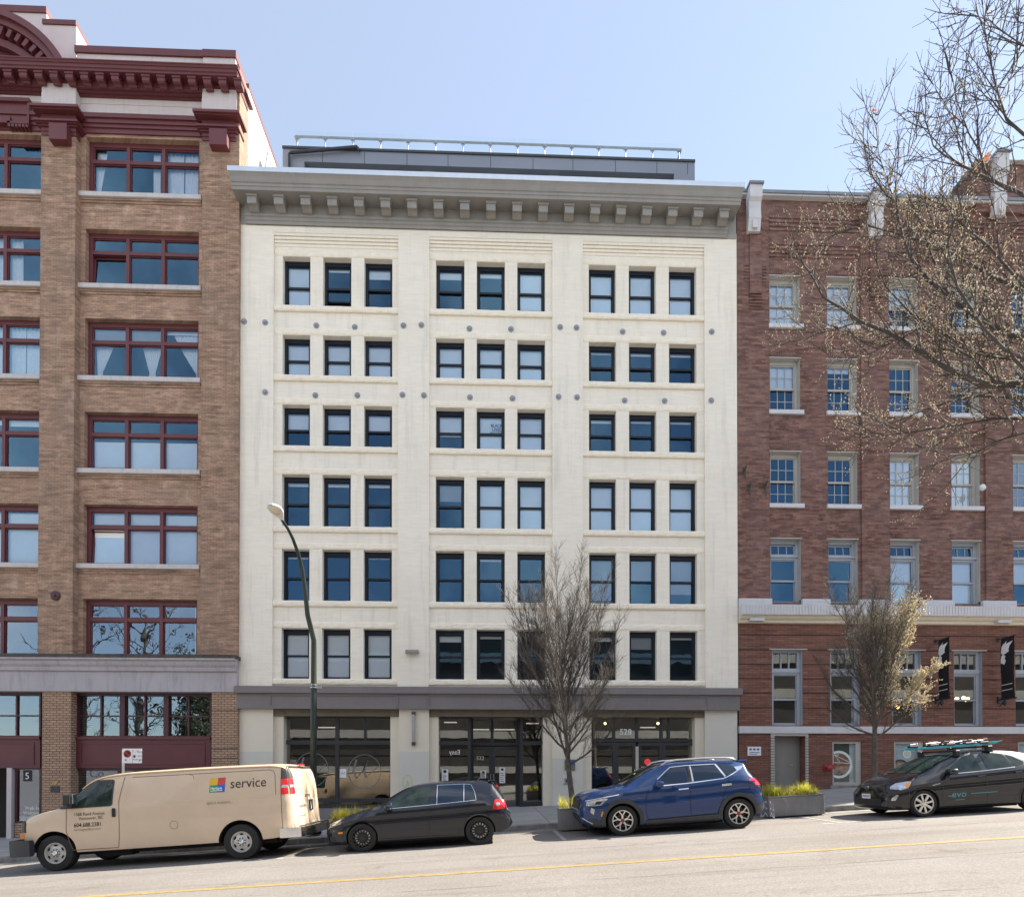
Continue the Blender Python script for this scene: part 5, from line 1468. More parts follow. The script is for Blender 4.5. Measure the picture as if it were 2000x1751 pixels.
def street_tree(label, base, lean, fork_h, top_h, spread, seed, buds=None, nlimb=26, bark='bark_dark'):
    rnd = random.Random(seed)
    t = thing("street_tree", label, "tree", tuple(base), group="young street trees along the far kerb")
    tr = MB()
    pts = [Vector(base) + Vector((0, 0, -.1))]
    n = 9
    for i in range(1, n + 1):
        f = i / n
        pts.append(Vector(base) + Vector((lean * math.sin(f * 1.5) + rnd.gauss(0, .012), rnd.gauss(0, .012), f * top_h * .62)))
    rad = [.085 * (1 - .85 * i / n) + .008 for i in range(n + 1)]; rad[0] = .12
    tr.tube(pts, rad, 9)
    tr.build("trunk", M[bark], t, smooth=True)
    cr = MB()
    lo = fork_h / (top_h * .62)
    for i in range(nlimb):
        f = lo + (1 - lo) * (i / nlimb) ** 1.0
        p, d = at_path(pts, min(f, .98))
        az = i * 2.4 + rnd.uniform(-.4, .4)
        tilt = R(rnd.uniform(24, 66)) * (1.15 - .55 * (i / nlimb))
        dd = Vector((math.cos(az) * math.sin(tilt), math.sin(az) * math.sin(tilt), math.cos(tilt)))
        ln = (base[2] + top_h - p.z) * rnd.uniform(.72, 1.0) / max(.6, math.cos(tilt * .55)) 
        ln = min(ln, spread * (2.6 if tilt < .6 else 1.9)) * rnd.uniform(.85, 1.05)
        cz = base[2] + .5 * (fork_h + top_h); ch = .52 * (top_h - fork_h * .8)
        tip = lambda k: p + dd * k * .55 + (dd + Vector((0, 0, .75))).normalized() * k * .45
        inside = lambda q: ((q.x - base[0] - lean) / spread) ** 2 + ((q.y - base[1]) / spread) ** 2 + ((q.z - cz) / ch) ** 2 < rnd.uniform(.8, 1.05)
        for _ in range(14):
            if inside(tip(ln)): break
            ln *= .92
        lp, lr, ld = wobble(rnd, p, dd, ln, 7, .031 * (1.15 - .5 * i / nlimb), .005, Vector((0, 0, .75)), .07)
        cr.tube(lp, lr, 5, cap=False)
        nb = int(ln * 11)
        for j in range(nb):
            g = .12 + .86 * (j + rnd.random()) / nb
            q, qd = at_path(lp, g)
            bl = (.95 - .55 * g) * rnd.uniform(.6, 1.25) * (spread / 1.9)
            bp, brr, bd_ = wobble(rnd, q, side_dir(rnd, qd, R(rnd.uniform(20, 38)), .14), bl, 4, .007 * (1.2 - g * .6), .0025, Vector((0, 0, .35)), .09)
            cr.tube(bp, brr, 3, cap=False)
            for k in range(int(bl * 12) + 3):
                h = .15 + .83 * rnd.random()
                w, wd = at_path(bp, h)
                tl = rnd.uniform(.12, .34)
                tp_, trr, td = wobble(rnd, w, side_dir(rnd, wd, R(rnd.uniform(25, 50)), .08), tl, 2, .0036, .002, Vector((0, 0, .2)), .1)
                cr.tube(tp_, trr, 3, cap=False)
                if buds:
                    cf = buds(tp_[-1])
                    if cf > 0:
                        for _ in range(int(cf * 12) + 1):
                            if rnd.random() < cf:
                                b0, b1 = at_path(tp_, rnd.random()); bud(cr, rnd, b0, side_dir(rnd, b1, R(45), .1), rnd.uniform(.03, .065), rnd.uniform(.008, .016), 1 if rnd.random() < .7 else 2)
    cr.build("crown", [M[bark], M['bud'], M['bud_green']], t, smooth=True)
    return t
TY = KERB + .9
b1 = P(1122, 1575, TY); b1.z = gz_pave(b1.x)
street_tree("bare young street tree in front of the cream building with a dark vase-shaped crown", b1, -.36, 1.45, P(1110, 1088, TY).z - b1.z, 2.05, 3, bark='bark', nlimb=32)
b2 = P(1707, 1560, TY); b2.z = gz_pave(b2.x)
def b2buds(p):
    # only the limbs reaching right over the pavement have broken bud
    dx = p.x - (b2.x + .1); h = p.z - b2.z
    return max(0, min(1, (dx + .22) / .75)) * max(0, min(1, (h - 2.3) / .6)) * max(0, min(1, (6.0 - h) / .8))
street_tree("young street tree behind the black compact car with pale buds opening on one side", b2, .04, 1.7, P(1710, 1095, TY).z - b2.z, 1.65, 8, b2buds, nlimb=26, bark='bark')
# the large beech on the near pavement: only the limbs reach into view
rnd = random.Random(77)
bt = Vector((7.2, 1.9, 0)); bt.z = gz_pave(bt.x)
beech = thing("beech_tree", "large bare tree whose long budding branches hang in front of the red brick building", "tree", tuple(bt))
tr = MB(); tpts = [bt + Vector((0, 0, -.2)), bt + Vector((.02, .02, 1.2)), bt + Vector((.0, .1, 2.6)), bt + Vector((-.1, .2, 4.2)), bt + Vector((-.1, .3, 6.5)), bt + Vector((0, .3, 9.5))]
tr.tube(tpts, [.32, .24, .21, .18, .12, .05], 12); tr.build("trunk", M['bark'], beech, smooth=True)
cr = MB()
limbs = [
 ([(2120, 700), (2000, 660), (1971, 654), (1913, 622), (1855, 578), (1806, 541), (1777, 500), (1765, 468), (1748, 396), (1727, 375), (1698, 338), (1688, 290)], 3.3, 4.6, .030, 3.4),
 ([(1748, 396), (1732, 350), (1716, 300), (1712, 250), (1719, 190)], 4.45, 4.7, .010, None),
 ([(1742, 390), (1760, 340), (1778, 290), (1800, 255)], 4.45, 4.6, .008, None),
 ([(2130, 720), (2000, 700), (1951, 700), (1913, 691), (1855, 660), (1820, 633), (1780, 613), (1730, 560), (1700, 480), (1690, 420)], 3.5, 4.3, .022, 3.1),
 ([(2140, 770), (2000, 750), (1927, 751), (1884, 735), (1832, 709), (1797, 686), (1765, 665), (1727, 645), (1681, 628), (1652, 607), (1608, 581), (1582, 532), (1556, 500), (1540, 462)], 3.3, 4.8, .034, 3.0),
 ([(1681, 628), (1640, 640), (1590, 655), (1545, 668)], 4.3, 4.6, .009, None),
 ([(2120, 800), (2000, 778), (1913, 773), (1850, 785), (1790, 806), (1730, 832), (1690, 850)], 3.6, 4.6, .020, 2.7),
 ([(2120, 830), (2000, 817), (1942, 817), (1855, 832), (1768, 845), (1710, 852), (1650, 840)], 3.4, 4.5, .022, 2.6),
 ([(2120, 860), (2000, 845), (1950, 860), (1900, 885), (1850, 890), (1800, 870)], 3.3, 4.1, .016, 2.5),
 ([(2130, 420), (2000, 381), (1966, 365), (1928, 348), (1884, 326), (1843, 302), (1823, 285), (1812, 247), (1800, 215)], 3.2, 4.2, .026, 4.6),
 ([(1928, 348), (1914, 296), (1892, 260), (1867, 192), (1860, 150), (1850, 110)], 3.6, 4.1, .015, None),
 ([(2130, 330), (2000, 263), (1966, 233), (1952, 192), (1939, 143), (1928, 90), (1922, 41), (1915, -40)], 3.2, 3.9, .026, 5.0),
 ([(2120, 180), (2000, 90), (1960, 63), (1933, 41), (1892, 25), (1840, 11)], 3.3, 4.0, .014, 5.4),
 ([(1952, 192), (1985, 130), (1998, 60), (2010, -20)], 3.5, 3.8, .012, None),
 ([(1884, 326), (1880, 280), (1862, 235), (1835, 190), (1815, 150)], 3.9, 4.4, .010, None),
 ([(1855, 578), (1820, 500), (1800, 440), (1790, 400)], 4.0, 4.4, .013, None),
 ([(2000, 560), (1930, 480), (1880, 440), (1840, 400), (1800, 385)], 3.4, 4.2, .018, 3.9),
 ([(2120, 610), (2000, 570), (1920, 530), (1850, 490), (1800, 470), (1750, 455), (1690, 440), (1640, 455), (1600, 470)], 3.5, 4.8, .020, 3.6),
 ([(2130, 760), (2000, 720), (1920, 640), (1870, 560), (1850, 480), (1870, 410)], 3.0, 3.5, .020, 3.2),
 ([(2120, 900), (2000, 800), (1900, 700), (1800, 640), (1700, 690), (1640, 700)], 3.1, 4.4, .016, 2.8)]
nb_buds = 0
for li, (pp, ya, yb, r0, th) in enumerate(limbs):
    n = len(pp)
    pts = [P(px, py, 1.278 * (ya + (yb - ya) * i / (n - 1))) for i, (px, py) in enumerate(pp)]
    if th:
        s0, _ = at_path(tpts, min(.97, th / 9.5 + .18))
        pts = [s0, s0.lerp(pts[0], .55) + Vector((0, 0, .15))] + pts
    low_ = 1 - min(1.0, max(0.0, 1 - (sum(p[1] for p in pp) / n - 250) / 250))
    r0 = r0 * (.55 + .4 * low_)
    rad = [r0 * (1 - .86 * i / (len(pts) - 1)) for i in range(len(pts))]
    if th: rad[0] *= 1.8; rad[1] *= 1.4
    cr.tube(pts, rad, 6, cap=False)
    vis = pts[2:] if th else pts
    ln = sum((vis[i + 1] - vis[i]).length for i in range(len(vis) - 1))
    nbr = int(ln * (9 + 6 * low_)) 
    low_ = 1 - min(1.0, max(0.0, 1 - (sum(p[1] for p in pp) / n - 250) / 250))
    low = min(1.0, max(0.0, 1 - (sum(p[1] for p in pp) / n - 250) / 250))      # the upper limbs are barer
    for j in range(nbr):
        g = (j + rnd.random()) / nbr * .99
        q, qd = at_path(vis, g)
        bl = rnd.uniform(.22, .85) * (1.05 - .45 * g)
        up = .28 if pp[0][1] < 780 else .05
        bp, brr, bd_ = wobble(rnd, q, side_dir(rnd, qd, R(rnd.uniform(28, 62)), up), bl, 5, .0052, .0018, Vector((0, 0, .45)), .10)
        cr.tube(bp, brr, 4, cap=False)
        for k in range(int(bl * 10) + 2):
            h = .1 + .9 * rnd.random(); w, wd = at_path(bp, min(h, .999))
            tl = rnd.uniform(.06, .26)
            tp_, trr, td = wobble(rnd, w, side_dir(rnd, wd, R(rnd.uniform(28, 55)), .06), tl, 3, .0030, .0016, Vector((0, 0, .15)), .12)
            cr.tube(tp_, trr, 3, cap=False)
            nn = int(rnd.uniform(3.2, 7.5) * (1 - .6 * low))
            for b_ in range(nn):
                b0, b1 = at_path(tp_, min(.999, .2 + .8 * (b_ + 1) / nn)); nb_buds += 1
                big = rnd.uniform(.012, .024) * (1 - .25 * low)
                bud(cr, rnd, b0, side_dir(rnd, b1, R(rnd.uniform(15, 45)), .05), big, big * .21, 0 if (low > .5 and rnd.random() < .55) else (1 if rnd.random() < .8 else 2))
            if rnd.random() < .006:
                b0 = tp_[-1]; a = Vector((rnd.gauss(0, .008), rnd.gauss(0, .008), -.010)); c = Vector((rnd.gauss(0, .012), rnd.gauss(0, .012), .006))
                cr.add([b0, b0 + a * 1.0 + c, b0 + a * 2.2, b0 + a - c], [(0, 1, 2, 3)], 3); cr.add([b0, b0 + c * 1.2, b0 + c * 2 + a, b0 + a * .8], [(0, 1, 2, 3)], 3)
cr.build("crown", [M['bark_dark'], M['bud'], M['bud_green'], M['dead_leaf']], beech, smooth=True)
# trees across the street, mirrored in the left building's lower panes
rnd = random.Random(5)
for k, (x, y, h, sd) in enumerate(((-37, -10, 27, 41), (-31.5, -9.5, 25, 42), (-26.5, -10.5, 16, 43))):
    b = Vector((x, y, zr(x) + .1))
    r_ = random.Random(sd)
    t = thing("plane_tree", ("tall bare tree across the street behind the viewer", "bare tree lowest down the slope across the street", "bushy tree across the street beside the dark concrete building")[k], "tree", tuple(b))
    m_ = MB(); pts, rr, d = wobble(r_, b, Vector((0, 0, 1)), h * .7, 7, .38, .08, jit=.04); m_.tube(pts, rr, 8); m_.build("trunk", M['bark'], t, smooth=True)
    m_ = MB()
    for i in range(34):
        p, d = at_path(pts, .16 + .83 * i / 34)
        az = i * 2.4; tl = R(r_.uniform(35, 75))
        lp, lr, ld = wobble(r_, p, Vector((math.cos(az) * math.sin(tl), math.sin(az) * math.sin(tl), math.cos(tl))), r_.uniform(2.4, 5), 6, .07, .015, Vector((0, 0, .4)), .12); m_.tube(lp, lr, 4, cap=False)
        for j in range(12):
            q, qd = at_path(lp, .2 + .8 * r_.random() * .99)
            bp, br2, _ = wobble(r_, q, side_dir(r_, qd, R(45), .1), r_.uniform(.5, 1.4), 3, .025, .008, Vector((0, 0, .2)), .15); m_.tube(bp, br2, 3, cap=False)
            if k == 2:
                for _ in range(26):
                    c = bp[-1] + Vector((r_.gauss(0, .28), r_.gauss(0, .28), r_.gauss(0, .28))); bud(m_, r_, c, side_dir(r_, Vector((0, 0, 1)), R(80)), .22, .07, 1)
    M['evergreen'] = M.get('evergreen') or leafy("dull_evergreen", (.07, .085, .025), .2)
    m_.build("crown", [M['bark_dark'], M['evergreen']], t, smooth=True)

# ---------------------------------------------------------------- street lamp
LY = KERB + .5
lb = P(612, 1590, LY); lb.z = gz_pave(lb.x)
lamp = thing("street_lamp", "dark green street lamp with a white cobra head arching over the street beside the van", "street lamp", tuple(lb))
m_ = MB()
zt_ = P(600, 1250, LY).z
m_.lathe([(.20, 0), (.20, .05), (.17, .07), (.15, .5), (.13, .55), (.115, .6)], tuple(lb), 'z', 16); m_.build("base", M['green_pole'], lamp, autos=40)
def yfor(px): return lb.x / ((PX(px, 1100, 10)) / 10)
arm = [(lb.x, LY, lb.z + .5), (lb.x, LY, lb.z + 3.2), (lb.x, LY, zt_)]
rad = [.095, .085, .068]
for px, py in ((601, 1200), (596, 1150), (590, 1110), (582, 1079), (572, 1052), (562, 1032), (554, 1020), (550, 1014)):
    y = min(LY, yfor(px)); q = P(px, py, y); arm.append((lb.x, q.y, q.z)); rad.append(max(.034, rad[-1] - .006))
m_ = MB(); m_.tube(arm, rad, 12); m_.build("pole", M['green_pole'], lamp, smooth=True)
e = Vector(arm[-1]); dirn = Vector((0, -1, .06)).normalized()
m_ = MB()
sec = [(-.02, .03, .03, 0), (.05, .06, .055, .01), (.16, .10, .075, .015), (.32, .155, .085, .02), (.48, .155, .075, .02), (.58, .11, .05, .015), (.63, .03, .02, .01)]
n = 16; vs = []; fs = []
for (s_, w, hh, up) in sec:
    for j in range(n):
        a = 2 * math.pi * j / n
        zz_ = math.sin(a) * hh; zz_ = zz_ * .45 if zz_ < 0 else zz_
        vs.append((e.x + math.cos(a) * w, e.y - s_, e.z + up + s_ * .06 + zz_))
for i in range(len(sec) - 1):
    for j in range(n): fs.append((i * n + j, i * n + (j + 1) % n, (i + 1) * n + (j + 1) % n, (i + 1) * n + j))
fs += [tuple(range(n)), tuple(range((len(sec) - 1) * n, len(sec) * n))[::-1]]
m_.add(vs, fs); m_.build("lamp_head", M['white_metal'], lamp, smooth=True)
m_ = MB(); vs = []
for j in range(20): a = 2 * math.pi * j / 20; vs.append((e.x + math.cos(a) * .125, e.y - .40 + math.sin(a) * .17, e.z + .002 + (.40 - math.sin(a) * .17) * .06))
vs2 = [(e.x + (v[0] - e.x) * .6, e.y - .40 + (v[1] - e.y + .40) * .6, v[2] - .05) for v in vs]
m_.add(vs + vs2, [(j, (j + 1) % 20, 20 + (j + 1) % 20, 20 + j) for j in range(20)] + [tuple(range(20, 40))]); m_.build("lens", M['cream_trim'], lamp, smooth=True)
m_ = MB()
for py in (1337, 1342): q = P(605, py, LY); m_.lathe([(.092, -.012), (.092, .012)], (lb.x, LY, q.z), 'z', 14)
q = P(605, 1340, LY); m_.box(lb.x + .05, lb.x + .2, LY - .03, LY + .03, q.z - .05, q.z + .03); m_.build("strap", M['steel'], lamp)
# ---------------------------------------------------------------- kerbside parking sign
SGY = KERB + .5
sp = P(241, 1500, SGY); sb = zr(sp.x) + .16
sg = thing("parking_sign", "small white kerbside no-stopping sign on a grey post behind the tan van", "sign", (sp.x, SGY, sb))
m_ = MB(); zt_ = P(241, 1463, SGY).z; m_.tube([(sp.x, SGY, sb), (sp.x, SGY, zt_)], .032, 8); m_.build("post", M['steel'], sg)
a, b = P(239.5, 1461, SGY - .04), P(277, 1489.5, SGY - .04)
mid = P(259, 1470, SGY - .04).x
for (u0, u1) in ((a.x, mid - .006), (mid + .006, b.x)):
    m_ = MB(); m_.box(u0, u1, SGY - .045, SGY - .035, b.z, a.z, 0)
    if u0 == a.x:
        cx = (u0 + u1) / 2; cz = a.z - (a.z - b.z) * .36
        m_.lathe([(.082, 0), (.082, .0005)], (cx, SGY - .047, cz), 'y', 24, 2)
        m_.ring(cx, cz, SGY - .048, .10, .10, .026, 28, m=1)
        m_.quad((cx - .07, SGY - .0485, cz + .05), (cx + .05, SGY - .0485, cz - .07), (cx + .07, SGY - .0485, cz - .05), (cx - .05, SGY - .0485, cz + .07), 1)
        m_.box(cx - .06, cx - .02, SGY - .048, SGY - .046, b.z + .07, b.z + .10, 2)
    else:
        cx = (u0 + u1) / 2
        m_.text("7 - 9am", cx, a.z - .11, SGY - .047, .085, 3); m_.text("3 - 6pm", cx + .03, a.z - .21, SGY - .047, .06, 3); m_.box(cx - .10, cx - .05, SGY - .048, SGY - .046, a.z - .24, a.z - .17, 2)
        m_.text("MON-FRI", cx, a.z - .31, SGY - .047, .06, 3); m_.box(cx + .05, cx + .08, SGY - .048, SGY - .046, b.z + .05, b.z + .08, 2)
    m_.build("sign_plate", [M['sign_white'], M['sign_red'], M['sign_black'], M['sign_blue']], sg)
# ---------------------------------------------------------------- planters
def planter(px0, px1, y0, depth, h, label, glabel, seed, tilt=0, graffiti=False):
    rnd = random.Random(seed)
    x0, x1 = PX(px0, 1580, y0), PX(px1, 1580, y0)
    cx = (x0 + x1) / 2; hw = (x1 - x0) / 2
    t = thing("planter", label, "planter", (cx, y0 + depth / 2, zr(cx) + .004), rot=(0, -SLOPE, 0), group="metal kerbside planters", local=True)
    m_ = MB()
    m_.bbox(-hw, hw, -depth / 2, depth / 2, .03, h, .012, 0)
    for (u0, u1, v0, v1) in ((-hw - .012, hw + .012, -depth / 2 - .012, -depth / 2 + .05), (-hw - .012, hw + .012, depth / 2 - .05, depth / 2 + .012), (-hw - .012, -hw + .05, -depth / 2 + .05, depth / 2 - .05), (hw - .05, hw + .012, -depth / 2 + .05, depth / 2 - .05)):
        m_.box(u0, u1, v0, v1, h, h + .025, 0)
    m_.box(-hw + .06, -hw + .16, -depth / 2 + .05, depth / 2 - .05, -.004, .03, 0); m_.box(hw - .16, hw - .06, -depth / 2 + .05, depth / 2 - .05, -.004, .03, 0)
    m_.build("box", M['planter'], t, world=False)
    m_ = MB(); m_.box(-hw + .05, hw - .05, -depth / 2 + .05, depth / 2 - .05, h - .05, h + .01); m_.build("soil", M['soil'], t, world=False)
    if graffiti:
        m_ = MB(); pl = [(-.24, .12), (-.20, .42), (-.10, .40), (-.12, .25), (-.20, .24)], [(-.05, .10), (-.03, .36), (.04, .12), (.08, .40)], [(.14, .38), (.10, .22), (.20, .2), (.16, .06), (.10, .10)], [(-.22, .05), (-.1, .14), (0, .04), (.2, .02)]
        for p in pl:
            for i in range(len(p) - 1):
                (a, b), (c, d) = p[i], p[i + 1]; w = .022
                k = depth * 1.6
                m_.add([(-hw - .002, a * k, b - w), (-hw - .002, c * k, d - w), (-hw - .002, c * k, d + w), (-hw - .002, a * k, b + w)], [(0, 1, 2, 3)])
                m_.add([(-hw + .02 + (a + .25) * .25, -depth / 2 - .002, b - w), (-hw + .02 + (c + .25) * .25, -depth / 2 - .002, d - w), (-hw + .02 + (c + .25) * .25, -depth / 2 - .002, d + w), (-hw + .02 + (a + .25) * .25, -depth / 2 - .002, b + w)], [(0, 1, 2, 3)])
        m_.build("graffiti", M['white_print'], t, world=False)
    gmb = MB()
    n = int(hw * 2 * depth * 1500)
    ntuft = max(6, int(hw * 2 * 6))
    tufts = [(rnd.uniform(-hw + .08, hw - .08), rnd.uniform(-depth / 2 + .08, depth / 2 - .08), rnd.uniform(.7, 1.15)) for _ in range(ntuft * 2)]
    for i in range(n):
        c = rnd.choice(tufts)
        x = min(max(c[0] + rnd.gauss(0, .07), -hw + .06), hw - .06); y = min(max(c[1] + rnd.gauss(0, .06), -depth / 2 + .06), depth / 2 - .06)
        az = rnd.uniform(0, 6.283); out = rnd.uniform(.03, .22); hh = rnd.uniform(.24, .46) * c[2]
        w = rnd.uniform(.004, .008); ca, sa = math.cos(az), math.sin(az)
        over = rnd.random() < .03
        pts = []
        for k in range(4):
            f = k / 3
            zz_ = h + hh * (f - .35 * f * f * (out / .2)) - (f * f * .4 if over else 0)
            pts.append((x + ca * out * f * f * (1.8 if over else 1), y + sa * out * f * f * (1.8 if over else 1), zz_))
        vs = []
        for k, p in enumerate(pts):
            ww = w * (1 - k / 3.3); vs += [(p[0] - sa * ww, p[1] + ca * ww, p[2]), (p[0] + sa * ww, p[1] - ca * ww, p[2])]
        gmb.add(vs, [(0, 1, 3, 2), (2, 3, 5, 4), (4, 5, 7, 6)], 1 if rnd.random() < .16 else 0)
    g = gmb.build("sedge_grass", [M['grass'], M['grass_dry']], None, world=False)
    g.location = t.location; g.rotation_euler = t.rotation_euler
    tag(g, glabel, "ornamental grass", "clumps of sedge in the planters")
    return t
planter(1503, 1612, 14.65, .62, .52, "long grey metal planter with white graffiti between the blue and black cars", "lime sedge filling the planter between the blue and black cars", 1, graffiti=True)
planter(1096, 1200, 14.5, .62, .55, "grey metal planter half hidden by the front of the blue car", "lime sedge in the planter in front of the blue car", 2)
planter(640, 745, 14.65, .62, .55, "grey metal planter hidden behind the bonnet of the black hatchback", "straw tipped sedge showing above the black hatchback bonnet", 3)
# ---------------------------------------------------------------- vehicles
def curve(keys):
    """monotone cubic through (x, v) keys"""
    xs = [k[0] for k in keys]; ys = [k[1] for k in keys]; n = len(xs)
    d = [(ys[i + 1] - ys[i]) / (xs[i + 1] - xs[i]) for i in range(n - 1)]
    m = [d[0]] + [0 if d[i - 1] * d[i] <= 0 else 2 * d[i - 1] * d[i] / (d[i - 1] + d[i]) for i in range(1, n - 1)] + [d[-1]]
    def f(x):
        if x <= xs[0]: return ys[0]
        if x >= xs[-1]: return ys[-1]
        i = 0
        while x > xs[i + 1]: i += 1
        h = xs[i + 1] - xs[i]; t = (x - xs[i]) / h
        return (2 * t ** 3 - 3 * t * t + 1) * ys[i] + (t ** 3 - 2 * t * t + t) * h * m[i] + (-2 * t ** 3 + 3 * t * t) * ys[i + 1] + (t ** 3 - t * t) * h * m[i + 1]
    return f

class Car:
    """a vehicle in its own frame: x runs rearwards from the front axle, -y is the side towards the viewer, z up from the road"""
    def __init__(s, name, label, cat, X0, width, paint_):
        s.hw = width / 2; s.paint = paint_
        s.root = thing(name, label, cat, (X0, CARY + s.hw, zr(X0)), rot=(0, -SLOPE, 0), local=True)
    def body(s, K, xs, wells, bulge=.012, tuck=.10, dent=.012):
        K = {k: [((x * s.fs if x < 0 else x), y) for x, y in v] for k, v in K.items()}
        xs = [x * s.fs if x < 0 else x for x in xs]
        c = {k: curve(v) for k, v in K.items()}
        s.c = c
        rings = []
        for x in xs:
            zb, zs_, zt, wm, ws, wr = (c[k](x) for k in ('zb', 'zs', 'zt', 'wm', 'ws', 'wr'))
            cr = c['cr'](x)
            zrr = zt - cr
            zs_ = min(zs_, zrr - .004)
            h = zs_ - zb
            hs = []
            hs.append((0, zb + .01)); hs.append((wm * .70, zb)); hs.append((wm * (1 - tuck * .55), zb + .012)); hs.append((wm * (1 - tuck * .22), zb + min(.06, h * .16)))
            hs.append((wm * .985, zb + h * .30)); hs.append((wm, zb + h * .48)); hs.append((wm * .997, zb + h * .64)); hs.append((wm * (.988 - dent), zb + h * .79)); hs.append((wm * (.990 - dent * .15), zb + h * .835))
            hs.append((ws + (wm * .99 - ws) * .45, zb + h * .93)); hs.append((ws, zs_))
            g = zrr - zs_
            for f in (.12, .35, .6, .85): hs.append((ws + (wr - ws) * f + bulge * math.sin(math.pi * f) * min(1, g / .25), zs_ + g * f))
            hs.append((wr, zrr))
            hs.append((wr * .93, zrr + cr * .42)); hs.append((wr * .78, zrr + cr * .70)); hs.append((wr * .45, zrr + cr * .93)); hs.append((0, zt))
            rings.append([(x, -a, b) for a, b in hs] + [(x, a, b) for a, b in hs[-2:0:-1]])
        bm = bmesh.new()
        V = [[bm.verts.new(p) for p in r] for r in rings]
        n = len(V[0])
        for i in range(len(V) - 1):
            for j in range(n):
                bm.faces.new((V[i][j], V[i + 1][j], V[i + 1][(j + 1) % n], V[i][(j + 1) % n]))
        bm.faces.new(V[0]); bm.faces.new(V[-1][::-1])
        bmesh.ops.recalc_face_normals(bm, faces=bm.faces)
        me = bpy.data.meshes.new("body"); bm.to_mesh(me); bm.free()
        me.materials.append(s.paint); me.materials.append(M['well'])
        o = bpy.data.objects.new("body", me); COL.objects.link(o)
        # wheel arches are cut out of the shell
        cut = MB()
        for (wx, wz, r) in wells:
            for sg in (-1, 1):
                y0 = sg * (s.hw - .30); y1 = sg * (s.hw + .2)
                cut.lathe([(r, min(y0, y1)), (r, max(y0, y1))], (wx, 0, wz), 'y', 40, 0)
        cm = bpy.data.meshes.new("cut"); cm.from_pydata(cut.v, [], cut.f)
        bmc = bmesh.new(); bmc.from_mesh(cm); bmesh.ops.recalc_face_normals(bmc, faces=bmc.faces); bmc.to_mesh(cm); bmc.free()
        cm.materials.append(s.paint); cm.materials.append(M['well']); cm.polygons.foreach_set("material_index", [1] * len(cm.polygons))
        co_ = bpy.data.objects.new("cut", cm); COL.objects.link(co_)
        md = o.modifiers.new("cut", 'BOOLEAN'); md.operation = 'DIFFERENCE'; md.object = co_; md.solver = 'EXACT'
        dg = bpy.context.evaluated_depsgraph_get(); dg.update()
        me2 = bpy.data.meshes.new_from_object(o.evaluated_get(dg))
        o.modifiers.clear(); o.data = me2; me2.name = "body"
        bpy.data.objects.remove(co_)
        me2.polygons.foreach_set("use_smooth", [True] * len(me2.polygons)); me2.set_sharp_from_angle(angle=R(38))
        o.parent = s.root; s.bodyo = o; ORIG[o.name] = Vector((0, 0, 0))
        b2 = bmesh.new(); b2.from_mesh(me); s.bvh = BVHTree.FromBMesh(b2); b2.free()
        return o
    fs = 1.0
    def hit(s, u, v, view):
        if u < 0 and view in ('side', 'far', 'top'): u *= s.fs
        if view == 'side': o, d = Vector((u, -4, v)), Vector((0, 1, 0))
        elif view == 'far': o, d = Vector((u, 4, v)), Vector((0, -1, 0))
        elif view == 'front': o, d = Vector((-6, u, v)), Vector((1, 0, 0))
        elif view == 'rear': o, d = Vector((12, u, v)), Vector((-1, 0, 0))
        else: o, d = Vector((u, v, 6)), Vector((0, 0, -1))
        p, nrm, i, dist = s.bvh.ray_cast(o, d)
        if p is None: return None
        if nrm.dot(d) > 0: nrm = -nrm
        return p, nrm
    def panel(s, mb, poly, view='side', off=.005, m=0, du=.06, nv=5, rim=True):
        """a piece that lies on the shell: poly is its outline seen from that side"""
        us = sorted(set([p[0] for p in poly])); u0, u1 = us[0], us[-1]
        k = max(2, int((u1 - u0) / du)); us = sorted(set([round(u, 5) for u in us] + [round(u0 + (u1 - u0) * i / k, 5) for i in range(k + 1)]))
        cl = []
        for u in us:
            if cl and u - cl[-1] < 1e-4: continue
            cl.append(u)
        colv = []
        n = len(poly)
        for u in cl:
            uu = min(max(u, u0 + 1e-5), u1 - 1e-5)
            vs = []
            for i in range(n):
                (a, b), (c, d) = poly[i], poly[(i + 1) % n]
                if (a <= uu <= c or c <= uu <= a) and abs(a - c) > 1e-9: vs.append(b + (d - b) * (uu - a) / (c - a))
            if len(vs) < 2: continue
            lo, hi = min(vs), max(vs)
            row = []
            for j in range(nv + 1):
                h = s.hit(uu, lo + (hi - lo) * j / nv, view)
                if h is None: row = None; break
                row.append(h[0] + h[1] * off)
            if row: colv.append(row)
        b = len(mb.v)
        for row in colv: mb.v.extend([tuple(p) for p in row])
        for i in range(len(colv) - 1):
            for j in range(nv):
                q = [b + i * (nv + 1) + j, b + (i + 1) * (nv + 1) + j, b + (i + 1) * (nv + 1) + j + 1, b + i * (nv + 1) + j + 1]
                mb.f.append(q if view in ('side', 'rear', 'top') else q[::-1]); mb.m.append(m)
    def strip(s, mb, line, w, view='side', off=.004, m=0, step=.05):
        pts = []
        for i in range(len(line) - 1):
            (a, b), (c, d) = line[i], line[i + 1]
            k = max(1, int(math.hypot(c - a, d - b) / step))
            for j in range(k): pts.append((a + (c - a) * j / k, b + (d - b) * j / k))
        pts.append(line[-1])
        L_ = []
        for i, (a, b) in enumerate(pts):
            p, q = pts[max(0, i - 1)], pts[min(len(pts) - 1, i + 1)]
            t = (q[0] - p[0], q[1] - p[1]); l = math.hypot(*t) or 1
            nx, nz = -t[1] / l * w / 2, t[0] / l * w / 2
            h0, h1 = s.hit(a + nx, b + nz, view), s.hit(a - nx, b - nz, view)
            if h0 and h1 and (h0[0] - h1[0]).length < .25: L_.append((h0[0] + h0[1] * off, h1[0] + h1[1] * off))
            else: L_.append(None)
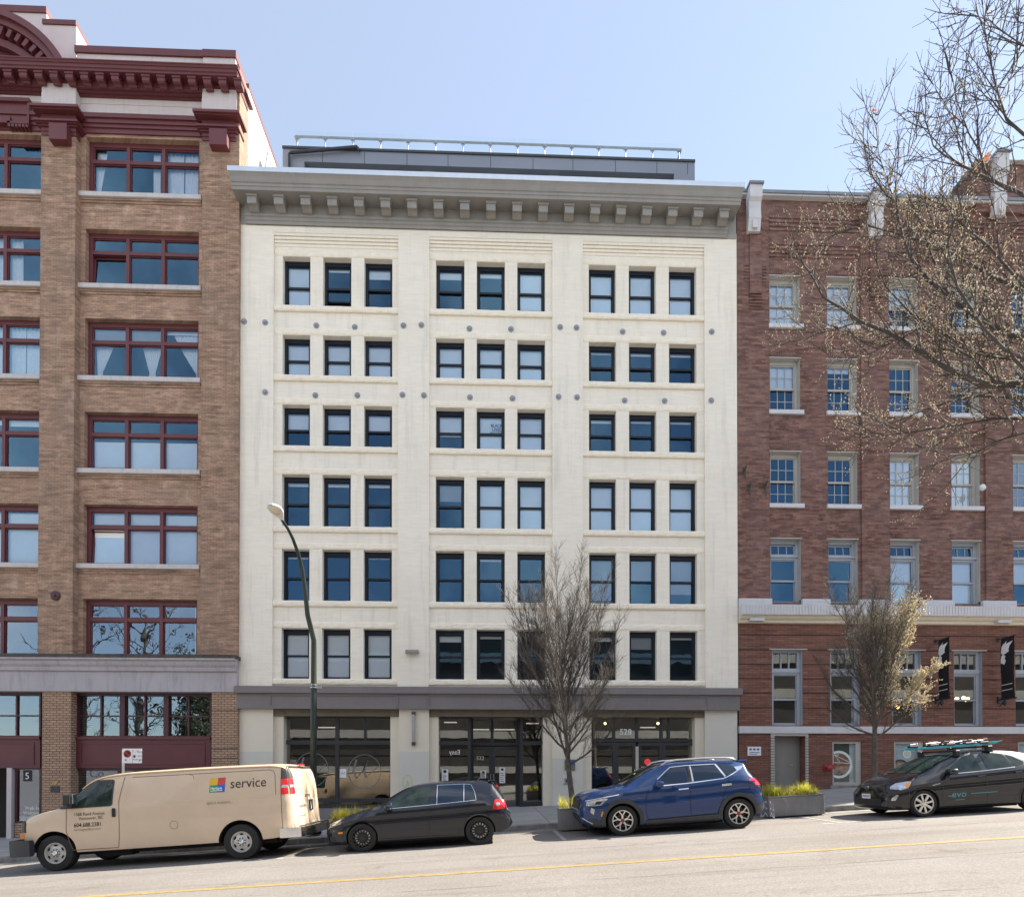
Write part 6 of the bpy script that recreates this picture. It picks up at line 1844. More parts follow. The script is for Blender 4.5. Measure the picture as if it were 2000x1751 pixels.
        for i in range(len(L_) - 1):
            if L_[i] and L_[i + 1] and (L_[i][0] - L_[i + 1][0]).length < .3: mb.quad(L_[i][0], L_[i][1], L_[i + 1][1], L_[i + 1][0], m)
    def text(s, mb, txt, x, z, size, view='side', m=0, align='LEFT', bold=0.0, sx=1.0, off=.004):
        vs, fs = text_mesh(txt, size, align, bold)
        out = []
        for a, b in vs:
            h = s.hit(x + a * sx, z + b, view) if view == 'side' else s.hit(x + a * sx, z + b, view)
            out.append(tuple(h[0] + h[1] * off) if h else (x + a * sx, -s.hw - .01, z + b))
        mb.add(out, fs, m)
    def both(s, name, polys, mat, off=.005, mirror=True, parent=None, **kw):
        out = []
        for view in (('side', 'far') if mirror else ('side',)):
            mb = MB()
            for p in polys: s.panel(mb, p, view, off, **kw)
            out.append(mb.build(name, mat, parent or s.root, world=False, smooth=True))
        return out
    def mk(s, name, mb, mat, parent=None, smooth=False, autos=None):
        return mb.build(name, mat, parent or s.root, world=False, smooth=smooth, autos=autos)
    def wheels(s, spots, r, w, style, rim_r, rm, inset=.0):
        for (wx) in spots:
            for sg in (-1, 1):
                y = sg * (s.hw - w / 2 - inset)
                t = MB()
                so = sg * w / 2
                # lathe heights run from the inner to the outer side
                prof = [(rim_r * .98, -w / 2 * .8), (rim_r + .01, -w / 2 * .96), (r * .90, -w / 2), (r * .965, -w / 2 * .93), (r, -w / 2 * .74), (r, w / 2 * .74), (r * .965, w / 2 * .93), (r * .90, w / 2), (rim_r + .012, w / 2 * .97), (rim_r, w / 2 * .85), (rim_r * .95, w / 2 * .3), (rim_r * .93, -w / 2 * .6)]
                t.lathe([(a, h * sg) for a, h in prof], (wx, y, r), 'y', 48, 0, cap=False)
                for gch in (-.35, 0, .35): pass
                tyre = s.mk("wheel", t, M['tyre'], autos=40)
                m_ = MB(); yo = y + so
                def Pz(rad, a, d): return (wx + rad * math.cos(a), yo - sg * d, r + rad * math.sin(a))
                def spoke(a0, w0, r0, w1, r1, d0, d1, m=0, th=.02, skew=0):
                    vs = []
                    for (rad, hwid, d, sk) in ((r0, w0, d0, 0), (r1, w1, d1, skew)):
                        for q in (-1, 1):
                            ca, sa = math.cos(a0 + sk), math.sin(a0 + sk)
                            vs.append((wx + rad * ca - q * hwid * math.sin(a0 + sk), yo - sg * d, r + rad * sa + q * hwid * math.cos(a0 + sk)))
                    vs += [(p[0] , p[1] - sg * th * 0 + (-sg) * th, p[2]) for p in vs]
                    m_.add(vs, [(0, 1, 3, 2), (4, 6, 7, 5), (0, 2, 6, 4), (1, 5, 7, 3), (2, 3, 7, 6), (0, 4, 5, 1)], m)
                # dark barrel behind the spokes and outer lip
                m_.lathe([(.001, -sg * .085), (rim_r * .95, -sg * .085)], (wx, yo, r), 'y', 40, 1, cap=False)
                m_.lathe([(rim_r * .90, -sg * .03), (rim_r * .93, -sg * .012), (rim_r * 1.0, -sg * .010), (rim_r * 1.01, -sg * .02)], (wx, yo, r), 'y', 48, 0, cap=False)
                if style == 'steel':
                    k = 40
                    # dished disc with oval holes shown as dark insets
                    m_.lathe([(rim_r * .93, -sg * .02), (rim_r * .86, -sg * .05), (rim_r * .62, -sg * .035), (rim_r * .44, -sg * .02), (rim_r * .40, -sg * .03), (.001, -sg * .03)], (wx, yo, r), 'y', 40, 0, cap=False)
                    for i in range(6):
                        a = 2 * math.pi * i / 6 + .5
                        ov = [(math.cos(t_) * .020, math.sin(t_) * .042) for t_ in [2 * math.pi * q / 14 for q in range(14)]]
                        vs = [(wx + (rim_r * .73 + p) * math.cos(a) - q * math.sin(a), yo - sg * .033, r + (rim_r * .73 + p) * math.sin(a) + q * math.cos(a)) for p, q in ov]
                        m_.add(vs, [tuple(range(14)) if sg < 0 else tuple(range(14))[::-1]], 1)
                    for i in range(8):
                        a = 2 * math.pi * i / 8
                        m_.lathe([(.016, 0), (.016, sg * .018), (.008, sg * .024)], (wx + rim_r * .36 * math.cos(a), yo - sg * .03, r + rim_r * .36 * math.sin(a)), 'y', 8, 2)
                        m_.lathe([(.013, 0), (.013, sg * .003)], (wx + rim_r * .36 * math.cos(a + .39), yo - sg * .026, r + rim_r * .36 * math.sin(a + .39)), 'y', 8, 1)
                    m_.lathe([(rim_r * .25, 0), (rim_r * .24, sg * .035), (rim_r * .18, sg * .048), (.001, sg * .05)], (wx, yo - sg * .03, r), 'y', 20, 2, cap=False)
                elif style == 'multi':
                    for i in range(15):
                        a = 2 * math.pi * i / 15
                        spoke(a, .014, .03, .008, rim_r * .92, .022, .020)
                        spoke(a + .11, .004, rim_r * .5, .006, rim_r * .93, .03, .022)
                    m_.lathe([(.055, -sg * .03), (.055, -sg * .012), (.03, -sg * .008), (.001, -sg * .008)], (wx, yo, r), 'y', 20, 0, cap=False)
                    m_.lathe([(.12, -sg * .07), (rim_r * .72, -sg * .07)], (wx, yo, r), 'y', 32, 2, cap=False)
                elif style == 'fork':
                    for i in range(5):
                        a = 2 * math.pi * i / 5 + .31
                        spoke(a, .022, .03, .020, rim_r * .52, .03, .026, 0)
                        for q in (-1, 1):
                            spoke(a + q * .02, .012, rim_r * .48, .014, rim_r * .93, .026, .016, 0, skew=q * .30)
                            spoke(a + q * .36, .005, rim_r * .55, .008, rim_r * .93, .04, .03, 2, skew=-q * .10)
                        m_.lathe([(.010, -sg * .03), (.010, -sg * .018)], (wx + .05 * math.cos(a + .6), yo, r + .05 * math.sin(a + .6)), 'y', 8, 2)
                    m_.lathe([(.042, -sg * .03), (.042, -sg * .018), (.001, -sg * .016)], (wx, yo, r), 'y', 18, 3, cap=False)
                    m_.lathe([(.10, -sg * .07), (rim_r * .62, -sg * .07)], (wx, yo, r), 'y', 32, 2, cap=False)
                else:
                    for i in range(8):
                        a = 2 * math.pi * i / 8 + .2
                        spoke(a, .020, .03, .030 if i % 2 else .022, rim_r * .93, .016, .018)
                    for i in range(5):
                        a = 2 * math.pi * i / 5; m_.lathe([(.010, 0), (.010, sg * .004)], (wx + .052 * math.cos(a), yo - sg * .014, r + .052 * math.sin(a)), 'y', 8, 1)
                    m_.lathe([(.075, -sg * .03), (.07, -sg * .014), (.03, -sg * .009), (.001, -sg * .009)], (wx, yo, r), 'y', 20, 0, cap=False)
                rm_ = s.mk("rim", m_, [rm, M['well'], M['chrome'] if style == 'steel' else M['alloy'] if style == 'multi' else M['clad'], M['red_metal']], tyre, autos=35)
    def mirror(s, x, z, w=.20, h=.14, d=.11, out=.20, mats=None, stalk=True):
        for sg in (-1, 1):
            b = s.hit(x, z - h * .3, 'side')
            y0 = -(s.hw - .02) if b is None else b[0].y
            m_ = MB()
            n = 14; secs = []
            for (f, k) in ((0, .55), (.12, .86), (.4, 1.0), (.8, .98), (1.0, .9)):
                ring = []
                for j in range(n):
                    a = 2 * math.pi * j / n
                    ring.append((x - d / 2 + d * f, sg * -1 * (y0 - out * .55 + math.copysign(abs(math.cos(a)) ** .6, math.cos(a)) * out * .52 * k) * 1, z + math.copysign(abs(math.sin(a)) ** .6, math.sin(a)) * h / 2 * k))
                secs.append(ring)
            vs = [p for r_ in secs for p in r_]; fs = []
            for i in range(len(secs) - 1):
                for j in range(n): fs.append((i * n + j, i * n + (j + 1) % n, (i + 1) * n + (j + 1) % n, (i + 1) * n + j))
            fs += [tuple(range(n))[::-1], tuple(range((len(secs) - 1) * n, len(secs) * n))]
            m_.add(vs, fs)
            m_.box(x - .03, x + .03, sg * -1 * (y0 - out * .2), sg * -1 * (y0 + .03), z - h * .42, z - h * .25)
            s.mk("mirror", m_, mats or s.paint, autos=50)
def rpoly(pts, r=.04, n=4):
    out = []; k = len(pts)
    for i in range(k):
        p0, p, p1 = Vector(pts[i - 1]), Vector(pts[i]), Vector(pts[(i + 1) % k])
        a, b = (p0 - p), (p1 - p)
        rr = min(r, a.length * .45, b.length * .45)
        q0, q1 = p + a.normalized() * rr, p + b.normalized() * rr
        for j in range(n + 1):
            t = j / n; q = q0 * (1 - t) ** 2 + p * 2 * t * (1 - t) + q1 * t * t
            out.append((q.x, q.y))
    return out
def frange(a, b, n): return [a + (b - a) * i / n for i in range(n + 1)]
def stations(x0, x1, dense=()):
    s = set(round(v, 4) for v in frange(x0, x1, int((x1 - x0) / .075)))
    for (a, b, n) in dense: s |= set(round(v, 4) for v in frange(a, b, n))
    out = []
    for v in sorted(s):
        if not out or v - out[-1] > .006: out.append(v)
    return out
def annulus(car, cx, cz, r0, r1, a0, a1, zmin, n=40):
    """arch trim as a list of quads in side view"""
    return [[(cx + r * math.cos(t), cz + r * math.sin(t)) for r, t in ((r0, t0), (r1, t0), (r1, t1), (r0, t1))] for t0, t1 in zip(frange(a0, a1, n)[:-1], frange(a0, a1, n)[1:])]
def arch(car, mb, cx, cz, r0, r1, a0=-.25, a1=math.pi + .25, off=.012, m=0, view='side', n=44):
    prev = None
    for t in frange(a0, a1, n):
        row = []
        for r in (r0, (r0 + r1) / 2, r1):
            h = car.hit(cx + r * math.cos(t), cz + r * math.sin(t), view)
            row.append(h[0] + h[1] * off if h else None)
        if prev and all(row) and all(prev):
            for k in range(2): mb.quad(prev[k], prev[k + 1], row[k + 1], row[k], m)
            dy = .05 if view == 'side' else -.05
            mb.quad(prev[0], row[0], row[0] + Vector((0, dy, 0)), prev[0] + Vector((0, dy, 0)), m)
            mb.quad(prev[2], prev[2] - prev[2].__class__((0, 0, 0)) + Vector((0, off * (1 if view == 'side' else -1), 0)), row[2] + Vector((0, off * (1 if view == 'side' else -1), 0)), row[2], m)
        prev = row
# ----- long tan panel van
van = Car("panel_van", "long tan panel van with service lettering and a four-colour square emblem", "van", PX(107, 1668, CARY), 2.0, M['van_paint'])
K = dict(zt=[(-.72, 1.10), (-.69, 1.17), (-.60, 1.225), (-.40, 1.275), (-.06, 1.345), (.06, 1.39), (.28, 1.57), (.50, 1.74), (.75, 1.92), (.95, 1.99), (1.2, 2.035), (1.7, 2.06), (3.0, 2.07), (4.6, 2.05), (4.85, 2.02), (4.97, 1.95), (5.03, 1.82), (5.08, 1.55), (5.11, 1.2), (5.12, .62)],
         zs=[(-.72, 1.02), (-.60, 1.15), (-.3, 1.23), (0, 1.29), (.2, 1.32), (1.3, 1.33), (4.8, 1.33), (5.0, 1.30), (5.06, 1.2), (5.12, .58)],
         zb=[(-.72, .66), (-.5, .60), (-.4, .45), (.3, .37), (4.4, .40), (4.9, .44), (5.12, .50)],
         wm=[(-.72, .86), (-.66, .91), (-.5, .955), (-.2, .985), (.3, 1.0), (4.7, 1.0), (4.92, .985), (5.02, .95), (5.08, .90), (5.12, .86)],
         ws=[(-.72, .80), (-.5, .90), (.0, .95), (.3, .975), (4.8, .985), (5.0, .94), (5.12, .84)],
         wr=[(-.72, .68), (-.3, .76), (.1, .80), (.5, .80), (1.0, .83), (1.6, .86), (4.8, .86), (5.0, .82), (5.12, .76)],
         cr=[(-.72, .03), (0, .035), (.4, .07), (1.2, .075), (4.8, .075), (5.0, .06), (5.12, .02)])
van.body(K, stations(-.72, 5.12, ((-.72, -.5, 8), (4.8, 5.12, 14))), [(0, .385, .475), (3.94, .385, .475)], bulge=.018, tuck=.05, dent=.0)
van.wheels((0, 3.94), .385, .25, 'steel', .225, M['steel_rim'], inset=.03)
# cab door window, rear door panes
w = van.both("side_window", [rpoly([(.17, 1.335), (1.24, 1.345), (1.26, 1.865), (.86, 1.865), (.60, 1.70)], .05)], M['car_glass_green'], .006)
m_ = MB(); van.strip(m_, rpoly([(.13, 1.325), (1.255, 1.335), (1.275, 1.88), (.85, 1.88), (.58, 1.715)], .05) + [rpoly([(.13, 1.325), (1.255, 1.335), (1.275, 1.88), (.85, 1.88), (.58, 1.715)], .05)[0]], .022, off=.007); van.mk("window_seal", m_, M['plastic'])
m_ = MB(); van.panel(m_, [(.13, -.74), (.74, -.76), (.74, .76), (.13, .74)], 'top', .008, du=.08, nv=10); van.mk("windscreen", m_, M['car_glass'], smooth=True)
for sg in (-1, 1):
    m_ = MB(); a, b = (.06, .66) if sg > 0 else (-.66, -.06); van.panel(m_, rpoly([(a, 1.36), (b, 1.36), (b - .06 * (sg > 0), 1.82), (a + .06 * (sg < 0), 1.82)], .05), 'rear', .006, du=.08); 
    # rear doors are windowless on this van: pressed panels
    van.mk("rear_door_panel", m_, M['van_light'], smooth=True)
# panel gaps
m_ = MB()
for ln in ([(.30, 1.32), (.285, .85), (.33, .62), (.41, .43)], [(1.50, 1.93), (1.40, 1.42), (1.40, .9), (1.36, .44)], [(.41, .43), (1.36, .43)], [(4.85, 1.95), (4.85, .45)], [(.30, 1.325), (.15, 1.335)]): van.strip(m_, ln, .014, off=.003)
van.mk("panel_gap", m_, M['seam_van'])
m_ = MB()
van.strip(m_, [(1.62, 1.90), (1.55, 1.65), (1.54, 1.30)], .018, off=.003); van.strip(m_, [(3.02, 1.88), (3.0, 1.50)], .014, off=.003); van.strip(m_, [(3.12, 1.88), (3.10, 1.50)], .014, off=.003); van.strip(m_, [(1.6, 1.345), (4.70, 1.335)], .016, off=.003)
van.mk("pressed_line", m_, M['van_light'])
m_ = MB()
van.strip(m_, rpoly([(1.64, 1.90), (2.98, 1.90), (2.98, 1.40)], .1)[5:10], .01, off=.003); van.mk("pressed_groove", m_, M['seam_van']); m_ = MB()
van.strip(m_, [(1.66, 1.915), (4.60, 1.905), (4.68, 1.88), (4.72, 1.80), (4.74, 1.36)], .012, off=.003)
van.mk("pressed_groove", m_, M['seam_van']); m_ = MB()
cz = [(2.55 + .085 * math.cos(a), .84 + .085 * math.sin(a)) for a in frange(0, 2 * math.pi, 24)]; van.strip(m_, cz, .008, off=.003)
van.mk("fuel_flap_seam", m_, M['seam_van'])
# roof rail gutter
for sg in (-1, 1):
    m_ = MB(); pts = []
    for x in frange(.55, 4.9, 30): pts.append((x, sg * (van.c['wr'](x) + .012), van.c['zt'](x) - van.c['cr'](x) + .012))
    m_.tube(pts, .018, 6); van.mk("roof_gutter", m_, M['van_light'], smooth=True)
# front: grille, lamps, bumper
m_ = MB()
for k, (z0, z1) in enumerate(((.74, 1.06),)): m_.bbox(-.77, -.66, -.62, .62, z0, z1, .02)
for i in range(5): m_.box(-.785, -.76, -.60, .60, .78 + i * .06, .80 + i * .06)
van.mk("grille", m_, M['plastic'])
for sg in (-1, 1):
    m_ = MB(); m_.add([(-.72, sg * .60, .86), (-.66, sg * .86, .86), (-.66, sg * .86, 1.06), (-.72, sg * .60, 1.06), (-.78, sg * .60, .86), (-.72, sg * .90, .86), (-.70, sg * .90, 1.06), (-.77, sg * .60, 1.06)], [(0, 1, 2, 3), (4, 7, 6, 5), (0, 4, 5, 1), (3, 2, 6, 7), (1, 5, 6, 2), (0, 3, 7, 4)]); van.mk("headlight", m_, M['lamp_clear'])
    m_ = MB(); m_.add([(-.72, sg * .60, .74), (-.64, sg * .90, .73), (-.64, sg * .90, .85), (-.72, sg * .60, .85), (-.79, sg * .60, .74), (-.73, sg * .935, .73), (-.73, sg * .935, .85), (-.79, sg * .60, .85)], [(0, 1, 2, 3), (4, 7, 6, 5), (0, 4, 5, 1), (3, 2, 6, 7), (1, 5, 6, 2), (0, 3, 7, 4)]); van.mk("indicator", m_, M['lamp_orange'])
    m_ = MB(); m_.add([(-.64, sg * .88, .86), (-.60, sg * .93, .86), (-.60, sg * .92, 1.08), (-.64, sg * .87, 1.08), (-.72, sg * .90, .86), (-.62, sg * .955, .86), (-.62, sg * .94, 1.08), (-.71, sg * .89, 1.08)], [(0, 1, 2, 3), (4, 7, 6, 5), (0, 4, 5, 1), (3, 2, 6, 7), (1, 5, 6, 2), (0, 3, 7, 4)]); van.mk("lamp_surround", m_, M['plastic'])
def plan_bar(mb, plan, z0, z1, th=.12, m=0, top_in=.0):
    """a bumper: plan is its outer line seen from above"""
    n = len(plan)
    inner = []
    for i, (x, y) in enumerate(plan):
        p, q = plan[max(0, i - 1)], plan[min(n - 1, i + 1)]
        t = (q[0] - p[0], q[1] - p[1]); l = math.hypot(*t); inner.append((x + t[1] / l * th, y - t[0] / l * th))
    h = z1 - z0
    levels = [(0.0, .35), (.12, .03), (.55, .0), (.88, .03), (1.0, .25)]
    vs = []
    for (f, k) in levels:
        for (o, i_) in zip(plan, inner): vs.append((o[0] + (i_[0] - o[0]) * k, o[1] + (i_[1] - o[1]) * k, z0 + h * f))
    for f in (1.0, 0.0):
        for i_ in inner: vs.append((i_[0], i_[1], z0 + h * f))
    L_ = len(levels) + 2; fs = []
    for a in range(L_):
        b = (a + 1) % L_
        for i in range(n - 1): fs.append((a * n + i, a * n + i + 1, b * n + i + 1, b * n + i))
    fs.append(tuple(a * n for a in range(L_))[::-1]); fs.append(tuple(a * n + n - 1 for a in range(L_)))
    mb.add(vs, fs, m)
m_ = MB(); plan_bar(m_, [(-.40, .99), (-.62, .99), (-.78, .95), (-.86, .80), (-.90, .4), (-.90, -.4), (-.86, -.80), (-.78, -.95), (-.62, -.99), (-.40, -.99)], .36, .70, .14); van.mk("front_bumper", m_, M['clad'], autos=40)
m_ = MB(); m_.box(-.55, 0, -.75, .75, .30, .62); van.mk("undertray", m_, M['well'])
m_ = MB(); plan_bar(m_, [(4.84, -1.0), (5.02, -1.005), (5.16, -.96), (5.21, -.80), (5.22, 0), (5.21, .80), (5.16, .96), (5.02, 1.005), (4.84, 1.0)], .43, .635, .14, top_in=.1); van.mk("rear_bumper", m_, M['chrome'], autos=40)
m_ = MB(); m_.box(5.06, 5.215, -.72, .72, .625, .642); m_.box(4.84, 4.86, -1.004, 1.004, .42, .64); van.mk("bumper_step", m_, M['clad'])
# rear lamps and black corner trim
for sg in (-1, 1):
    v = 'side' if sg < 0 else 'far'
    m_ = MB(); van.panel(m_, [(4.845, 1.36), (5.00, 1.36), (4.985, 1.50), (4.855, 1.50)], v, .016, du=.03); van.panel(m_, [(4.85, 1.56), (4.985, 1.56), (4.97, 1.69), (4.86, 1.69)], v, .016, du=.03)
    van.panel(m_, [(sg * .80, 1.36), (sg * .905, 1.36), (sg * .895, 1.50), (sg * .80, 1.50)][::1], 'rear', .016, du=.02); van.panel(m_, [(sg * .80, 1.56), (sg * .89, 1.56), (sg * .88, 1.69), (sg * .80, 1.69)], 'rear', .016, du=.02)
    tl = van.mk("tail_light", m_, M['lamp_red'], smooth=True)
    m_ = MB(); van.panel(m_, [(4.855, 1.50), (4.985, 1.50), (4.98, 1.56), (4.86, 1.56)], v, .015, du=.03); van.panel(m_, [(sg * .80, 1.50), (sg * .895, 1.50), (sg * .89, 1.56), (sg * .80, 1.56)], 'rear', .015, du=.02); van.mk("reversing_lens", m_, M['lamp_clear'], tl, smooth=True)
    m_ = MB(); van.panel(m_, [(4.85, 1.69), (4.97, 1.69), (4.95, 1.92), (4.90, 1.97), (4.83, 1.97)], v, .010, du=.03); van.panel(m_, [(sg * .76, 1.70), (sg * .875, 1.70), (sg * .83, 1.90), (sg * .75, 1.93)], 'rear', .010, du=.02); van.mk("corner_trim", m_, M['plastic'], smooth=True)
m_ = MB(); van.strip(m_, [(-.72, 1.945), (.72, 1.945)], .05, 'rear', .012); van.mk("rear_header_trim", m_, M['plastic'])
m_ = MB(); m_.bbox(4.985, 5.03, -.16, .16, 1.985, 2.025, .01); van.mk("high_brake_light", m_, M['lamp_red'])
m_ = MB(); van.strip(m_, [(0, 1.93), (0, .66)], .014, 'rear', .004); van.strip(m_, [(-.76, 1.36), (-.76, .66)], .012, 'rear', .004); van.strip(m_, [(.76, 1.36), (.76, .66)], .012, 'rear', .004); van.mk("rear_door_gap", m_, M['seam_van'])
m_ = MB(); h = van.hit(.17, 1.02, 'rear'); x = h[0].x; 
for (y0, y1, z0, z1) in ((.08, .26, .94, .965), (.08, .26, 1.165, 1.19), (.08, .105, .965, 1.165), (.235, .26, .965, 1.165)): m_.box(x - .01, x + .035, y0, y1, z0, z1)
van.mk("rear_door_handle", m_, M['plastic'])
m_ = MB(); van.panel(m_, [(.12, .97), (.22, .97), (.22, 1.16), (.12, 1.16)], 'rear', .012); van.mk("number_plate", m_, M['sign_white'])
m_ = MB(); van.text(m_, "HW 2500", -.60, .82, .075, 'rear', align='LEFT'); van.text(m_, "604.688.2381", -.62, 1.04, .085, 'rear'); van.text(m_, "service", -.18, 1.26, .14, 'rear'); van.mk("rear_lettering", m_, M['sign_black'])
# door handle, mirrors, lettering, emblem
for v in ('side', 'far'):
    m_ = MB(); van.panel(m_, rpoly([(1.255, 1.085), (1.335, 1.085), (1.335, 1.275), (1.255, 1.275)], .03), v, .014); van.strip(m_, [(1.275, 1.11), (1.275, 1.25)], .02, v, .03); van.mk("door_handle", m_, M['plastic'])
for sg in (-1, 1):
    m_ = MB(); m_.bbox(.36, .56, *sorted((sg * 1.04, sg * 1.20)), 1.40, 1.63, .03); m_.box(.36, .44, *sorted((sg * .90, sg * 1.06)), 1.34, 1.42); mm = van.mk("mirror", m_, M['plastic'])
    m_ = MB(); m_.bbox(.558, .585, *sorted((sg * 1.055, sg * 1.185)), 1.42, 1.615, .012); van.mk("mirror_glass", m_, M['chrome'], mm)
m_ = MB(); van.panel(m_, [(-.02, 1.33), (.28, 1.335), (.42, 1.49)], 'side', .007); van.mk("quarter_trim", m_, M['plastic'])
m_ = MB()
van.text(m_, "1588 Rand Avenue", .45, 1.155, .098, sx=.87); van.text(m_, "Vancouver, BC", .55, 1.065, .098, sx=.87); van.text(m_, "604.688.2381", .45, .915, .125, bold=.012, sx=.86); 
van.text(m_, "service", 3.76, 1.555, .30, sx=.92)
van.mk("lettering", m_, M['sign_black'])
M['faded_print'] = plain("faded_tan_print", (.30, .23, .16), .6)
m_ = MB(); van.text(m_, "heritageoffice.com", .45, .835, .085, sx=.9); van.text(m_, "space matters...", 3.26, 1.235, .105, sx=.85); van.mk("faded_lettering", m_, M['faded_print'])
M['logo_y'] = plain("yellow_print", (.75, .45, .02), .5); M['logo_r'] = plain("red_print", (.55, .05, .05), .5); M['logo_g'] = plain("green_print", (.01, .30, .12), .5); M['logo_b'] = plain("royal_blue_print", (.02, .12, .50), .5)
m_ = MB()
van.panel(m_, [(3.325, 1.645), (3.49, 1.645), (3.50, 1.795), (3.335, 1.795)], off=.004, m=0); van.panel(m_, [(3.49, 1.645), (3.655, 1.645), (3.665, 1.795), (3.50, 1.795)], off=.004, m=1)
van.panel(m_, [(3.315, 1.485), (3.48, 1.485), (3.49, 1.645), (3.325, 1.645)], off=.004, m=2); van.panel(m_, [(3.48, 1.485), (3.645, 1.485), (3.655, 1.645), (3.49, 1.645)], off=.004, m=3)
van.text(m_, "Heritage", 3.345, 1.545, .085, m=4, bold=.02, sx=.83, off=.007); van.strip(m_, [(3.345, 1.52), (3.60, 1.52)], .014, off=.007, m=4)
van.mk("emblem", m_, [M['logo_y'], M['logo_r'], M['logo_g'], M['logo_b'], M['white_print']])
m_ = MB(); m_.box(.2, 4.6, -.72, .72, .30, .46); m_.box(.9, 1.5, -.82, -.5, .24, .4); m_.tube([(1.2, -.55, .30), (4.7, -.62, .33)], .03, 8); m_.tube([(3.94, -.8, .385), (3.94, .8, .385)], .08, 8); m_.tube([(4.5, .5, .34), (5.2, .62, .36)], .035, 8); van.mk("underbody", m_, M['well'])
# ----- black hatchback
g = Car("hatchback", "black five-door hatchback with black spoked wheels parked behind the tan van", "car", PX(708.4, 1638, CARY), 1.76, M['golf_paint'])
K = dict(zt=[(-.86, .56), (-.82, .63), (-.72, .69), (-.6, .735), (-.4, .79), (-.08, .88), (.2, .95), (.34, 1.0), (.55, 1.13), (.80, 1.265), (1.05, 1.365), (1.3, 1.415), (1.75, 1.435), (2.3, 1.425), (2.6, 1.405), (2.86, 1.365), (2.93, 1.28), (3.02, 1.155), (3.10, 1.035), (3.15, .93), (3.18, .80), (3.20, .70), (3.24, .64), (3.28, .60), (3.295, .52)],
         zs=[(-.86, .50), (-.7, .63), (-.4, .74), (-.08, .83), (.2, .885), (.6, .905), (1.5, .93), (2.3, .965), (2.7, .98), (2.95, .97), (3.08, .93), (3.15, .86), (3.19, .70), (3.26, .57), (3.295, .46)],
         zb=[(-.86, .34), (-.78, .22), (-.6, .18), (-.35, .175), (.4, .175), (2.2, .18), (2.95, .24), (3.2, .30), (3.295, .40)],
         wm=[(-.86, .46), (-.83, .56), (-.76, .68), (-.62, .79), (-.4, .85), (-.1, .875), (.4, .88), (2.4, .88), (2.75, .865), (2.95, .84), (3.1, .80), (3.2, .76), (3.26, .72), (3.295, .62)],
         ws=[(-.86, .40), (-.7, .62), (-.4, .74), (0, .80), (.4, .825), (2.4, .825), (2.9, .78), (3.1, .74), (3.2, .70), (3.295, .58)],
         wr=[(-.86, .30), (-.6, .55), (-.2, .66), (.2, .70), (.5, .66), (.9, .60), (1.3, .575), (2.4, .565), (2.85, .555), (3.0, .60), (3.1, .64), (3.2, .64), (3.295, .5)],
         cr=[(-.86, .02), (0, .035), (.5, .06), (1.1, .055), (2.6, .05), (2.86, .045), (3.0, .04), (3.295, .02)])
g.body(K, stations(-.86, 3.295, ((-.86, -.6, 8), (2.84, 3.295, 18))), [(0, .31, .345), (2.56, .31, .345)], bulge=.02, tuck=.10)
g.wheels((0, 2.56), .312, .215, 'multi', .232, M['alloy_black'], inset=.02)
g1 = [(.66, .915), (.655, 1.03), (.78, 1.13), (.98, 1.235), (1.22, 1.315), (1.53, 1.345), (1.45, .94)]
g2 = [(1.64, .945), (1.66, 1.345), (2.25, 1.335), (2.235, .975)]
g3 = [(2.265, .978), (2.275, 1.333), (2.40, 1.318), (2.47, 1.20), (2.515, .99)]
M['car_glass_blue'] = plain("blue_tinted_car_glass", (.004, .014, .034), .02, var=.05, spec=.6)
g.both("side_window", [rpoly(g1, .03)], M['car_glass_green'], .005)
g.both("rear_side_window", [rpoly(g2, .02)], M['car_glass_blue'], .005); g.both("quarter_window", [rpoly(g3, .03)], M['car_glass_blue'], .005)
m_ = MB(); g.strip(m_, [(1.655, .925), (1.672, 1.35)], .012, off=.008); g.strip(m_, [(2.25, .965), (2.262, 1.34)], .014, off=.008); g.strip(m_, [(.655, .90), (.652, 1.03)], .010, off=.008)
g.strip(m_, [(.66, .905), (1.45, .932), (2.24, .967), (2.52, .982), (2.49, 1.17), (2.42, 1.32)], .010, off=.008); g.strip(m_, [(1.66, 1.352), (2.26, 1.343), (2.41, 1.325)], .008, off=.008); g.mk("chrome_trim", m_, M['chrome'])
m_ = MB(); g.panel(m_, [(.36, -.66), (1.10, -.54), (1.10, .54), (.36, .66)], 'top', .005, du=.06, nv=10); g.mk("windscreen", m_, M['car_glass'], smooth=True)
m_ = MB(); g.panel(m_, rpoly([(-.56, 1.00), (.56, 1.00), (.50, 1.31), (-.50, 1.31)], .06), 'rear', .005, du=.06); g.mk("rear_window", m_, M['car_glass'], smooth=True)
m_ = MB(); m_.bbox(2.80, 2.97, -.54, .54, 1.355, 1.395, .015); g.mk("roof_spoiler", m_, M['golf_paint'], autos=40)
m_ = MB()
for ln in ([(.50, .86), (.44, .72), (.42, .5), (.44, .26)], [(1.50, .92), (1.47, .60), (1.475, .27)], [(.44, .26), (1.475, .265), (2.06, .25), (2.20, .42), (2.28, .60), (2.30, .80), (2.36, .96)], [(-.12, .86), (-.36, .70), (-.44, .58)], [(2.88, .75), (2.9, .62), (3.0, .55), (3.2, .56)], [(-.42, .54), (-.45, .42), (-.40, .36)]): g.strip(m_, ln, .009, off=.003)
for v in ('rear',): g.strip(m_, [(-.62, .98), (-.66, .66), (.66, .66), (.62, .98)], .010, v, .003)
g.mk("panel_gap", m_, M['seam'])
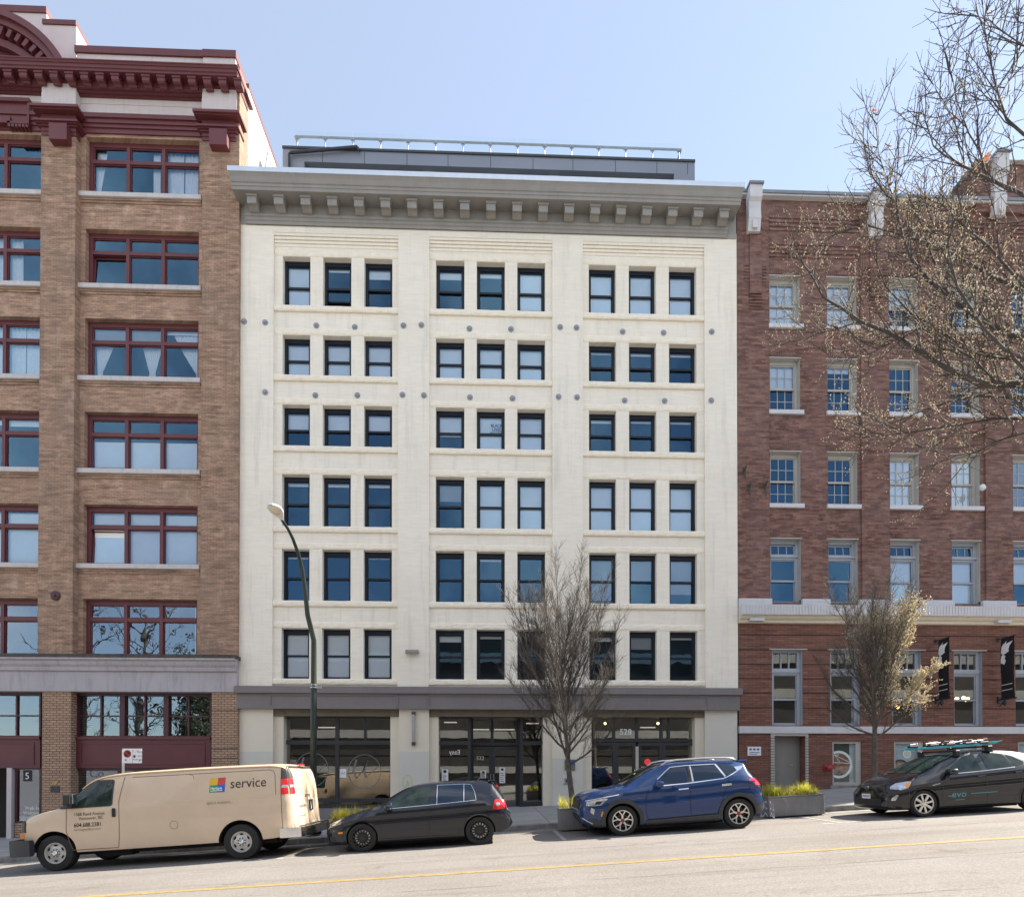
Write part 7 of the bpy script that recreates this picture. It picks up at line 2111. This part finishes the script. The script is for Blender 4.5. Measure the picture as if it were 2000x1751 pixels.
for v in ('side', 'far'):
    for (x0, x1, z) in ((1.28, 1.44, .785), (2.22, 2.38, .825)): m_ = MB(); g.panel(m_, rpoly([(x0, z - .018), (x1, z - .010), (x1, z + .022), (x0, z + .018)], .015), v, .022, du=.03); g.mk("door_handle", m_, M['golf_paint'], smooth=True)
    m_ = MB(); g.panel(m_, rpoly([(-.68, .595), (-.60, .60), (-.48, .70), (-.395, .765), (-.44, .755), (-.56, .70), (-.66, .63)], .02), v, .006, du=.03); g.mk("headlight", m_, M['lamp_clear'], smooth=True)
    m_ = MB(); g.panel(m_, rpoly([(-.52, .425), (-.41, .425), (-.41, .465), (-.51, .465)], .012), v, .008, du=.03); g.mk("indicator", m_, M['lamp_orange'], smooth=True)
    m_ = MB(); g.panel(m_, rpoly([(2.86, .755), (3.14, .755), (3.13, .93), (3.06, .965), (2.93, .975)], .03), v, .010, du=.03); sg = -1 if v == 'side' else 1
    g.panel(m_, rpoly([(sg * .46, .76), (sg * .735, .76), (sg * .72, .95), (sg * .50, .955)], .03), 'rear', .008, du=.03); tl = g.mk("tail_light", m_, M['lamp_red'], smooth=True)
    m_ = MB(); cs = [(2.99 + .045 * math.cos(a), .865 + .04 * math.sin(a)) for a in frange(0, 6.2832, 16)[:-1]]; g.panel(m_, cs, v, .013, du=.03); g.mk("reversing_lens", m_, M['lamp_clear'], tl, smooth=True)
    m_ = MB(); arch(g, m_, 0, .31, .345, .372, off=.006, view=v); g.mk("arch_lip", m_, M['golf_paint'], smooth=True); m_ = MB(); arch(g, m_, 2.56, .31, .345, .372, off=.006, view=v); g.mk("arch_lip", m_, M['golf_paint'], smooth=True)
m_ = MB(); g.panel(m_, rpoly([(-.74, .26), (-.60, .25), (-.60, .36), (-.72, .38)], .02), 'side', .004, du=.03); g.panel(m_, rpoly([(-.60, .50), (.60, .50), (.42, .25), (-.42, .25)], .04), 'front', .006); g.mk("grille", m_, M['plastic'])
g.mirror(.60, .935, .20, .13, .13, .20)
m_ = MB(); g.panel(m_, rpoly([(-.26, .68), (.26, .68), (.26, .79), (-.26, .79)], .01), 'rear', .008); g.mk("number_plate", m_, M['sign_white'])
m_ = MB(); m_.tube([(2.55, 0, 1.40), (2.68, 0, 1.53)], .008, 5); g.mk("aerial", m_, M['steel'])
m_ = MB(); m_.tube([(3.10, -.05, 1.03), (3.02, .25, 1.17)], .012, 5); g.mk("wiper", m_, M['plastic'])
m_ = MB(); m_.box(.3, 2.3, -.66, .66, .13, .3); m_.tube([(0, -.7, .31), (0, .7, .31)], .05, 6); m_.tube([(2.56, -.7, .31), (2.56, .7, .31)], .05, 6); g.mk("underbody", m_, M['well'])

# ----- blue crossover
u = Car("crossover", "deep blue crossover with roof rails and forked alloy wheels in the middle of the kerb", "car", PX(1219, 1609, CARY), 1.80, M['suv_paint'])
K = dict(zt=[(-.92, .70), (-.91, .80), (-.88, .88), (-.80, .94), (-.6, 1.005), (-.3, 1.05), (.05, 1.095), (.25, 1.19), (.5, 1.33), (.75, 1.445), (1.0, 1.525), (1.3, 1.565), (1.9, 1.57), (2.4, 1.55), (2.7, 1.525), (2.88, 1.49), (2.93, 1.40), (3.02, 1.25), (3.10, 1.13), (3.17, 1.03), (3.20, .92), (3.21, .78), (3.24, .68), (3.28, .60), (3.29, .50)],
         zs=[(-.92, .62), (-.86, .80), (-.6, .93), (-.3, .985), (.05, 1.015), (.5, 1.03), (1.5, 1.08), (2.3, 1.14), (2.7, 1.17), (2.95, 1.13), (3.1, 1.03), (3.17, .95), (3.20, .80), (3.25, .60), (3.29, .44)],
         zb=[(-.92, .48), (-.86, .32), (-.7, .24), (-.5, .20), (.4, .20), (2.2, .205), (2.9, .26), (3.15, .33), (3.29, .40)],
         wm=[(-.92, .56), (-.89, .66), (-.80, .76), (-.62, .84), (-.35, .885), (0, .90), (2.5, .90), (2.8, .885), (3.0, .855), (3.12, .82), (3.2, .78), (3.29, .66)],
         ws=[(-.92, .50), (-.8, .68), (-.5, .79), (0, .83), (.5, .845), (2.5, .84), (2.9, .80), (3.1, .76), (3.2, .72), (3.29, .6)],
         wr=[(-.92, .40), (-.6, .62), (-.2, .70), (.1, .72), (.5, .68), (.9, .635), (1.3, .61), (2.4, .60), (2.85, .585), (3.0, .63), (3.1, .66), (3.2, .66), (3.29, .54)],
         cr=[(-.92, .02), (-.3, .035), (.2, .05), (.6, .06), (1.2, .055), (2.6, .05), (2.9, .045), (3.1, .04), (3.29, .02)])
u.body(K, stations(-.92, 3.29, ((-.92, -.7, 8), (2.84, 3.29, 18))), [(0, .335, .385), (2.61, .335, .385)], bulge=.016, tuck=.10)
u.wheels((0, 2.61), .335, .225, 'fork', .232, M['alloy_bright'], inset=.03)
u1 = [(.80, 1.06), (.86, 1.19), (1.04, 1.33), (1.19, 1.435), (1.52, 1.452), (1.50, 1.085)]
u2 = [(1.65, 1.10), (1.665, 1.455), (2.20, 1.45), (2.33, 1.17), (2.31, 1.145)]
u3 = [(2.27, 1.45), (2.50, 1.43), (2.72, 1.33), (2.44, 1.195), (2.40, 1.20)]
u.both("side_window", [rpoly(u1, .03)], M['car_glass_blue'], .005); u.both("rear_side_window", [rpoly(u2, .02)], M['car_glass_blue'], .005); u.both("quarter_window", [rpoly(u3, .02)], M['car_glass_blue'], .005)
m_ = MB(); u.panel(m_, [(1.525, 1.085), (1.645, 1.095), (1.655, 1.452), (1.535, 1.45)], 'side', .006); u.mk("pillar_trim", m_, M['plastic'], smooth=True)
m_ = MB()
u.strip(m_, [(.78, 1.045), (1.5, 1.072), (2.30, 1.130), (2.44, 1.175), (2.78, 1.335)], .020, off=.009); u.strip(m_, [(.84, 1.19), (1.03, 1.34), (1.18, 1.446), (1.52, 1.464), (2.21, 1.462)], .014, off=.009); u.strip(m_, [(2.215, 1.455), (2.36, 1.175)], .040, off=.009)
u.panel(m_, [(2.62, 1.375), (2.86, 1.39), (2.80, 1.345), (2.66, 1.29)], 'side', .009, du=.03)
u.strip(m_, [(1.62, 1.10), (1.632, 1.45)], .022, off=.011)
u.mk("chrome_trim", m_, M['chrome'])
m_ = MB(); u.panel(m_, [(.12, -.68), (.98, -.57), (.98, .57), (.12, .68)], 'top', .005, du=.06, nv=10); u.mk("windscreen", m_, M['car_glass'], smooth=True)
m_ = MB(); u.panel(m_, rpoly([(-.58, 1.13), (.58, 1.13), (.52, 1.40), (-.52, 1.40)], .06), 'rear', .005, du=.06); u.mk("rear_window", m_, M['car_glass'], smooth=True)
m_ = MB(); m_.bbox(2.80, 3.00, -.56, .56, 1.475, 1.525, .018); u.mk("roof_spoiler", m_, M['suv_paint'], autos=40)
for sg in (-1, 1):
    m_ = MB(); y = sg * .60; m_.tube([(1.00, y, 1.50), (1.12, y, 1.575), (1.35, y, 1.605), (2.0, y, 1.61), (2.45, y, 1.595), (2.62, y, 1.57), (2.70, y, 1.53)], .019, 8); u.mk("roof_rail", m_, M['alloy'], smooth=True)
m_ = MB()
for ln in ([(.62, 1.0), (.54, .80), (.52, .55), (.56, .33)], [(1.56, 1.07), (1.52, .75), (1.525, .36)], [(.56, .33), (1.525, .355), (2.12, .38), (2.22, .60), (2.28, .78), (2.38, .96), (2.44, 1.17)], [(-.10, 1.05), (-.42, .92), (-.48, .84)], [(2.86, 1.02), (2.9, .80), (3.0, .70), (3.2, .70)]): u.strip(m_, ln, .010, off=.003)
u.strip(m_, [(-.66, 1.1), (-.70, .72), (.70, .72), (.66, 1.1)], .010, 'rear', .003)
u.mk("panel_gap", m_, M['seam'])
for v in ('side', 'far'):
    m_ = MB()
    arch(u, m_, 0, .335, .385, .47, -.30, math.pi + .30, .018, view=v); u.mk("arch_cladding", m_, M['clad'], smooth=True); m_ = MB(); arch(u, m_, 2.61, .335, .385, .47, -.30, math.pi + .12, .018, view=v); u.mk("arch_cladding", m_, M['clad'], smooth=True)
    m_ = MB(); u.panel(m_, [(.44, .205), (2.18, .21), (2.17, .36), (.52, .315)], v, .020, du=.08); u.panel(m_, [(-.70, .26), (-.44, .22), (-.44, .33), (-.62, .42), (-.74, .40)], v, .010, du=.04); u.panel(m_, [(2.98, .30), (3.22, .40), (3.24, .56), (3.06, .50)], v, .010, du=.04); u.mk("sill_cladding", m_, M['clad'], smooth=True)
    for (x0, x1, z) in ((1.27, 1.50, .945), (2.24, 2.46, .99)): m_ = MB(); u.panel(m_, rpoly([(x0, z - .016), (x1, z - .004), (x1, z + .024), (x0, z + .012)], .012), v, .026, du=.03); u.mk("door_handle", m_, M['chrome'], smooth=True)
    m_ = MB(); u.panel(m_, rpoly([(-.78, .70), (-.62, .69), (-.46, .70), (-.30, .84), (-.36, .85), (-.60, .82), (-.76, .79)], .02), v, .008, du=.03); u.mk("headlight", m_, M['lamp_clear'], smooth=True)
    m_ = MB(); u.panel(m_, rpoly([(-.60, .72), (-.48, .72), (-.42, .79), (-.56, .79)], .02), v, .011, du=.03); u.mk("lamp_bezel", m_, M['plastic'], smooth=True)
    m_ = MB(); u.strip(m_, [(-.78, .805), (-.5, .85), (-.06, .91)], .014, v, .012); u.mk("bonnet_trim", m_, M['chrome'], smooth=True)
    m_ = MB(); u.panel(m_, rpoly([(-.485, .46), (-.445, .44), (-.42, .56), (-.45, .57)], .012), v, .012, du=.015); u.mk("indicator", m_, M['lamp_orange'], smooth=True)
    m_ = MB(); u.panel(m_, rpoly([(2.87, 1.045), (3.16, 1.045), (3.13, 1.095), (2.90, 1.09)], .012), v, .010, du=.02); u.panel(m_, rpoly([(3.00, .95), (3.175, .93), (3.165, 1.05), (3.02, 1.05)], .012), v, .010, du=.02); sg = -1 if v == 'side' else 1
    u.panel(m_, rpoly([(sg * .40, 1.0), (sg * .765, .96), (sg * .73, 1.07), (sg * .42, 1.06)], .02), 'rear', .008, du=.03); u.mk("tail_light", m_, M['lamp_red'], smooth=True)
m_ = MB(); u.panel(m_, rpoly([(-.52, .62), (.52, .62), (.56, .84), (-.56, .84)], .04), 'front', .010, du=.06); u.panel(m_, rpoly([(-.50, .34), (.50, .34), (.52, .50), (-.52, .50)], .04), 'front', .008, du=.06); u.mk("grille", m_, M['plastic'])
m_ = MB(); u.panel(m_, rpoly([(-.70, .56), (-.63, .50), (-.60, .62), (-.68, .66)], .01), 'side', .012, du=.02); u.strip(m_, [(-.54, .615), (.54, .615)], .02, 'front', .014); u.strip(m_, [(-.86, .44), (-.78, .37), (-.66, .30)], .016, 'side', .014); u.mk("bumper_trim", m_, M['alloy'])
u.mirror(.82, 1.09, .22, .15, .16, .21, M['suv_paint'])
m_ = MB(); m_.box(-.70, -.56, -.5, .5, .14, .25); m_.box(.3, 2.3, -.68, .68, .15, .32); m_.tube([(0, -.7, .335), (0, .7, .335)], .05, 6); m_.tube([(2.61, -.7, .335), (2.61, .7, .335)], .05, 6); u.mk("underbody", m_, M['well'])
m_ = MB(); u.text(m_, "AWD", .33, .79, .05, m=0); u.mk("badge", m_, M['chrome'])
m_ = MB(); u.panel(m_, rpoly([(-.26, .74), (.26, .74), (.26, .85), (-.26, .85)], .01), 'rear', .008); u.mk("number_plate", m_, M['sign_white'])

# ----- black compact car with roof carriers
p_ = Car("compact_car", "black compact car with teal door lettering and ski carriers on its roof", "car", PX(1809, 1571, CARY), 1.70, M['prius_paint'])
K = dict(zt=[(-.83, .58), (-.81, .66), (-.74, .74), (-.6, .81), (-.4, .88), (-.1, .955), (.12, 1.01), (.4, 1.145), (.7, 1.275), (1.0, 1.375), (1.3, 1.43), (1.6, 1.445), (2.0, 1.43), (2.4, 1.385), (2.7, 1.325), (2.88, 1.27), (2.93, 1.14), (3.0, .98), (3.06, .82), (3.10, .66), (3.13, .50)],
         zs=[(-.83, .50), (-.74, .62), (-.5, .74), (-.2, .83), (.15, .88), (.6, .925), (1.5, .965), (2.3, 1.0), (2.7, 1.01), (2.9, .98), (3.0, .86), (3.07, .70), (3.13, .44)],
         zb=[(-.83, .30), (-.78, .20), (-.6, .165), (.4, .165), (2.2, .17), (2.8, .22), (3.0, .28), (3.13, .36)],
         wm=[(-.83, .44), (-.80, .56), (-.72, .66), (-.55, .75), (-.3, .815), (0, .84), (.4, .85), (2.4, .85), (2.75, .83), (2.95, .79), (3.06, .74), (3.13, .64)],
         ws=[(-.83, .38), (-.7, .56), (-.4, .68), (0, .75), (.4, .785), (2.4, .80), (2.8, .76), (3.0, .72), (3.13, .6)],
         wr=[(-.83, .28), (-.6, .48), (-.2, .60), (.15, .66), (.5, .635), (.9, .585), (1.3, .555), (2.2, .54), (2.7, .52), (2.88, .53), (3.0, .58), (3.13, .5)],
         cr=[(-.83, .03), (-.3, .05), (.2, .06), (.7, .06), (1.3, .055), (2.6, .05), (2.88, .04), (3.13, .02)])
p_.fs = .95
p_.body(K, stations(-.83, 3.13, ((-.83, -.6, 8), (2.84, 3.13, 12))), [(0, .30, .335), (2.55, .30, .335)], bulge=.018, tuck=.10)
p_.wheels((0, 2.55), .302, .19, 'eight', .222, M['alloy_bright'], inset=.025)
p1 = [(.56, .945), (.66, 1.04), (.90, 1.19), (1.12, 1.305), (1.38, 1.345), (1.40, .975)]
p2 = [(1.55, .985), (1.50, 1.35), (1.86, 1.345), (2.06, 1.30), (2.14, 1.02)]
p3 = [(2.17, 1.03), (2.10, 1.29), (2.24, 1.25), (2.42, 1.12), (2.40, 1.06)]
p_.both("side_window", [rpoly(p1, .04)], M['car_glass_green'], .005); p_.both("rear_side_window", [rpoly(p2, .04)], M['car_glass_green'], .005); p_.both("quarter_window", [rpoly(p3, .02)], M['car_glass_green'], .005)
m_ = MB(); p_.panel(m_, [(.16, -.62), (.95, -.525), (.95, .525), (.16, .62)], 'top', .005, du=.06, nv=10); p_.mk("windscreen", m_, M['car_glass_green'], smooth=True)
m_ = MB(); p_.strip(m_, [(.14, -.60), (.10, -.3), (.10, .3), (.14, .60)], .05, 'top', .010); p_.strip(m_, [(.15, -.55), (.20, 0)], .016, 'top', .018); p_.mk("wiper", m_, M['plastic'])
m_ = MB(); p_.strip(m_, [(.58, .925), (1.42, .955), (2.16, 1.0)], .014, off=.008); p_.mk("waist_trim", m_, M['alloy'])
m_ = MB()
for ln in ([(.58, .90), (.46, .72), (.42, .5), (.43, .24)], [(1.47, .96), (1.45, .6), (1.46, .24)], [(.43, .24), (1.46, .235), (2.05, .23), (2.20, .42), (2.26, .62), (2.28, .80)], [(-.05, .90), (-.36, .74)], [(-.34, .66), (-.34, .40)]): p_.strip(m_, ln, .009, off=.003)
M['seam_grey'] = plain("grey_panel_gap", (.06, .06, .062), .6)
p_.mk("panel_gap", m_, M['seam_grey'])
for v in ('side', 'far'):
    sg = -1 if v == 'side' else 1
    m_ = MB(); p_.panel(m_, rpoly([(-.66, .655), (-.50, .635), (-.36, .665), (-.22, .80), (-.28, .815), (-.50, .775), (-.62, .71)], .02), v, .008, du=.03); hl = p_.mk("headlight", m_, M['lamp_clear'], smooth=True)
    m_ = MB(); p_.panel(m_, rpoly([(-.40, .69), (-.34, .69), (-.235, .79), (-.33, .785)], .012), v, .011, du=.02); p_.mk("indicator", m_, M['lamp_orange'], hl, smooth=True)
    m_ = MB(); cs = [(-.47 + .05 * math.cos(a), .705 + .035 * math.sin(a)) for a in frange(0, 6.2832, 16)[:-1]]; p_.panel(m_, cs, v, .012, du=.02); p_.mk("lamp_lens", m_, M['chrome'], hl, smooth=True)
    m_ = MB(); p_.panel(m_, rpoly([(-.70, .40), (-.62, .40), (-.55, .52), (-.60, .53), (-.68, .46)], .012), v, .008, du=.02); p_.mk("fog_lamp", m_, M['lamp_clear'], smooth=True)
    for (x0, x1, z) in ((1.24, 1.42, .835), (2.12, 2.28, .885)): m_ = MB(); p_.panel(m_, rpoly([(x0, z - .016), (x1, z - .008), (x1, z + .02), (x0, z + .014)], .012), v, .024, du=.03); p_.mk("door_handle", m_, M['prius_paint'], smooth=True)
    m_ = MB(); arch(p_, m_, 0, .30, .335, .355, off=.005, view=v); p_.mk("arch_lip", m_, M['prius_paint'], smooth=True); m_ = MB(); arch(p_, m_, 2.55, .30, .335, .355, off=.005, view=v); p_.mk("arch_lip", m_, M['prius_paint'], smooth=True)
    m_ = MB(); p_.panel(m_, rpoly([(2.78, .80), (3.0, .80), (2.98, 1.0), (2.84, 1.02)], .03), v, .008, du=.03); p_.panel(m_, rpoly([(sg * .5, .80), (sg * .72, .80), (sg * .70, 1.0), (sg * .52, 1.0)], .03), 'rear', .008, du=.03); p_.mk("tail_light", m_, M['lamp_red'], smooth=True)
m_ = MB(); p_.panel(m_, rpoly([(-.46, .28), (.46, .28), (.52, .44), (-.52, .44)], .05), 'front', .008); p_.mk("grille", m_, M['plastic'])
m_ = MB(); h = p_.hit(0, .49, 'front'); x = h[0].x - .012; m_.box(x, x + .008, -.155, .155, .435, .545, 0); 
for i in range(6): m_.box(x - .002, x, -.12 + i * .042, -.098 + i * .042, .47, .515, 1)
p_.mk("number_plate", m_, [M['sign_white'], M['sign_blue']])
m_ = MB()
def orb(cx, cz, rx, rz_, w):
    pts = [(cx + rx * math.cos(a), cz + rz_ * math.sin(a)) for a in frange(0, 6.2832, 24)]; p_.strip(m_, pts, w, 'front', .012, step=.02)
orb(0, .665, .075, .050, .012); orb(0, .665, .028, .044, .010); orb(0, .688, .055, .022, .009); p_.mk("emblem", m_, M['chrome'])
p_.mirror(.60, .985, .2, .14, .17, .22, M['prius_paint'])
m_ = MB(); p_.text(m_, "evo", .62, .405, .205, m=0, sx=1.15, off=.004); p_.strip(m_, [(1.06, .47), (1.68, .475)], .014, off=.004); p_.strip(m_, [(.54, .44), (.66, .44)], .014, off=.004); p_.strip(m_, [(.70, .345), (.92, .345)], .010, off=.004); p_.mk("lettering", m_, M['teal_print'])
m_ = MB(); p_.strip(m_, [(.20, .70), (.38, .735)], .018, off=.010); p_.mk("badge", m_, M['chrome'])
m_ = MB(); m_.box(.3, 2.3, -.64, .64, .12, .3); m_.tube([(0, -.66, .30), (0, .66, .30)], .05, 6); p_.mk("underbody", m_, M['well'])
# ski carriers: two cross bars and three hinged racks
rk = thing("ski_rack", "teal and black ski carrier clamped on the roof of the black compact car", "roof rack", tuple(p_.root.location), rot=(0, -SLOPE, 0), local=True)
for x in (1.02, 1.78):
    m_ = MB(); zt_ = p_.c['zt'](x); m_.tube([(x, -.60, zt_ + .06), (x, .60, zt_ + .06)], .022, 8)
    for sg in (-1, 1): m_.bbox(x - .05, x + .05, *sorted((sg * .50, sg * .62)), zt_ - .06, zt_ + .075, .012)
    m_.build("cross_bar", M['plastic'], rk, world=False)
for k, (y, dx) in enumerate(((-.46, -.10), (-.05, .10), (.36, .02))):
    m_ = MB(); zt_ = 1.545
    prof = [(.40 + dx, zt_ + .00), (.48 + dx, zt_ + .02), (2.10 + dx, zt_ + .05), (2.30 + dx, zt_ + .075), (2.10 + dx, zt_ + .005), (.50 + dx, zt_ - .03)]
    n = len(prof); m_.add([(a, y - .035, b) for a, b in prof] + [(a, y + .035, b) for a, b in prof], [tuple(range(n)), tuple(range(n, 2 * n))[::-1]] + [(i, (i + 1) % n, n + (i + 1) % n, n + i)[::-1] for i in range(n)])
    m_.build("tray", M['teal'], rk, world=False)
    m_ = MB()
    for x in (.66, 1.05, 1.5, 1.85): m_.bbox(x + dx - .10, x + dx + .10, y - .05, y + .05, zt_ + .028, zt_ + .075, .01); m_.tube([(x + dx - .06, y, zt_ + .07), (x + dx + .02, y + .02, zt_ + .13), (x + dx + .12, y + .02, zt_ + .13)], .012, 6)
    m_.build("clamp", M['plastic'], rk, world=False)
    m_ = MB()
    for x in (.58, 1.15, 1.70): m_.tube([(x + dx, y - .02, zt_ + .10), (x + dx + .22, y + .02, zt_ + .115)], .009, 5)
    m_.build("strap_arm", M['anchor'], rk, world=False)
